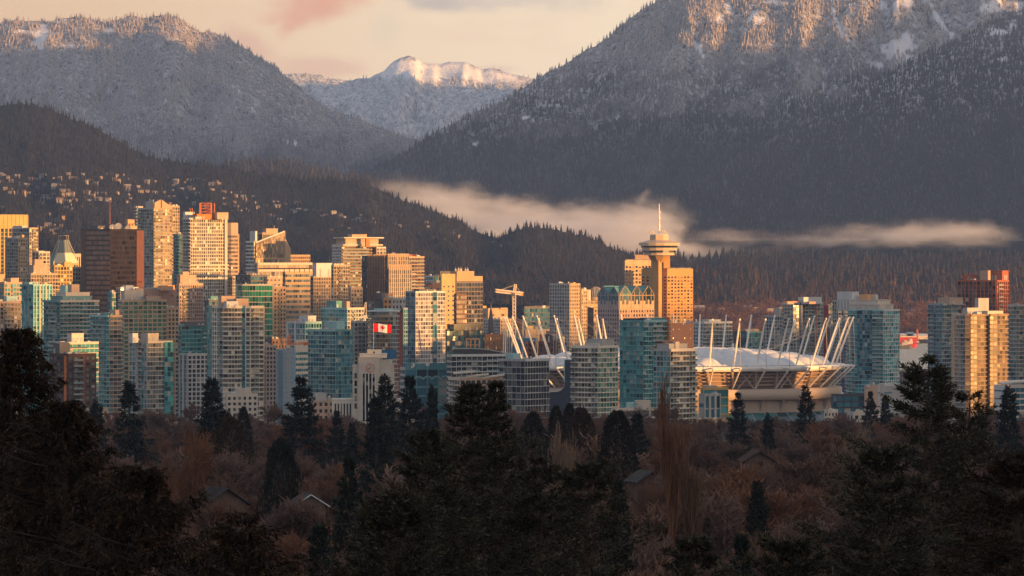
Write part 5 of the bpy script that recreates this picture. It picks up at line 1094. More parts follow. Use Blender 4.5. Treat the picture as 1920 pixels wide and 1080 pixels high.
T = Tower('big teal glass tower with white penthouse right of the stadium', 1593, 1656, 1690, 583, 3780, S(LTEAL, GT, 3.0, 3.2, 0.18, 0.06, 0.5, 0.1, bal=((0.0, 0.18), (0.72, 1.0)), balm=WHITE), S(LGREY, GT, 3.0, 3.0, 0.2, 0.1, 0.4, 0.15), th=38)
T.box(1596, 1678, 572, WHITE, 'penthouse', trim=True); T.box(1598, 1672, 563, WHITE, 'upper_penthouse', off=3); T.box(1571, 1612, 548, LGREY, 'lift_block', off=12); T.box(1612, 1636, 553, ORANGE, 'orange_roof_room', off=5); T.box(1634, 1647, 553, WHITE, off=5); T.strip(0, 0.28, 0.7, GB, 0.35, 1, 0.55, 'darker_glass_bay'); T.clutter(6)
T = Tower('grey shaded glass tower left of the gold curved tower', 1742, 1766, 1800, 572, 3500, slabs(BLUEP, GB, 3, 2.8, bal=((0.2, 0.5),)), slabs(GREYC, GB, 3, 2.8, bal=((0.4, 0.8),)), th=45); T.box(1760, 1808, 559, PINKW); T.box(1772, 1812, 571, GREYC); T.clutter(5)
CUL = slabs(GREYC, GS, 2.95, 2.8, hs=0.22, hp=0.9); CUR = slabs(mat('sun_gold_slab', (0.27, 0.19, 0.115), 0.7, 0.3), glass('sun_gold', (0.15, 0.115, 0.08), 0.4, 1.6, (0.34, 0.26, 0.17), pb=0.1, rough=0.45, spec=0.5), 2.95, 2.8, hs=0.24, hp=1.1)  # grey left and gold right carry shade and sun in their colour
T = Tower('curved condo tower lit gold on its right side near the right edge', 1792, 1815, 1889, 592, 3300, None, None, pts=[(1790,22),(1794,12),(1801,5),(1810,1),(1820,0),(1832,2),(1845,6),(1851,9),(1856,6),(1870,8),(1889,16)], sides=[CUL, CUL, CUL, CUR, CUR, CUR, CUR, curtain(TAN, GLASS['sun_gold']), CUR, CUR], depth=24)
T.box(1806, 1838, 578, GREYC, 'penthouse_roof'); T.box(1828, 1856, 560, GREYC, off=8); T.box(1842, 1884, 584, WHITE, 'penthouse'); T.clutter(6)
T = Tower('rust red steel gridded tower with roof garden behind the gold curved tower', 1800, 1868, 1894, 528, 3900, S(RED, GD_, 3.2, 3.6, 0.14, 0.18, 0.3, 0.6), S(RED, GGOLD, 3.2, 3.0, 0.2, 0.22, 0.8, 0.9, bal=((0.1, 0.5),)), th=35)
T.box(1842, 1893, 508, RED, 'plant_frame'); T.box(1838, 1858, 508, PINKW, 'stair_head', off=-8); T.clutter(3)
for k in range(5):
    mb = MB(); x = X(1806+k*6.5, T.D+12); z = T.z1
    for i in range(40):
        a, b = random.uniform(0, 6.28), random.uniform(0.2, 1.6); c = np.array([x+b*cos(a), T.D+12+b*sin(a), z+2+random.uniform(0, 3.8)]); u = np.random.default_rng(i+k*50).normal(size=(2, 3))*0.7; mb.face([c, c+u[0], c+u[1]])
    mb.tube((x, T.D+12, z), (x, T.D+12, z+3), 0.15, 0.1, 5); o = mb.build('roof_garden_tree', mat('reddish_foliage', (0.12, 0.045, 0.03), 0.9, 0.1), None, (x, T.D+12, z)); tag(o, 'small reddish tree in the roof garden of the rust red tower', 'tree', 'roof garden trees')
Tower('shaded grey tower cut off by the right edge of the picture', 1893, 1905, 1960, 574, 3450, slabs(GREYC, GB), slabs(GREYC, GS, bal=((0.2, 0.6),)), th=55).clutter(4)
Tower('slim dark tower strip beside the right edge tower', 1888, 1892, 1900, 600, 3600, grid(DGREY, GB), grid(TAN, GGOLD))
T = Tower('low white building with bowed roof near the right edge', 1868, 1886, 1960, 726, 2650, curtain(LGREY, GB, 4, 4, hs=0.8), bands(WHITE, GB, 3.4, 3, hs=0.3), th=65, name='low_building')
mb = MB(); n = 10
for i in range(n):
    a0, a1 = i/n, (i+1)/n; f = lambda t: (X(1880+t*80, T.D+4), Zy(726-11*sin(pi*(0.2+0.5*t)), T.D)); (xa, za), (xb, zb) = f(a0), f(a1); mb.hexa([(xa, T.D+3, za-0.8), (xb, T.D+3, zb-0.8), (xb, T.D+30, zb-0.8), (xa, T.D+30, za-0.8)], [(xa, T.D+3, za), (xb, T.D+3, zb), (xb, T.D+30, zb), (xa, T.D+30, za)])
mb.build('bowed_roof', WHITE, T.root, T.loc)
Tower('flat grey shed with pinkish lit wall right of the stadium', 1646, 1650, 1712, 724, 2960, curtain(LGREY, GB, 9, 9, hs=0.9), curtain(GREYC, GB, 9, 12, hs=0.9, ws=0.5), th=65, name='low_building').box(1650, 1690, 720, LGREY).clutter(4)
Tower('small blank pinkish box building right of the stadium', 1621, 1623, 1647, 726, 2900, curtain(PINKW, GB, 12, 12, hs=0.95, ws=0.9), curtain(PINKW, GB, 12, 12, hs=0.95, ws=0.9), th=65, name='low_building').clutter(2)
Tower('dim podium block in shade between stadium and big glass tower', 1560, 1568, 1640, 742, 3150, curtain(NAVY, GB, 4, 4), S(NAVY, GB, 4, 5, 0.3, 0.1, 0.3, 0.3), th=65, name='podium_block').clutter(4)
# low things at the foot of the towers
T = Tower('low white flat roofed building with roof room below the teal tower', 1146, 1150, 1236, 769, 2480, bands(WHITE, GB), S(WHITE, GS, 4.0, 4.6, 0.3, 0.16, 0.4, 0.3), th=72, depth=20, name='low_building'); T.box(1191, 1220, 752, WHITE); T.box(1174, 1192, 756, LTEAL); T.clutter(4)
T = Tower('grey folded metal pavilion left of the stadium bowl', 1311, 1320, 1352, 742, 2700, curtain(GREYC, GB, 9, 4, hs=0.8), S(GREYC, GB, 8, 4.0, 0.1, 0.4, 0.1, 0.5), th=55, name='pavilion'); T.clutter(2)
T = Tower('yellow framed building with teal glass in front of the stadium bowl', 1314, 1318, 1366, 730, 2900, curtain(YELLOW, GT), S(YELLOW, GT, 5, 8, 0.16, 0.06, 0.5, 0.6), th=68, name='low_building'); T.box(1320, 1345, 724, GREYC)
Tower('low white house row with dark windows below big cream condo', 418, 425, 482, 742, 2520, punched(WHITE), punched(WHITE, GD_, 3.0, 3.0), th=70, name='low_building').box(440, 470, 730, WHITE).clutter(5)
Tower('low pale building with pink bowed canopy beside the clock tower building', 583, 586, 626, 752, 2480, punched(PINKW), punched(PINKW, GD_, 3.2, 3.2), th=72, name='low_building').box(586, 612, 738, GREYC).clutter(5)
Tower('small pinkish flat roofed box below the teal balconied tower', 184, 188, 201, 768, 2480, curtain(PINKW, GB, 9, 9, hs=0.9), curtain(PINKW, GB, 9, 9, hs=0.9), name='low_building')
Tower('low cream rooftops at the foot of the slim front tower', 236, 262, 330, 797, 2300, punched(WHITE), punched(CREAM, GD_, 3.2, 3.4), th=60, name='low_building').box(284, 320, 786, WHITE).box(255, 285, 790, PINKW).clutter(8)
Tower('grey low block with small windows at the foot of the white grid tower', 176, 184, 236, 790, 2380, punched(GREYC), punched(GREYC, GD_, 3.2, 3.4), th=65, name='low_building').clutter(5)
Tower('brown roofed low block between bare trees right of centre', 1300, 1306, 1364, 790, 2380, punched(BRICK), punched(TAN, GD_, 3.2, 3.4), th=68, name='low_building').clutter(4)
Tower('small white house front under the right conifer', 1546, 1552, 1572, 772, 2420, punched(WHITE), punched(WHITE, GD_, 3.2, 3.0), name='low_building').clutter(2)
Tower('long low pale block with roof dormers left of the right fir', 1590, 1600, 1662, 776, 2450, punched(GREYC), punched(WHITE, GD_, 3.2, 3.4), th=68, name='low_building').clutter(5)
# ------------------------------------------------------------------ the stadium
def stadium():
    D = 3500.0; cx = X(1273, D); cy = D; RX, RY = 113.0, 92.0; z_rim = 52.0
    zg = ground(D-90)-2
    S0 = thing('stadium', 'large oval stadium with white pillowed roof and a ring of leaning masts', 'stadium', (cx, cy, zg)); L = (cx, cy, zg)
    CONC = mat('stadium_concrete', (0.37, 0.28, 0.22), 0.85, 0.2, 0.12, 0.05, streak=True); WST = mat('white_steel', (0.72, 0.69, 0.65), 0.5, 0.4, 0.05, 0.1)
    E = lambda t, k, z, dk=0.0: np.array([cx+(RX*k+dk)*sin(t), cy-(RY*k+dk)*cos(t), z])
    N = 144
    def ring(name, prof, m, seg=N, smooth=False):
        """prof: list of (k, z) from bottom to top"""
        V = np.array([E(2*pi*i/seg, k, z) for (k, z) in prof for i in range(seg)]); Q = []
        for j in range(len(prof)-1):
            for i in range(seg): a = j*seg+i; b = j*seg+(i+1) % seg; Q.append((a, b, b+seg, a+seg))
        o = npmesh(name, V-np.array(L), np.array(Q), m, S0, smooth=smooth); return o
    ring('lower_bowl', [(1.0, zg), (1.0, 20.5), (0.995, 26), (0.99, 30)], CONC)
    ring('concrete_band', [(1.005, 30.1), (1.04, 30.4), (1.04, 37.6), (0.93, 38.0)], mat('pale_concrete', (0.46, 0.36, 0.28), 0.85, 0.2, 0.05, 0.05))
    ring('recessed_wall', [(0.925, 38.1), (0.985, 49.5)], mat('brown_concrete', (0.30, 0.22, 0.17), 0.85, 0.2, 0.1, 0.1))
    for k, (z, h) in enumerate(((40.2, 0.8), (43.0, 0.7), (45.6, 0.7), (48.0, 0.7))):
        ring('wall_louvre', [(0.945+0.004*k*3, z), (0.965+0.0135*k, z), (0.965+0.0135*k, z+h), (0.945+0.004*k*3, z+h)], CONC)
    ring('ring_beam', [(0.97, 50.4), (1.06, 50.4), (1.065, 53.8), (0.97, 54.0), (0.97, 50.4)], WST)
    # pillowed roof
    SEG, RGS, sub = 36, 6, 6; nt, nr = SEG*sub, RGS*sub; V = []
    for j in range(nr+1):
        r = 0.02+0.95*j/nr
        for i in range(nt):
            t = 2*pi*i/nt; a = abs(sin(SEG/2*t+pi*(0.5 if int((j-0.001)//sub) % 2 else 0))); b = abs(sin(pi*j/sub))
            h = 10.5*(1-r**2.2)+4.2*(a**0.6)*(b**0.6)*(0.35+0.65*r)
            p = E(t, r, z_rim+1.6+h); V.append(p)
    V = np.array(V); Q = np.array([(j*nt+i, j*nt+(i+1) % nt, (j+1)*nt+(i+1) % nt, (j+1)*nt+i) for j in range(nr) for i in range(nt)])[:, ::-1]
    npmesh('membrane_roof', V-np.array(L), Q, mat('white_membrane', (0.60, 0.60, 0.60), 0.6, 0.3, 0.06, 0.05), S0, smooth=True)
    # masts, struts, braces
    M = 40
    cab = MB()
    for i in range(M):
        t = 2*pi*i/M+0.004; b = E(t, 1.0, 53.0); tip = E(t, 1.115, 87.8); d = tip-b; foot = E(t, 1.04, 30.4+6); 
        mast = MB(); mast.tube(b, b+d*0.35, 0.5, 0.72, 7, True); mast.tube(b+d*0.35, b+d*0.75, 0.72, 0.65, 7, False); mast.tube(b+d*0.75, tip, 0.65, 0.3, 7, True)
        mast.box(tuple(tip-np.array([0, 0, 0.6])), (0.9, 0.9, 1.2), t)
        mast.build('mast', WST, S0, L)
        out = E(t, 1.125, 52.6)
        st = MB(); st.tube(tip-np.array([0, 0, 0.8]), out, 0.2, 0.2, 6); st.build('mast_strut', GREYC, S0, L)
        br = MB(); low = E(t, 0.985, 38.4); br.tube(out, low, 0.6, 0.6, 6); br.tube(out, E(t, 1.0, 53.4), 0.55, 0.55, 6); br.build('outrigger', WST, S0, L)
        rb = MB(); q = np.cross((0, 0, 1), (low-b)/np.linalg.norm(low-b)); q = q/np.linalg.norm(q)*0.8
        lo2 = E(t+0.02, 0.94, 38.2); hi2 = E(t-0.015, 1.01, 50.3); o2 = E(t, 1.0, 0)-E(t, 0.975, 0)
        rb.hexa([lo2-q, lo2+q, lo2+q+o2, lo2-q+o2], [hi2-q, hi2+q, hi2+q+o2*0.6, hi2-q+o2*0.6]); rb.build('raking_column', CONC, S0, L)
        for f in (0.55,): cab.tube(tip, E(t, f, z_rim+1.6+10.5*(1-f**2.2)+1.5), 0.035, 0.035, 3, False)
        # corbels under the band
        cb = MB(); p0 = E(t+0.03, 0.995, 22.5); tt = np.array([cos(t), sin(t), 0])*0.5; oo = E(t, 1.0, 0)-E(t, 0.95, 0)
        cb.hexa([p0-tt, p0+tt, p0+tt+oo*0.2, p0-tt+oo*0.2], [p0-tt+np.array([0, 0, 7.4]), p0+tt+np.array([0, 0, 7.4]), p0+tt+oo*0.8+np.array([0, 0, 7.4]), p0-tt+oo*0.8+np.array([0, 0, 7.4])]); cb.build('corbel', CONC, S0, L)
    cab.build('roof_cables', STEEL, S0, L)
    for i in (4, -4, 2):
        x = MB(); t = 2*pi*(i+0.2)/M; x.tube(E(t, 1.0, 38.5), E(t+0.11, 1.0, 50.2), 0.6, 0.6, 6); x.tube(E(t+0.11, 1.0, 38.5), E(t+0.02, 1.0, 50.2), 0.6, 0.6, 6); x.build('cross_brace', CONC, S0, L)
    # sloping glass skirt and the concourse below it
    g = MB(); fr = MB(); n = 72
    for i in range(n):
        a, b = 2*pi*i/n, 2*pi*(i+1)/n
        if cos(a) < 0.15: continue
        g.face([E(a, 1.07, 15.2), E(b, 1.07, 15.2), E(b, 1.008, 21.2), E(a, 1.008, 21.2)]); fr.tube(E(a, 1.072, 15.3), E(a, 1.01, 21.3), 0.25, 0.25, 4)
    g.build('glass_skirt', glass('skirt', (0.03, 0.10, 0.10), 0.6, 1.6, (0.2, 0.26, 0.25), pb=0.05), S0, L, rnd=True); fr.build('skirt_ribs', GREYC, S0, L)
    g = MB(); fr = MB()
    for i in range(n*2):
        a, b = 2*pi*i/n/2, 2*pi*(i+1)/n/2
        if cos(a) < 0.15: continue
        g.face([E(a, 1.055, 10.5), E(b, 1.055, 10.5), E(b, 1.055, 15.1), E(a, 1.055, 15.1)]); fr.tube(E(a, 1.06, 10.5), E(a, 1.06, 15.1), 0.22, 0.22, 4)
    g.build('concourse_glass', GT, S0, L, rnd=True); fr.build('concourse_mullions', WHITE, S0, L)
    ring('concourse_wall', [(1.05, zg), (1.06, zg), (1.06, 10.4), (1.05, 10.4)], CONC)
    for i in range(-7, 8):
        d = MB(); t = 2*pi*i/60; p = E(t, 1.06, 0); w = np.array([cos(t), sin(t)]); nn = np.array([sin(t), -cos(t)]); d.slab(p[:2], w, nn, -2.2, 2.2, 6.0, 9.4, 0.0, 0.15); d.build('gate_opening', BROWN, S0, L)
stadium()

# ------------------------------------------------------------------ the clock tower of the city hall
def city_hall():
    D = 2350; zg = ground(D)-2; z = lambda y: Zy(y, D); x = lambda p: X(p, D)
    H = thing('city_hall', 'pale stone city hall tower with red clock and tall dark window strips', 'city hall', (x(700), D, zg)); L = (x(700), D, zg)
    ST = mat('city_hall_stone', (0.50, 0.46, 0.40), 0.85, 0.2, 0.06, 0.5); ST2 = mat('city_hall_stone_trim', (0.58, 0.54, 0.48), 0.85, 0.2, 0.05, 0.5)
    def blk(name, p0, p1, yt, d0, dep, m=ST, yb=None, cap=True):
        mb = MB(); zb = zg if yb is None else z(yb); mb.hexa([(x(p0), D+d0, zb), (x(p1), D+d0, zb), (x(p1), D+d0+dep, zb), (x(p0), D+d0+dep, zb)], [(x(p0), D+d0, z(yt)), (x(p1), D+d0, z(yt)), (x(p1), D+d0+dep, z(yt)), (x(p0), D+d0+dep, z(yt))])
        if cap: mb.box(((x(p0)+x(p1))/2, D+d0+dep/2, z(yt)+0.16), (x(p1)-x(p0)+0.5, dep+0.5, 0.3))
        mb.build(name, m, H, L)
    blk('central_tower', 672, 712, 671, 0, 12); blk('tower_top', 674, 724, 664.5, 2.5, 10, ST2, 671.5); blk('shoulder', 661, 671.9, 686, 1.0, 11); blk('shoulder', 712.1, 734, 676.5, 1.0, 12)
    blk('shoulder', 716, 738, 684, 2.2, 12); blk('penthouse', 688, 714, 657.5, 5, 6, ST2, 665)
    blk('wing', 622, 660.8, 750, 3, 14, ST2); blk('wing', 738.2, 776, 750, 3, 14, ST2)
    mb = MB(); mb.slab((x(699), D+5), np.array([1.0, 0]), np.array([0, -1.0]), 0, 0.9, z(664), z(659.5), 0, 0.06); mb.build('penthouse_door', DGREY, H, L)
    # tall window strips between fins
    for k in range(5):
        a = 680.0+k*6.2
        if k < 4 or True:
            g = MB(); n = 12; w0, w1 = x(a), x(a+4.0)
            for i in range(n):
                za, zb = z(790-i*(790-700.5)/n), z(790-(i+1)*(790-700.5)/n); g.face([(w0, D-0.04, za), (w1, D-0.04, za), (w1, D-0.04, zb), (w0, D-0.04, zb)])
                if i % 3 == 2: g.slab((w0, D), np.array([1.0, 0]), np.array([0, -1.0]), 0, w1-w0, zb-0.35, zb, 0, 0.08)
            if k < 4: g.build('window', GD_, H, L, rnd=True)
    mb = MB()
    for k in range(5):
        a = x(678.2+k*6.2); mb.slab((a, D), np.array([1.0, 0]), np.array([0, -1.0]), 0, x(680)-x(678.2), zg, z(700.3), 0, 0.42)
    mb.build('fins', ST2, H, L)
    for p, dd, ys in ((664.5, 1.0, (704, 718.5, 732.5, 746.5, 761)), (719, 1.0, (702.5, 712.5, 725, 739, 753))):
        for y in ys:
            g = MB(); w = x(p+4.6)-x(p); h = z(y-4.6)-z(y+4.6) if p < 700 else z(y-2.6)-z(y+2.6)
            g.face([(x(p), D+dd-0.03, z(y)-h/2), (x(p)+w, D+dd-0.03, z(y)-h/2), (x(p)+w, D+dd-0.03, z(y)+h/2), (x(p), D+dd-0.03, z(y)+h/2)])
            g.slab((x(p)-0.1, D+dd), np.array([1.0, 0]), np.array([0, -1.0]), 0, w+0.2, z(y)-h/2-0.2, z(y)-h/2, 0, 0.15); g.slab((x(p), D+dd), np.array([1.0, 0]), np.array([0, -1.0]), w/2-0.05, w/2+0.05, z(y)-h/2, z(y)+h/2, 0, 0.07)
            g.build('window', GD_, H, L, rnd=True)
    for k in range(6):
        g = MB(); p = 627+k*5.6; g.slab((x(p), D+3), np.array([1.0, 0]), np.array([0, -1.0]), 0, x(3.0)-x(0), z(786), z(757), 0.0, 0.1); g.build('window', GD_, H, L, rnd=True)
    # clock: orange-red marks and hands straight on the stone
    RC = mat('clock_red', (0.60, 0.10, 0.05), 0.6, 0.3, 0.03); ck = MB(); cxx, cz = x(694), z(690); r = 8.6*D/F
    def bar(mb, a, r0, r1, w):
        s_, c_ = sin(a), cos(a); P = lambda rr, ww: (cxx+s_*rr+c_*ww, cz+c_*rr-s_*ww)
        q = [P(r0, -w), P(r0, w), P(r1, w), P(r1, -w)]
        mb.hexa([(u, D-0.02, v) for u, v in q], [(u, D-0.22, v) for u, v in q])
    n = 40
    for k in range(12): ck = MB(); bar(ck, 2*pi*k/12, r*0.74, r*1.0, 0.20 if k % 3 else 0.27); ck.build('clock_mark', RC, H, L)
    h = MB(); bar(h, 2*pi*(7.66/12), -r*0.2, r*0.48, 0.17); h.build('hour_hand', RC, H, L); h = MB(); bar(h, 2*pi*(39.5/60), -r*0.28, r*0.72, 0.11); h.build('minute_hand', mat('clock_hand_dark', (0.12, 0.05, 0.04), 0.6, 0.3), H, L)
    # second clock seen edge-on on the east side
    h = MB(); h.box((x(738)+0.12, D+8, z(688)), (0.2, 3.6, 4.2)); h.build('side_clock', RC, H, L)
    # flag
    Pp = thing('flagpole', 'white flagpole on the city hall roof carrying the red and white flag', 'flagpole', (x(699.5), D+7, z(657)))
    mb = MB(); mb.tube((x(699.5), D+7, z(657.6)), (x(699.5), D+7, z(606)), 0.16, 0.09, 8); mb.build('pole', WHITE, Pp, tuple(Pp.location))
    mb = MB(); mb.tube((x(699.5), D+7, z(606)), (x(699.5), D+7, z(605)), 0.22, 0.1, 8); mb.build('finial', TAN, Pp, tuple(Pp.location))
    # maple-leaf flag with ripples, a thin cloth of real thickness
    W_, Hh = 34*D/F, 15.6*D/F; nu, nv = 68, 34
    leaf = [(0, .43), (.06, .31), (.13, .34), (.10, .14), (.19, .24), (.21, .19), (.31, .21), (.28, .11), (.32, .08), (.16, -.06), (.18, -.13), (.02, -.11), (.025, -.31)]
    leaf = leaf+[(-a, b) for a, b in leaf[::-1]]
    def inleaf(a, b):
        c = False; n_ = len(leaf)
        for i in range(n_):
            (x1, y1), (x2, y2) = leaf[i], leaf[i-1]
            if (y1 > b) != (y2 > b) and a < (x2-x1)*(b-y1)/(y2-y1)+x1: c = not c
        return c
    RF, WF = mat('flag_red', (0.62, 0.015, 0.025), 0.8, 0.1, 0.04), mat('flag_white', (0.80, 0.79, 0.78), 0.8, 0.1, 0.02)
    f = MB(); fx, fz = x(700), z(607)
    P = lambda u, v, e: (fx+W_*u*0.985, D+7+1.0*sin(u*7.5+v*0.8)*(0.2+u)*0.55+e, fz-Hh*v-W_*0.06*u+0.35*sin(u*6+0.5)*u)
    for i in range(nu):
        for j in range(nv):
            u, v = (i+0.5)/nu, (j+0.5)/nv; a = (u-0.5)*W_/Hh*1.0; b = 0.5-v
            red = u < 0.25 or u > 0.75 or inleaf(a*1.05, b*1.05)
            f.mi = 1 if red else 0
            for e in (0.0, 0.03):
                q = [P(i/nu, j/nv, e), P((i+1)/nu, j/nv, e), P((i+1)/nu, (j+1)/nv, e), P(i/nu, (j+1)/nv, e)]; f.face(q if e else q[::-1])
    o = f.build('flag', [WF, RF], None, (fx, D+7, fz), smooth=True); tag(o, 'red and white maple leaf flag flying above the clock tower building', 'flag')
city_hall()

# ------------------------------------------------------------------ cranes, spire, harbour
def lattice(mb, p, q, w, r=0.15, n=10):
    p, q = np.array(p, float), np.array(q, float); d = (q-p)/np.linalg.norm(q-p); a = np.cross(d, (0, 1, 0.1)); a /= np.linalg.norm(a); b = np.cross(d, a)
    cs = [a+b, a-b, -a-b, -a+b]
    for c in cs: mb.tube(p+c*w/2, q+c*w/2, r, r, 4, False)
    for i in range(n):
        s0, s1 = p+(q-p)*i/n, p+(q-p)*(i+1)/n
        for k in range(4): mb.tube(s0+cs[k]*w/2, s1+cs[(k+1) % 4]*w/2, r*0.7, r*0.7, 4, False)
def tower_crane():
    D = 4500; x = lambda p: X(p, D); z = lambda y: Zy(y, D); PS = mat('crane_white', (0.70, 0.60, 0.50), 0.6, 0.3, 0.05)
    t = thing('tower_crane', 'pale lattice tower crane with horizontal jib beside the gridded office slab', 'crane', (x(964), D, ground(D))); L = tuple(t.location)
    m = MB(); lattice(m, (x(964), D, ground(D)), (x(964), D, z(551)), 2.6, 0.38, 26); m.build('mast', PS, t, L)
    m = MB(); lattice(m, (x(929), D-8, z(545)), (x(964), D, z(549)), 2.4, 0.42, 12); m.build('jib', PS, t, L)
    m = MB(); lattice(m, (x(964), D, z(549)), (x(980), D+5, z(550.5)), 2.2, 0.42, 6); m.build('counter_jib', PS, t, L)
    m = MB(); m.box((x(977), D+4, z(551.5)), (4, 2.4, 3)); m.build('counterweight', ORANGE, t, L)
    m = MB(); lattice(m, (x(964), D, z(549)), (x(966.5), D, z(533)), 2.0, 0.4, 6); m.build('tower_head', PS, t, L)
    m = MB(); m.box((x(962), D-2, z(552.5)), (3, 3, 3)); m.build('cab', DGREY, t, L)
    m = MB(); m.tube((x(966), D, z(534)), (x(935), D-7, z(545)), 0.14, 0.14, 4); m.tube((x(966), D, z(534)), (x(977), D+4, z(550)), 0.14, 0.14, 4); m.build('tie_bars', PS, t, L)
tower_crane()
def luffer():
    D = 3600; x = lambda p: X(p, D); z = lambda y: Zy(y, D)
    t = thing('crane', 'white folded A-frame crane standing on the roof behind the grey white condo', 'crane', (x(684), D, z(600))); L = tuple(t.location)
    m = MB(); lattice(m, (x(679), D, z(592)), (x(686), D+3, z(567)), 1.0, 0.22, 7); m.build('jib', WHITE, t, L)
    m = MB(); m.tube((x(686), D+3, z(567)), (x(687), D, z(592)), 0.3, 0.3, 5); m.tube((x(682), D, z(580)), (x(687), D, z(592)), 0.2, 0.2, 5); m.build('back_stay', WHITE, t, L)
    m = MB(); m.box((x(684), D, z(594)), (5, 3, 2.4)); m.tube((x(684), D, z(612)), (x(684), D, z(594)), 0.9, 0.9, 8); m.build('slewing_base', LGREY, t, L)
luffer()
def small_crane():
    D = 2960; x = lambda p: X(p, D); z = lambda y: Zy(y, D)
    t = thing('tower_crane', 'slim orange topped tower crane mast in front of the plain pale blue building', 'crane', (x(540.5), D, ground(D))); L = tuple(t.location)
    m = MB(); lattice(m, (x(540.5), D, ground(D)), (x(540.5), D, z(655)), 1.5, 0.16, 26); m.build('mast', mat('pinkish_steel', (0.42, 0.28, 0.22), 0.7, 0.3), t, L)
    m = MB(); lattice(m, (x(540.5), D, z(655)), (x(541.5), D, z(629)), 1.5, 0.26, 8); m.build('upper_mast', RUST, t, L)
    m = MB(); m.box((x(541), D-1, z(650)), (1.8, 1.8, 2.2)); m.build('cab', WHITE, t, L)
    m = MB(); lattice(m, (x(541), D, z(645)), (x(575), D+14, z(644)), 0.9, 0.14, 12); m.box((x(572), D+13, z(645)), (3, 1.5, 2)); m.build('jib', RUST, t, L)
small_crane()
def spire():
    D = 4600; x = lambda p: X(p, D); z = lambda y: Zy(y, D)
    t = thing('church', 'slender dark church spire rising left of the tower crane', 'church', (x(920.5), D, ground(D))); L = tuple(t.location)
    m = MB(); m.hexa([(x(920.5)+3.4*cos(a), D+3.4*sin(a), z(627)) for a in np.arange(8)*pi/4], [(x(920.5)+2.2*cos(a), D+2.2*sin(a), z(600)) for a in np.arange(8)*pi/4]); m.hexa([(x(920.5)+2.2*cos(a), D+2.2*sin(a), z(600)) for a in np.arange(8)*pi/4], [(x(920.5)+0.15*cos(a), D+0.15*sin(a), z(568)) for a in np.arange(8)*pi/4], (False, True)); m.build('spire', mat('spire_copper', (0.13, 0.12, 0.11), 0.8, 0.2), t, L)
    m = MB(); m.box((x(920.5), D, (ground(D)+z(627))/2), (8, 8, z(627)-ground(D))); m.build('tower_base', GREYC, t, L)
spire()
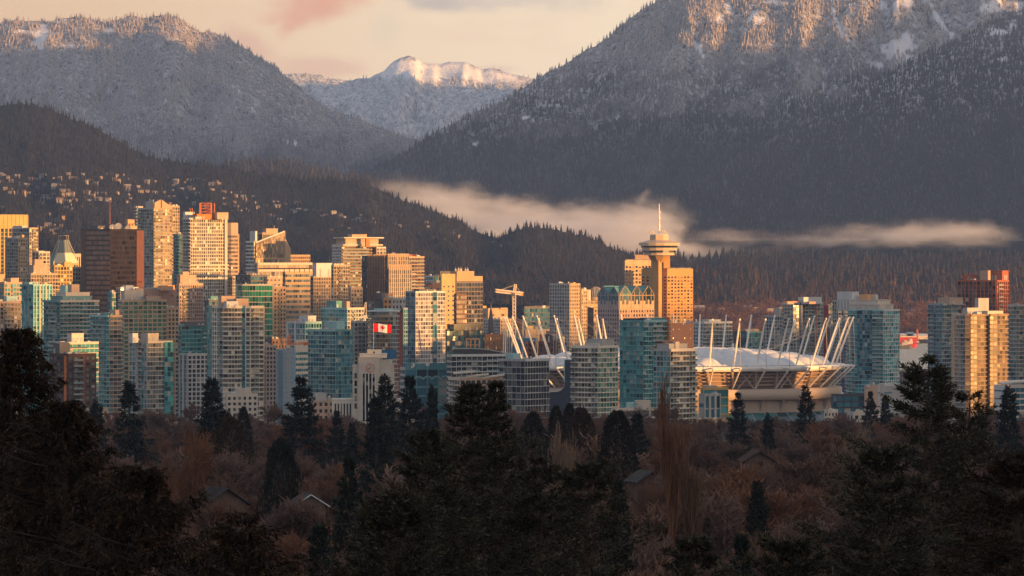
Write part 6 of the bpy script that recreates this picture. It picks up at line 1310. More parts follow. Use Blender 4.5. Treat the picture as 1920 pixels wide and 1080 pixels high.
def harbour_side():
    for k, (p0, p1, yt, D, m, lab) in enumerate(((1714, 1745, 629, 7000, WHITE, 'big white waterside shed in the gap right of the big glass tower'), (1688, 1700, 636, 7050, PINKW, 'pinkish waterside shed partly hidden by the big glass tower'), (1700, 1716, 637, 7150, LGREY, 'low grey roofed shed between two larger waterside sheds'), (1735, 1744, 622, 7200, ORANGE, 'small orange roofed hut above the big white shed'))):
        w = X(p1, D)-X(p0, D); t = thing('harbour_shed', lab, 'shed', (X(p0, D), D, 2)); L = tuple(t.location); zb, zt = 1.0, max(Zy(yt, D), 8); x0, x1 = X(p0, D), X(p1, D)
        mb = MB(); mb.hexa([(x0, D, zb), (x1, D, zb), (x1, D+30, zb), (x0, D+30, zb)], [(x0, D, zt), (x1, D, zt), (x1, D+30, zt), (x0, D+30, zt)]); mb.build('wall', m, t, L)
        r = MB(); r.hexa([(x0-1, D-1, zt), (x1+1, D-1, zt), (x1+1, D+31, zt), (x0-1, D+31, zt)], [(x0+2, D+13, zt+2.5), (x1-2, D+13, zt+2.5), (x1-2, D+17, zt+2.5), (x0+2, D+17, zt+2.5)]); r.build('roof', LGREY, t, L)
        for j in range(2): d_ = MB(); d_.slab((x0+w*(0.2+0.4*j), D), np.array([1.0, 0]), np.array([0, -1.0]), 0, w*0.18, zb, zb+(zt-zb)*0.6, 0, 0.2); d_.build('loading_door', GREYC, t, L)
    def boat(px, D, ln, hull, lab, h=4.0, cabm=WHITE):
        t = thing('tugboat', lab, 'boat', (X(px, D), D, 0)); L = tuple(t.location); x = X(px, D); b = MB()
        pr = [(-0.5, -0.3), (0.3, -0.32), (0.5, 0), (0.3, 0.32), (-0.5, 0.3)]
        b.hexa([(x+u*ln*0.9, D+v*ln*0.4, -0.4) for u, v in pr], [(x+u*ln, D+v*ln*0.5, h+(1.5 if u > 0.2 else 0)) for u, v in pr]); b.build('hull', hull, t, L)
        c = MB(); c.box((x-ln*0.02, D, h+2.2), (ln*0.4, ln*0.2, 4.4)); c.box((x+ln*0.05, D, h+6), (ln*0.2, ln*0.16, 3.4)); c.build('wheelhouse', cabm, t, L)
        f = MB(); f.tube((x-ln*0.18, D, h+3), (x-ln*0.18, D, h+9), 0.9, 0.8, 8); f.tube((x+ln*0.05, D, h+7), (x+ln*0.05, D, h+13), 0.2, 0.1, 5); f.build('funnel_and_mast', DGREY, t, L)
    boat(1697, 6520, 20, DGREY, 'dark tugboat moored at the left of the harbour gap', 3.5, GREYC)
    boat(1707, 6600, 18, mat('boat_red', (0.45, 0.03, 0.02), 0.6, 0.3), 'red hulled tugboat in the harbour gap right of the dark tug', 3.5)
    t = thing('barge', 'long red barge alongside the far quay in the harbour gap', 'boat', (X(1704, 6840), 6840, 0)); L = tuple(t.location)
    b = MB(); b.box((X(1702, 6840), 6840, 5), (24, 10, 8)); b.build('hull', MATS['boat_red'], t, L); b = MB(); b.box((X(1702, 6840), 6840, 9.8), (22, 9, 1.5)); b.build('deck_cargo', WHITE, t, L)
    t = thing('dock_mast', 'thin orange mast standing on the quay in front of the white shed', 'mast', (X(1720, 6860), 6860, 1)); L = tuple(t.location)
    b = MB(); lattice(b, (X(1720, 6860), 6860, 1), (X(1720, 6860), 6860, Zy(618, 6860)), 1.6, 0.4, 14); b.build('mast', RUST, t, L); b = MB(); b.box((X(1720, 6860), 6860, 2.0), (5, 5, 2.2)); b.build('footing', GREYC, t, L)
    # houses lit on the far shore
    for k, (px, py) in enumerate(((1707, 590), (1713, 588), (1719, 590), (1733, 590), (1740, 591), (1708, 597), (1716, 599), (1311, 582), (1318, 581), (1326, 582), (1345, 583), (1352, 582), (1402, 581), (1410, 580), (1418, 582), (1437, 583), (1444, 582), (1424, 580))):
        house(px, py, 7800+random.uniform(-200, 300), random.uniform(10, 17), 'pale shore house among bare trees across the water', 'houses on the far shore')
HW = [mat('house_wall_cream', (0.26, 0.22, 0.19), 0.85, 0.2), mat('house_wall_grey', (0.24, 0.22, 0.21), 0.85, 0.2), mat('house_wall_white', (0.36, 0.33, 0.30), 0.85, 0.2), mat('house_wall_tan', (0.27, 0.20, 0.16), 0.85, 0.2)]
HR = [mat('house_roof_grey', (0.22, 0.20, 0.20), 0.9, 0.1), mat('house_roof_brown', (0.16, 0.11, 0.09), 0.9, 0.1), mat('house_roof_pale', (0.34, 0.31, 0.30), 0.9, 0.1)]
def house(px, py, D, w, lab, grp, terr=None):
    x, z = X(px, D), Zy(py, D); a = random.uniform(-0.5, 0.5); h = w*random.uniform(0.22, 0.36); dp = w*0.6; ca, sa = cos(a), sin(a)
    t = thing('house', lab, 'house', (x, D, z), grp); L = (x, D, z)
    P = lambda u, v, zz: (x+u*ca-v*sa, D+u*sa+v*ca, z+zz)
    mb = MB(); mb.mi = 0; b = [(-w/2, -dp/2), (w/2, -dp/2), (w/2, dp/2), (-w/2, dp/2)]
    mb.hexa([P(u, v, -6) for u, v in b], [P(u, v, h) for u, v in b]); mb.mi = 1
    for k in range(int(w/3)): 
        u = -w/2+1.0+k*3; mb.face([P(u, -dp/2-0.05, h*0.4), P(u+1.6, -dp/2-0.05, h*0.4), P(u+1.6, -dp/2-0.05, h*0.8), P(u, -dp/2-0.05, h*0.8)])
    mb.build('wall', [random.choice(HW), DGREY], t, L, rnd=True)
    r = MB(); e = 0.6; rh = w*random.choice([0.06, 0.16, 0.22])
    r.hexa([P(-w/2-e, -dp/2-e, h), P(w/2+e, -dp/2-e, h), P(w/2+e, dp/2+e, h), P(-w/2-e, dp/2+e, h)], [P(-w/2, -0.2, h+rh), P(w/2, -0.2, h+rh), P(w/2, 0.2, h+rh), P(-w/2, 0.2, h+rh)]); r.build('roof', random.choice(HR), t, L)
harbour_side()
# houses on the wooded hillside, following the terraces seen in the photograph
def hill_depth(px, py):
    j = int(np.clip((px-mtN.p[0])/5, 0, len(mtN.p)-1)); c = mtN.py[:, j]; i = int(np.argmin(abs(c-py))); return mtN.D[i, j]
rows = [(0,330,12),(8,328,6),(32,333,10),(57,335,8),(80,331,12),(100,335,6),(112,334,7),(128,327,10),(133,333,8),(155,327,8),(170,337,6),(185,334,12),(205,329,10),(218,330,9),(230,329,6),(210,338,8),(222,339,8),(243,336,6),(250,342,8),(275,342,10),(290,341,8),(239,351,12),(260,351,8),
        (20,341,8),(2,341,6),(33,350,8),(50,349,10),(70,352,7),(88,349,12),(105,349,14),(118,350,8),(135,350,6),(10,356,10),(22,362,10),(40,363,14),(52,364,10),(65,352,6),(68,367,8),(85,368,12),(100,366,8),(118,364,6),(134,364,10),(163,362,12),(180,363,8),(195,365,10),(220,363,9),(245,372,6),
        (84,377,14),(98,377,12),(112,377,12),(126,378,12),(140,377,10),(155,377,10),(168,377,8),(185,375,12),(200,377,14),(76,381,8),(330,341,10),(345,342,8),(352,337,9),(372,337,8),(380,335,6),(325,349,6),(360,356,10),(340,356,8),(398,347,12),(405,343,10),(412,345,8),(262,360,12),(277,360,8),(290,363,10),(307,361,6),(315,369,8),(326,368,6),(325,358,5),(342,356,8),(365,364,6),(380,357,6),(398,357,8),
        (420,360,8),(433,361,6),(450,361,8),(440,368,10),(455,370,10),(478,369,10),(422,373,8),(424,383,10),(440,379,6),(443,387,9),(450,394,7),(438,397,9),(450,396,8),(460,393,6),(482,390,8),(497,385,6),(517,381,10),(520,389,12),(535,384,6),(558,382,11),(562,387,9),(560,395,9),(575,394,8),(545,396,9),(553,397,7),(588,394,6),(600,397,6),(610,405,8),(625,400,10),(505,405,8),(515,406,6),(640,402,7),
        (75,427,8),(90,423,10),(100,424,8),(30,425,7),(12,433,8),(37,412,8),(45,414,10),(115,423,6),(20,405,6),(5,390,6),(108,400,6),(90,403,8),(105,430,6),(50,440,6),(130,437,8),(135,435,6),(140,401,6),(230,400,6),(372,377,8),(365,383,10),(355,352,8),(640,425,6),(655,430,8),(662,412,7),(700,410,5),(676,404,5),(740,420,4),(802,425,6),(800,417,6),(820,444,8),(815,447,6),(850,434,5),(863,442,7),(868,441,4),(925,455,6)]
for k_ in range(70): q_ = random.choice(rows); rows.append((q_[0]+random.uniform(-22, 22), q_[1]+random.uniform(3, 9), random.uniform(5, 9)))
for px, py, w in rows:
    D = hill_depth(px, py); house(px, py, D-6, w*1.05, 'small pale house among dark trees on the wooded hillside', 'houses on the wooded hillside')
# ------------------------------------------------------------------ trees near the camera
def leaf_mat(name, a, b, tipc=None):
    m = bpy.data.materials.new(name); m.use_nodes = True
    w = NT(m.node_tree); bs = w.n['Principled BSDF']; bs.inputs['Roughness'].default_value = 0.7; bs.inputs['Specular IOR Level'].default_value = 0.15
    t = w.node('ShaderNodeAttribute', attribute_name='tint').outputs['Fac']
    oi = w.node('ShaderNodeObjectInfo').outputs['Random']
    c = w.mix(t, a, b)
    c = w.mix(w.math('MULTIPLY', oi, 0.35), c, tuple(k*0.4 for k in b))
    w.put(bs.inputs['Base Color'], c)
    return m
BARK = mat('bark', (0.075, 0.055, 0.042), 0.95, 0.05, 0.3, 1.5)
def kites(P, Dv, L, Wd, rng):
    """thin leaf-like quads from P along Dv"""
    n = len(P); r = rng.normal(size=(n, 3)); W = np.cross(Dv, r); W /= np.linalg.norm(W, axis=1, keepdims=True)+1e-9
    m = P+Dv*(L*0.45)[:, None]; V = np.stack([P, m+W*Wd[:, None], P+Dv*L[:, None], m-W*Wd[:, None]], 1).reshape(-1, 3)
    return V, np.arange(4*n).reshape(-1, 4)
def conifer_mesh(seed, H, Rm, nb, per, leafL, leafW, h0=0.08, prof=0.9, up=0.25, droop=0.35, hang=0.0, tipup=0.3, irregular=0.25, top=0.02, q=5):
    """crown of needle sprays and a trunk with boughs; returns (V,F,tint) and a MB for the wood"""
    rng = np.random.default_rng(seed)
    hh = h0+(1-h0)*(1-rng.random(nb)**1.35*0.999)*1.0; hh = np.sort(np.clip(h0+(1-h0)*rng.random(nb)**0.85, h0, 0.985))
    az = np.cumsum(rng.uniform(1.9, 2.9, nb)); rel = (1-hh)/(1-h0)
    lob = 1+irregular*(np.sin(az*2+hh*9+seed)+np.sin(az*3-hh*14+seed*2))*0.5
    Lb = Rm*(top+(1-top)*rel**prof)*rng.uniform(0.6, 1.15, nb)*lob
    ca, sa = np.cos(az), np.sin(az); wood = MB()
    segs = [(0, H*0.022+0.05), (0.3, H*0.016+0.03), (0.6, H*0.010+0.02), (0.85, H*0.004+0.015), (0.99, 0.01)]
    wob = [(0, 0)]+[tuple(rng.normal(0, H*0.004, 2)) for _ in segs[1:]]
    for (a, ra), (b, rb), wa, wb in zip(segs, segs[1:], wob, wob[1:]): wood.tube((wa[0], wa[1], a*H), (wb[0], wb[1], b*H), ra, rb, 7, False)
    bp = lambda i, s: np.stack([ca[i]*Lb[i]*s, sa[i]*Lb[i]*s, hh[i]*H+Lb[i]*(up*(0.3+0.9*(1-rel[i]))*s-droop*s**1.7*rel[i]+tipup*s**4*0.35)], -1)
    for i in range(nb):
        k = np.full(4, i); pts = bp(k, np.array([0, 0.35, 0.7, 1.0]))
        r0 = 0.012*Lb[i]+0.012
        for a, b, f in zip(pts, pts[1:], (1, 0.7, 0.4)): wood.tube(a, b, r0*f, r0*f*0.6, 4, False)
    # twigs along the boughs, sprays along the twigs
    I = np.repeat(np.arange(nb), np.maximum(4, (per*(0.25+Lb/Rm)).astype(int))); n = len(I)
    s = 0.12+0.88*rng.random(n)**0.8; B = bp(I, s); T = bp(I, np.minimum(s+0.05, 1.05))-B; T /= np.linalg.norm(T, axis=1, keepdims=True)
    sd = np.where(rng.random(n) < 0.5, 1, -1)*rng.uniform(0.25, 1.15, n)
    side = np.stack([-sa[I], ca[I], 0*s], -1)*sd[:, None]
    tw = T*0.75+side+np.array([0, 0, 1])*(rng.normal(0.08, 0.22, n)-hang*1.6)[:, None]; tw /= np.linalg.norm(tw, axis=1, keepdims=True)
    tl = (0.16+0.30*(1-s)*0.9)*Lb[I]*rng.uniform(0.5, 1.2, n)+leafL*0.5
    K = np.repeat(np.arange(n), q); f = np.tile((np.arange(q)+0.5)/q, n)+rng.uniform(-0.5/q, 0.5/q, n*q)
    sag = (f**2)*(-hang*0.6)
    P = B[K]+tw[K]*(tl[K]*f)[:, None]+np.array([0, 0, 1])*(sag*tl[K])[:, None]+rng.normal(0, leafL*0.10, (n*q, 3))
    dv = tw[K]*0.9+rng.normal(0, 0.45, (n*q, 3))+np.array([0, 0, 1])*(0.25*tipup-hang*0.9)
    dv /= np.linalg.norm(dv, axis=1, keepdims=True)
    Ls = leafL*rng.uniform(0.6, 1.3, n*q); Ws = leafW*rng.uniform(0.6, 1.4, n*q)
    V, Fc = kites(P, dv, Ls, Ws, rng)
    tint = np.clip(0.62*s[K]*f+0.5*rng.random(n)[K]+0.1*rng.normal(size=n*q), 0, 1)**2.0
    return V, Fc, np.repeat(tint, 4), wood
def put_tree(name, label, parts, loc, scale=(1, 1, 1), rot=0.0, group=None, cat='tree'):
    """parts: [(part name, mesh, ...)]: a copy of the tree with copies of its parts"""
    t = thing(name, label, cat, loc, group); t.rotation_euler = (0, 0, rot); t.scale = scale
    for nm, me in parts:
        o = bpy.data.objects.new(nm, me); COL.objects.link(o); o.parent = t
    return t
def mesh_of(o):
    me = o.data; bpy.data.objects.remove(o); return me
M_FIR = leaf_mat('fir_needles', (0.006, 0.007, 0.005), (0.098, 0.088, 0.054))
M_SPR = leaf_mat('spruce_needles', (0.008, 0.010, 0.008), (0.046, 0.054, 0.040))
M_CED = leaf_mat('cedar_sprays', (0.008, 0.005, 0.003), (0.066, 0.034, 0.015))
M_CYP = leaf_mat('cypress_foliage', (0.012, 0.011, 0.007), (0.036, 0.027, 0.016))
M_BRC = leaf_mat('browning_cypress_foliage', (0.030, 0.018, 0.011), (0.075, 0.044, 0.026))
def conifer_parts(m, *a, **k):
    V, Fc, tint, wood = conifer_mesh(*a, **k)
    c = mesh_of(npmesh('crown', V, Fc, m, attrs={'tint': ('POINT', tint)})); t = mesh_of(wood.build('trunk', BARK))
    return [('crown', c), ('trunk', t)]
# the big dark conifers close to the camera; each its own shape
def near(label, px, py, D, H, Rm, nb, per, lL, lW, m, seed, name='fir_tree', rot=0.0, **k):
    p = conifer_parts(m, seed, H, Rm, nb, per, lL, lW, **k)
    return put_tree(name, label, p, (X(px, D), D, Zy(py, D)-H), rot=rot)
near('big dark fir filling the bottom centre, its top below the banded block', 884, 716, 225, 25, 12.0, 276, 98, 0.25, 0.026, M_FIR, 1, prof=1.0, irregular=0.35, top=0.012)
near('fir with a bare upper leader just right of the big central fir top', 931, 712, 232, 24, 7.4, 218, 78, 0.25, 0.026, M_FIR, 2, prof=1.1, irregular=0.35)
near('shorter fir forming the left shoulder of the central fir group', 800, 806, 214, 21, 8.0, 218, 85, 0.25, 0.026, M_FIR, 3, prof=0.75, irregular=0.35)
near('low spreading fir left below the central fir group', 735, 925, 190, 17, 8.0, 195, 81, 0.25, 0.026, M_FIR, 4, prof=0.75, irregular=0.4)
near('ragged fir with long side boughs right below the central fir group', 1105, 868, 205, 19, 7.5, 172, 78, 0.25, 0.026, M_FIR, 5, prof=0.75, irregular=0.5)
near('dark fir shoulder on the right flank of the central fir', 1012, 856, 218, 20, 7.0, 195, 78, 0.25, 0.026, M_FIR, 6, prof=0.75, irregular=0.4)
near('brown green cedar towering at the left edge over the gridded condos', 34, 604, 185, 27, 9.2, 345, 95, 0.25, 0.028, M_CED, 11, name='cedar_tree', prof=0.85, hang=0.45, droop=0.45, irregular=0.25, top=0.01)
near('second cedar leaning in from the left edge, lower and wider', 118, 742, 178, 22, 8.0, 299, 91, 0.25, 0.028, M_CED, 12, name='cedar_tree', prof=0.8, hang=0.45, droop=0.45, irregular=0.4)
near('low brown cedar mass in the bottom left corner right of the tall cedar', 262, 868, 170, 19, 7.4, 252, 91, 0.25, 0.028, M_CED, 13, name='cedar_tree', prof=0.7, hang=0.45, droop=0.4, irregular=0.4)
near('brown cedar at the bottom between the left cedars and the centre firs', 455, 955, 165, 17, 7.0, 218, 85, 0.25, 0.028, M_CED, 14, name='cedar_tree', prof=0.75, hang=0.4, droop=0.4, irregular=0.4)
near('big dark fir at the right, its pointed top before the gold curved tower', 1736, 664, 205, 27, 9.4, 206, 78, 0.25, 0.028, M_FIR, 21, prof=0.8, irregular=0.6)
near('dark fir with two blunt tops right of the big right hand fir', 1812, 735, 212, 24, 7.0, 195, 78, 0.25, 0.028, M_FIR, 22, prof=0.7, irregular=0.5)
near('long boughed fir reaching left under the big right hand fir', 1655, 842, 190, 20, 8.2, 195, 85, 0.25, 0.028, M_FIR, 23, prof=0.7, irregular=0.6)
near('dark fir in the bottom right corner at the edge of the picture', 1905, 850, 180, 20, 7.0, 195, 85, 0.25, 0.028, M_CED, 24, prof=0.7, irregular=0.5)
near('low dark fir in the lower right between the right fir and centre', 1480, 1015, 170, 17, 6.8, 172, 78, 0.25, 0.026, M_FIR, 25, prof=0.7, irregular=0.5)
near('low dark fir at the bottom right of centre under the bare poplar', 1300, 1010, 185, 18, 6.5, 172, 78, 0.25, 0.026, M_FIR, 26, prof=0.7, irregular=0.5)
# middle-distance evergreens
SPR = [conifer_parts(M_SPR, 40+i, 20, 5.6, 130, 26, 0.7, 0.12, prof=0.85, droop=0.5, up=0.2, irregular=0.35, q=4) for i in range(5)]
DRP = [conifer_parts(M_SPR, 60+i, 20, 5.2, 110, 26, 0.7, 0.12, prof=0.9, hang=0.45, droop=0.6, irregular=0.4, q=4) for i in range(2)]
def round_crown(seed, H, Rm, n, m, leafL=0.5, leafW=0.14, col=0.8, tipz=1.0):
    """dense rounded or columnar evergreen: leaf sprays over and through an egg-shaped crown"""
    rng = np.random.default_rng(seed); z = rng.random(n)**0.8; prof = np.sqrt(np.clip(1-((z-0.28)/0.72)**2, 0.02, 1))*np.where(z < 0.28, 0.75+0.25*z/0.28, 1); prof *= (1-z*tipz*0.25)
    a = rng.random(n)*6.283; lum = 1+0.14*np.sin(a*3+z*11)+0.12*np.sin(a*5-z*17)+0.1*np.sin(a*9+z*31); r = Rm*prof*lum*(1-0.38*rng.random(n)**2)
    P = np.stack([r*np.cos(a), r*np.sin(a), H*(0.05+0.95*z)], -1); d = np.stack([np.cos(a)*0.6, np.sin(a)*0.6, 0.25+0.9*z*col], -1)+rng.normal(0, 0.4, (n, 3)); d /= np.linalg.norm(d, axis=1, keepdims=True)
    V, Fc = kites(P, d, leafL*rng.uniform(0.6, 1.3, n), leafW*rng.uniform(0.6, 1.4, n), rng); tint = np.repeat(np.clip(rng.random(n)*0.6+0.4*(lum-0.75), 0, 1), 4)
    wood = MB(); wood.tube((0, 0, 0), (0, 0, H*0.35), H*0.03, H*0.022, 7); wood.tube((0, 0, H*0.35), (0.1, 0, H*0.9), H*0.022, 0.03, 7)
    for k in range(14):
        b = rng.random()*6.28; h = H*rng.uniform(0.15, 0.7); wood.tube((0, 0, h), (Rm*0.6*cos(b), Rm*0.6*sin(b), h+H*0.15), 0.09, 0.03, 4, False)
    return [('crown', mesh_of(npmesh('crown', V, Fc, m, attrs={'tint': ('POINT', tint)}))), ('trunk', mesh_of(wood.build('trunk', BARK)))]
CYP = [round_crown(80+i, 15, 4.0, 5200, M_CYP) for i in range(2)]
BRC = [round_crown(84+i, 15, 4.4, 4600, M_BRC, 0.6, 0.13) for i in range(2)]
RND_ = round_crown(90, 9, 6.0, 6000, leaf_mat('holly_foliage', (0.010, 0.011, 0.008), (0.026, 0.026, 0.018)), 0.45, 0.16, 0.4, 0.2)
def mid(kind, label, px, py, D, rad_px, seed, group=None):
    lib, H0, R0, nm = {'s': (SPR, 20, 4.6, 'spruce_tree'), 'd': (DRP, 20, 4.2, 'spruce_tree'), 'c': (CYP, 15, 4.0, 'cypress_tree'), 'b': (BRC, 15, 4.4, 'cypress_tree'), 'r': ([RND_], 9, 6.0, 'broadleaf_evergreen')}[kind]
    zt = Zy(py, D); zg = ground(D); H = zt-zg; r = rad_px*D/F
    put_tree(nm, label, lib[seed % len(lib)], (X(px, D), D, zg), (r/R0, r/R0, H/H0), seed*1.7, group)
mid('d', 'drooping dark spruce in front of the slim front tower', 243, 714, 1180, 46, 0)
mid('s', 'small dark spruce left of the drooping spruce', 180, 750, 1300, 30, 1)
mid('s', 'tall dark spruce at the foot of the big cream condo', 398, 711, 1250, 46, 2)
mid('s', 'tall broad spruce in front of the plain pale blue building', 565, 710, 1250, 50, 3)
mid('c', 'small rounded green cypress right of the tall dark spruce', 457, 765, 1300, 19, 0)
mid('b', 'broad brown conical cypress below the tall dark spruce', 432, 785, 1050, 44, 1)
mid('r', 'dark round broadleaf evergreen among bare trees left of centre', 527, 828, 800, 38, 0)
mid('s', 'dark spruce at the foot of the clock tower, left of its neighbour', 722, 708, 1150, 44, 4)
mid('s', 'dark spruce right of the clock tower beside the arched long building', 768, 709, 1200, 42, 0)
mid('s', 'thin spruce top between the clock tower spruces and the central fir', 810, 722, 1250, 24, 1)
mid('s', 'spruce below the clock tower with a bushy lower crown', 706, 745, 1000, 46, 2)
mid('s', 'small dark spruce left of the city hall wing', 632, 772, 1300, 26, 3)
mid('s', 'small reddish brown tinged spruce beside bare trees below city hall', 660, 795, 1150, 24, 4)
mid('s', 'bushy spruce standing low left of the central fir', 655, 862, 560, 48, 0)
mid('c', 'dark rounded cypress right of the central fir top', 1000, 776, 1050, 36, 1)
mid('c', 'dark cypress below the cut-out building', 1043, 764, 1150, 24, 0)
mid('c', 'dark cypress left of the white sunlit condo base', 1068, 760, 1180, 24, 1)
mid('b', 'brown tinged cypress below the white sunlit condo', 1090, 768, 1080, 40, 0)
mid('c', 'large brown green cypress below the teal balconied tower', 1158, 774, 950, 46, 0)
mid('s', 'dark spruce behind the large cypress below the teal tower', 1196, 776, 1100, 34, 2)
mid('s', 'dark small spruce at the left in front of the stadium', 1384, 738, 1500, 26, 3)
mid('s', 'dark small spruce at the right in front of the stadium', 1511, 726, 1500, 28, 4)
mid('s', 'low dark spruce below the stadium between its two neighbours', 1440, 775, 1300, 22, 1)
mid('s', 'dark spruces corner beside the pinkish box right of the stadium', 1632, 736, 1700, 20, 0)
mid('s', 'low dark spruce beside the grey shed right of the stadium', 1660, 742, 1650, 20, 2)
mid('s', 'tall dark spruce before the bowed white roof near the right edge', 1890, 724, 1200, 36, 1)
mid('s', 'small spruce left of the right edge spruce', 1838, 770, 1250, 28, 3)
mid('s', 'narrow dark spruce under the central firs at right', 1160, 905, 520, 44, 3)
mid('s', 'dark spruce low at the right among bare trees', 1420, 905, 620, 40, 4)
mid('s', 'dark spruce at the bottom left of centre among bare trees', 600, 985, 420, 60, 2)
mid('s', 'dark spruce at the bottom right of centre among bare trees', 1390, 1010, 380, 60, 0)

# bare broadleaf trees
def bare_parts(seed, H, spread, levels, kids, m, upw=0.55, trunk=0.22, rad=0.016, tw=0.011):
    rng = np.random.default_rng(seed); wood = MB(); A = []; 
    def grow(p, d, L, r, lev):
        mid_ = p+d*L*0.5+rng.normal(0, 0.05*L, 3); q = p+d*L+rng.normal(0, 0.05*L, 3)
        if lev <= 1: wood.tube(p, mid_, r, r*0.85, 5, False); wood.tube(mid_, q, r*0.85, r*0.65, 5, False)
        else: A.append((p, mid_, r, r*0.8)); A.append((mid_, q, r*0.8, r*0.55))
        if lev >= levels: return
        for k in range(kids[lev]):
            s = 1.0 if k == 0 else rng.uniform(0.35, 1.0); b = p+(q-p)*s if s > 0.5 else p+(mid_-p)*s*2
            e = rng.normal(size=3)*spread[lev]; nd = d*0.85+e+np.array([0, 0, upw*0.5]); nd /= np.linalg.norm(nd)
            grow(b, nd, L*rng.uniform(0.55, 0.82), max(r*(0.62 if k else 0.75)*(1.0), tw), lev+1)
    grow(np.zeros(3), np.array([0, 0, 1.0]), H*trunk, H*rad, 0)
    P = np.array([a[0] for a in A]); Q = np.array([a[1] for a in A]); r0 = np.array([a[2] for a in A]); r1 = np.array([a[3] for a in A])
    d = Q-P; d /= np.linalg.norm(d, axis=1, keepdims=True)+1e-9; u = np.cross(d, np.array([0.3, 0.2, 1.0])); u /= np.linalg.norm(u, axis=1, keepdims=True)+1e-9; v = np.cross(d, u); n = len(P)
    ring = lambda C, r: np.stack([C+(u*cos(a)+v*sin(a))*r[:, None] for a in (0, 2.094, 4.189)], 1)
    V = np.concatenate([ring(P, r0), ring(Q, r1)], 1).reshape(-1, 3); b = np.arange(n)[:, None]*6
    Fc = np.concatenate([b+np.array([[0, 1, 4, 3]]), b+np.array([[1, 2, 5, 4]]), b+np.array([[2, 0, 3, 5]])], 1).reshape(-1, 4)
    zmax = V[:, 2].max(); tint = np.clip(V[:, 2]/zmax*0.8+0.1, 0, 1)
    return [('crown', mesh_of(npmesh('crown', V, Fc, m, attrs={'tint': ('POINT', tint)}))), ('trunk', mesh_of(wood.build('trunk', m)))], zmax
M_TWIG = leaf_mat('brown_twigs', (0.105, 0.060, 0.040), (0.20, 0.112, 0.074))
M_TWIGR = leaf_mat('reddish_twigs', (0.12, 0.056, 0.032), (0.22, 0.10, 0.056))
M_TWIGP = leaf_mat('pale_birch_twigs', (0.16, 0.115, 0.085), (0.24, 0.165, 0.12))
M_TWIGM = leaf_mat('mauve_twigs', (0.105, 0.068, 0.054), (0.20, 0.125, 0.098))
sp = (0.42, 0.42, 0.42, 0.42, 0.45, 0.5)
BARE = [bare_parts(100+i, 14, sp, 5, (5, 5, 5, 4, 4), [M_TWIG, M_TWIG, M_TWIGM, M_TWIG, M_TWIGR, M_TWIGM][i], tw=0.024) for i in range(6)]
POP = [bare_parts(120+i, 20, (0.16, 0.16, 0.2, 0.22, 0.25), 5, (5, 5, 4, 3, 3), [M_TWIGR, M_TWIG][i], upw=1.0, trunk=0.24, tw=0.022) for i in range(2)]
BIR = [bare_parts(130+i, 15, (0.22, 0.22, 0.25, 0.28, 0.3), 5, (5, 4, 4, 3, 2), M_TWIGP, upw=0.8, tw=0.03) for i in range(2)]
def bare(lib, k, label, px, py, D, half_px, rot, group=None, z=None):
    p, zm = lib[k % len(lib)]; zg = ground(D) if z is None else z; H = Zy(py, D)-zg
    me = p[0][1]
    if 'r95' not in me:
        co_ = np.empty(len(me.vertices)*3, np.float32); me.vertices.foreach_get('co', co_); co_ = co_.reshape(-1, 3); me['r95'] = float(np.percentile(np.hypot(co_[:, 0], co_[:, 1]), 95))
    r = half_px*D/F if half_px else 0.42*H
    s = r/me['r95']; put_tree('bare_tree', label, p, (X(px, D), D, zg), (s, s, H/zm), rot, group)
bare(POP, 0, 'tall bare poplar rising in front of the cream balconied front condo', 1262, 688, 640, 30, 0.5)
bare(POP, 1, 'second bare poplar, lower, right of the tall poplar', 1305, 775, 600, 28, 2.0)
#bare(POP, 0, 'reddish bare poplar left of the tall poplar', 1228, 800, 660, 34, 3.1)
bare(BIR, 0, 'pale bare birch right of the central fir', 1048, 786, 620, 26, 0.3)
bare(BIR, 1, 'second pale birch right of the first, more upright', 1076, 800, 600, 24, 1.9)
bare(BIR, 1, 'pale branching bare tree left of the big right fir', 1596, 778, 820, 46, 4.0)
bare(BARE, 4, 'round reddish bare tree left of the brown conical cypress', 352, 790, 760, 46, 1.0)
bare(BARE, 4, 'small rust coloured bare tree below the drooping spruce', 300, 850, 640, 40, 2.2)
rngB = np.random.default_rng(77); cnt = 0
for D, lo, hi, n, g in ((2150, 9, 14, 62, 0), (1850, 9, 14, 56, 0), (1550, 9, 15, 46, 0), (1280, 10, 15, 38, 1), (1040, 10, 15, 32, 1), (860, 10, 15, 28, 1), (700, 10, 15, 24, 1), (560, 9, 14, 18, 2), (450, 9, 14, 12, 2), (360, 8, 13, 10, 2), (290, 7, 11, 9, 2)):
    for i in range(n):
        px = -40+2000*(i+rngB.uniform(0.1, 0.9))/n; Dd = D*rngB.uniform(0.93, 1.07); H = rngB.uniform(lo, hi); k = int(rngB.integers(0, 6))
        if D > 2000 and 655 < px < 745: H *= 0.55
        if D > 1400 and 1290 < px < 1560: H *= 0.75
        zg = ground(Dd); py = HY+(CAMZ-zg-H)*F/Dd
        lab = ('thin brown bare tree in the far row below the towers', 'brown bare tree in the mid-distance belt of bare woodland', 'bare tree low in the dark foreground between conifers')[g]
        if g == 1 and rngB.random() < 0.15: bare(POP, k, lab, px, py-25, Dd, None, rngB.random()*6, ('bare trees below the towers', 'bare trees in the middle belt', 'bare trees in the dark foreground')[g])
        else: bare(BARE, k, lab, px, py, Dd, 0.45*H*F/Dd*rngB.uniform(0.8, 1.2), rngB.random()*6, ('bare trees below the towers', 'bare trees in the middle belt', 'bare trees in the dark foreground')[g])
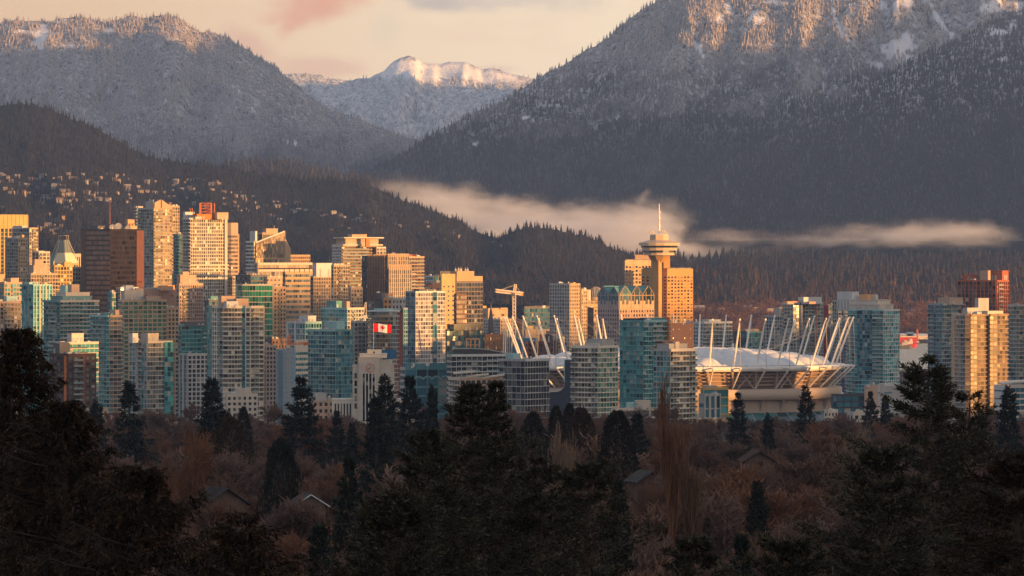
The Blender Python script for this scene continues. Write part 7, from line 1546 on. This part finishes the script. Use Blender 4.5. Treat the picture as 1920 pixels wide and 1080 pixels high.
# low twiggy growth over the ground between the trees
n_ = 6400; D_ = rngB.uniform(300, 2350, n_)**1.0; px_ = rngB.uniform(-500, 2420, n_); hb = rngB.uniform(2.5, 6.5, n_)
forest('undergrowth', ((px_-960)/F*D_, D_, np.interp(D_, GD[:,0], GD[:,1])-0.3), hb, rngB.random(n_), 0*hb, tree_mat('undergrowth_twigs', (0.06, 0.036, 0.025), (0.125, 0.07, 0.046)), [proto_puff(_r, 150) for _ in range(4)], 1.5, rng=rngB)
# roofs showing between the trees
def cottage(px, py, D, w, rot, wall, roof, lab):
    x = X(px, D); zr = Zy(py, D); t = thing('house', lab, 'house', (x, D, ground(D))); L = tuple(t.location); ca, sa = cos(rot), sin(rot); rh = w*0.32; ze = zr-rh; dp = w*1.3
    P = lambda u, v, z: (x+u*ca-v*sa, D+u*sa+v*ca, z); zb = ground(D)-1
    if ze < zb+2.5: ze = zb+2.5; zr = ze+rh
    mb = MB(); mb.hexa([P(-w/2, 0, zb), P(w/2, 0, zb), P(w/2, dp, zb), P(-w/2, dp, zb)], [P(-w/2, 0, ze), P(w/2, 0, ze), P(w/2, dp, ze), P(-w/2, dp, ze)]); mb.face([P(-w/2, 0, ze), P(w/2, 0, ze), P(0, 0, zr)]); mb.face([P(w/2, dp, ze), P(-w/2, dp, ze), P(0, dp, zr)]); mb.build('wall', wall, t, L)
    r = MB(); e = 0.6
    for s_ in (-1, 1):
        q = [P(s_*(w/2+e), -e, ze-0.35), P(s_*(w/2+e), dp+e, ze-0.35), P(0, dp+e, zr), P(0, -e, zr)]; q2 = [(a, b, c+0.25) for a, b, c in q]; r.hexa(q, q2)
    r.build('roof', roof, t, L)
    b = MB()
    for s_ in (-1, 1): b.tube(P(s_*(w/2+e), -e-0.05, ze-0.25), P(0, -e-0.05, zr+0.12), 0.09, 0.09, 4)
    b.build('bargeboard', LGREY if px == 582 else SH, t, L)
    g = MB(); g.slab(P(-w*0.12, 0, 0)[:2], np.array([ca, sa]), np.array([sa, -ca]), 0, w*0.24, ze-1.6, ze-0.2, 0, 0.08); g.build('window', GD_, t, L, rnd=True)
    for q_ in (-1, 0, 1): bare(BARE, int(D+q_) % 6, 'bare tree growing close in front of a house roof', px+q_*rngB.uniform(14, 26), py+rngB.uniform(4, 14), D-rngB.uniform(15, 40), 24, rngB.random()*6, 'bare trees in front of houses')
    c = MB(); c.box(P(w*0.2, dp*0.5, zr), (0.9, 0.9, 2.4), rot); c.build('chimney', BRICK, t, L)
SH = mat('grey_shingle', (0.05, 0.048, 0.05), 0.95, 0.05, 0.3, 0.8); SHB = mat('brown_shingle', (0.05, 0.036, 0.03), 0.95, 0.05, 0.3, 0.8)
DIM = mat('weathered_siding', (0.16, 0.13, 0.115), 0.9, 0.1, 0.15, 0.5); DIM2 = mat('brown_siding', (0.10, 0.072, 0.06), 0.9, 0.1, 0.15, 0.5)
cottage(582, 929, 720, 4.5, 0.2, DIM, SH, 'gabled house with white bargeboards low among bare trees left of centre')
#cottage(566, 882, 850, 6, -0.8, DIM2, SHB, 'brown roofed house below the dark round evergreen')
#cottage(596, 884, 860, 5, 0.9, DIM, SH, 'grey roofed house right of the dark round evergreen')
cottage(425, 918, 760, 7, 0.5, DIM2, SH, 'wide grey roofed house below the brown conical cypress')
cottage(755, 873, 840, 6, -0.4, DIM, SH, 'blue grey roofed house left of the central fir')
cottage(1222, 886, 880, 5, 0.3, BRICK, SH, 'brick gabled house left of the tall bare poplar')
cottage(1424, 847, 1000, 6, 0.1, DIM2, SHB, 'dim gabled house among bare trees below the stadium')
#cottage(1470, 868, 950, 6, -0.2, BRICK, SHB, 'dim wide gabled house right of its pale edged neighbour')
#cottage(285, 850, 1000, 7, 0.6, DIM, SH, 'small grey house right of the drooping spruce')
# ------------------------------------------------------------------ mist banks and the haze
def mist_bank(label, pts, D0, D1, dens, A1, A2, soft, seed):
    """one bank of valley mist: pts (px, top row, bottom row) give its height along the valley at its middle distance"""
    Dm = (D0+D1)/2; m = bpy.data.materials.new('valley_mist'); m.use_nodes = True; w = NT(m.node_tree); w.n.remove(w.n['Principled BSDF'])
    out = w.n['Material Output']; pos = w.node('ShaderNodeNewGeometry').outputs['Position']; x, y, z = w.sep(pos)
    xs = [X(q[0], Dm) for q in pts]; zt = [Zy(q[1], Dm) for q in pts]; zb = [Zy(q[2], Dm) for q in pts]
    x0, x1 = xs[0], xs[-1]; lo, hi = min(zb)-70, max(zt)+90
    q3 = w.vmath('ADD', w.vmath('MULTIPLY', pos, (1, 0.8, 2.0)), (seed*1000.0, 0, 0))
    n1 = w.noise(q3, 0.0045, 5, 0.6); n2 = w.noise(q3, 0.017, 4, 0.65)
    t = w.math('DIVIDE', w.math('SUBTRACT', w.math('ADD', x, w.math('MULTIPLY', w.math('SUBTRACT', n1, 0.5), 160.0)), x0), x1-x0, clamp=True)
    def curve(vals):
        rp = w.node('ShaderNodeValToRGB'); w.put(rp.inputs[0], t); e = rp.color_ramp; e.interpolation = 'EASE'
        e.elements[0].position = 0.0; e.elements[1].position = 1.0
        for xx in xs[1:-1]: e.elements.new((xx-x0)/(x1-x0))
        for k, v in enumerate(vals): g = (v-lo)/(hi-lo); e.elements[k].color = (g, g, g, 1)
        return w.math('ADD', w.math('MULTIPLY', rp.outputs[0], hi-lo), lo)
    top, bot = curve(zt), curve(zb)
    zz = w.math('ADD', z, w.math('ADD', w.math('MULTIPLY', w.math('SUBTRACT', n1, 0.5), A1), w.math('MULTIPLY', w.math('SUBTRACT', n2, 0.5), A2)))
    f = w.math('MULTIPLY', w.smooth(w.math('SUBTRACT', top, zz), -soft*0.4, soft), w.smooth(w.math('SUBTRACT', zz, bot), -soft*0.4, soft))
    f = w.math('MULTIPLY', f, w.smooth(y, D0, D0+(D1-D0)*0.3)); f = w.math('MULTIPLY', f, w.smooth(y, D1, D1-(D1-D0)*0.3))
    f = w.math('MULTIPLY', f, w.smooth(n1, 0.28, 0.6, 0.3, 1.2)); n3 = w.noise(w.vmath('MULTIPLY', q3, (0.6, 1.0, 1.6)), 0.011, 5, 0.68)
    f = w.math('MULTIPLY', f, w.smooth(n3, 0.34, 0.62, 0.22, 1.25))
    pv = w.node('ShaderNodeVolumePrincipled'); pv.inputs['Color'].default_value = (0.88, 0.90, 0.96, 1); pv.inputs['Anisotropy'].default_value = 0.0
    w.put(pv.inputs['Density'], w.math('MULTIPLY', f, dens)); w.l.new(pv.outputs[0], out.inputs['Volume'])
    b = MB(); a0, a1 = x0-90, x1+90; b.hexa([(a0, D0, lo), (a1, D0, lo), (a1, D1, lo), (a0, D1, lo)], [(a0, D0, hi), (a1, D0, hi), (a1, D1, hi), (a0, D1, hi)])
    o = b.build('mist', m); o['kind'] = 'stuff'
mist_bank('valley', [(700,352,346),(730,345,360),(800,352,400),(860,362,430),(900,371,450),(950,377,470),(1000,383,480),(1050,389,480),(1100,392,480),(1150,388,478),(1200,385,478),(1240,388,478),(1268,404,480),(1290,440,484),(1330,466,484),(1400,474,482),(1450,480,474)], 10050, 10650, 0.0060, 120, 95, 40, 1)
mist_bank('right', [(1280,452,446),(1310,442,455),(1360,434,456),(1400,440,455),(1430,446,452),(1470,444,454),(1530,437,456),(1590,430,458),(1650,424,458),(1720,416,456),(1800,414,454),(1850,417,452),(1890,424,448),(1930,440,434)], 10150, 10650, 0.0042, 90, 80, 28, 2)
mist_bank('wisp', [(1180,388,384),(1195,374,386),(1208,362,380),(1222,352,366),(1236,356,352)], 10300, 10480, 0.0032, 60, 40, 16, 3)
mist_bank('low', [(1040,506,500),(1070,492,512),(1110,496,514),(1150,500,512),(1190,508,500)], 8800, 9100, 0.0022, 50, 40, 20, 4)
mist_bank('saddle', [(905,440,432),(930,424,442),(950,426,444),(975,436,430)], 9500, 9750, 0.004, 44, 30, 14, 5)
def haze():
    m = bpy.data.materials.new('haze_air'); m.use_nodes = True; w = NT(m.node_tree); w.n.remove(w.n['Principled BSDF'])
    pv = w.node('ShaderNodeVolumePrincipled'); pv.inputs['Color'].default_value = (0.40, 0.60, 1.0, 1); pv.inputs['Density'].default_value = HAZE; pv.inputs['Anisotropy'].default_value = 0.55
    w.l.new(pv.outputs[0], w.n['Material Output'].inputs['Volume'])
    b = MB(); x0, x1, y0, y1, z0, z1 = -13000, 13000, -7000, 30500, -8, 1750
    b.hexa([(x0, y0, z0), (x1, y0, z0), (x1, y1, z0), (x0, y1, z0)], [(x0, y0, z1), (x1, y0, z1), (x1, y1, z1), (x0, y1, z1)])
    o = b.build('haze', m); o['kind'] = 'stuff'
HAZE = 2.5e-5
haze()
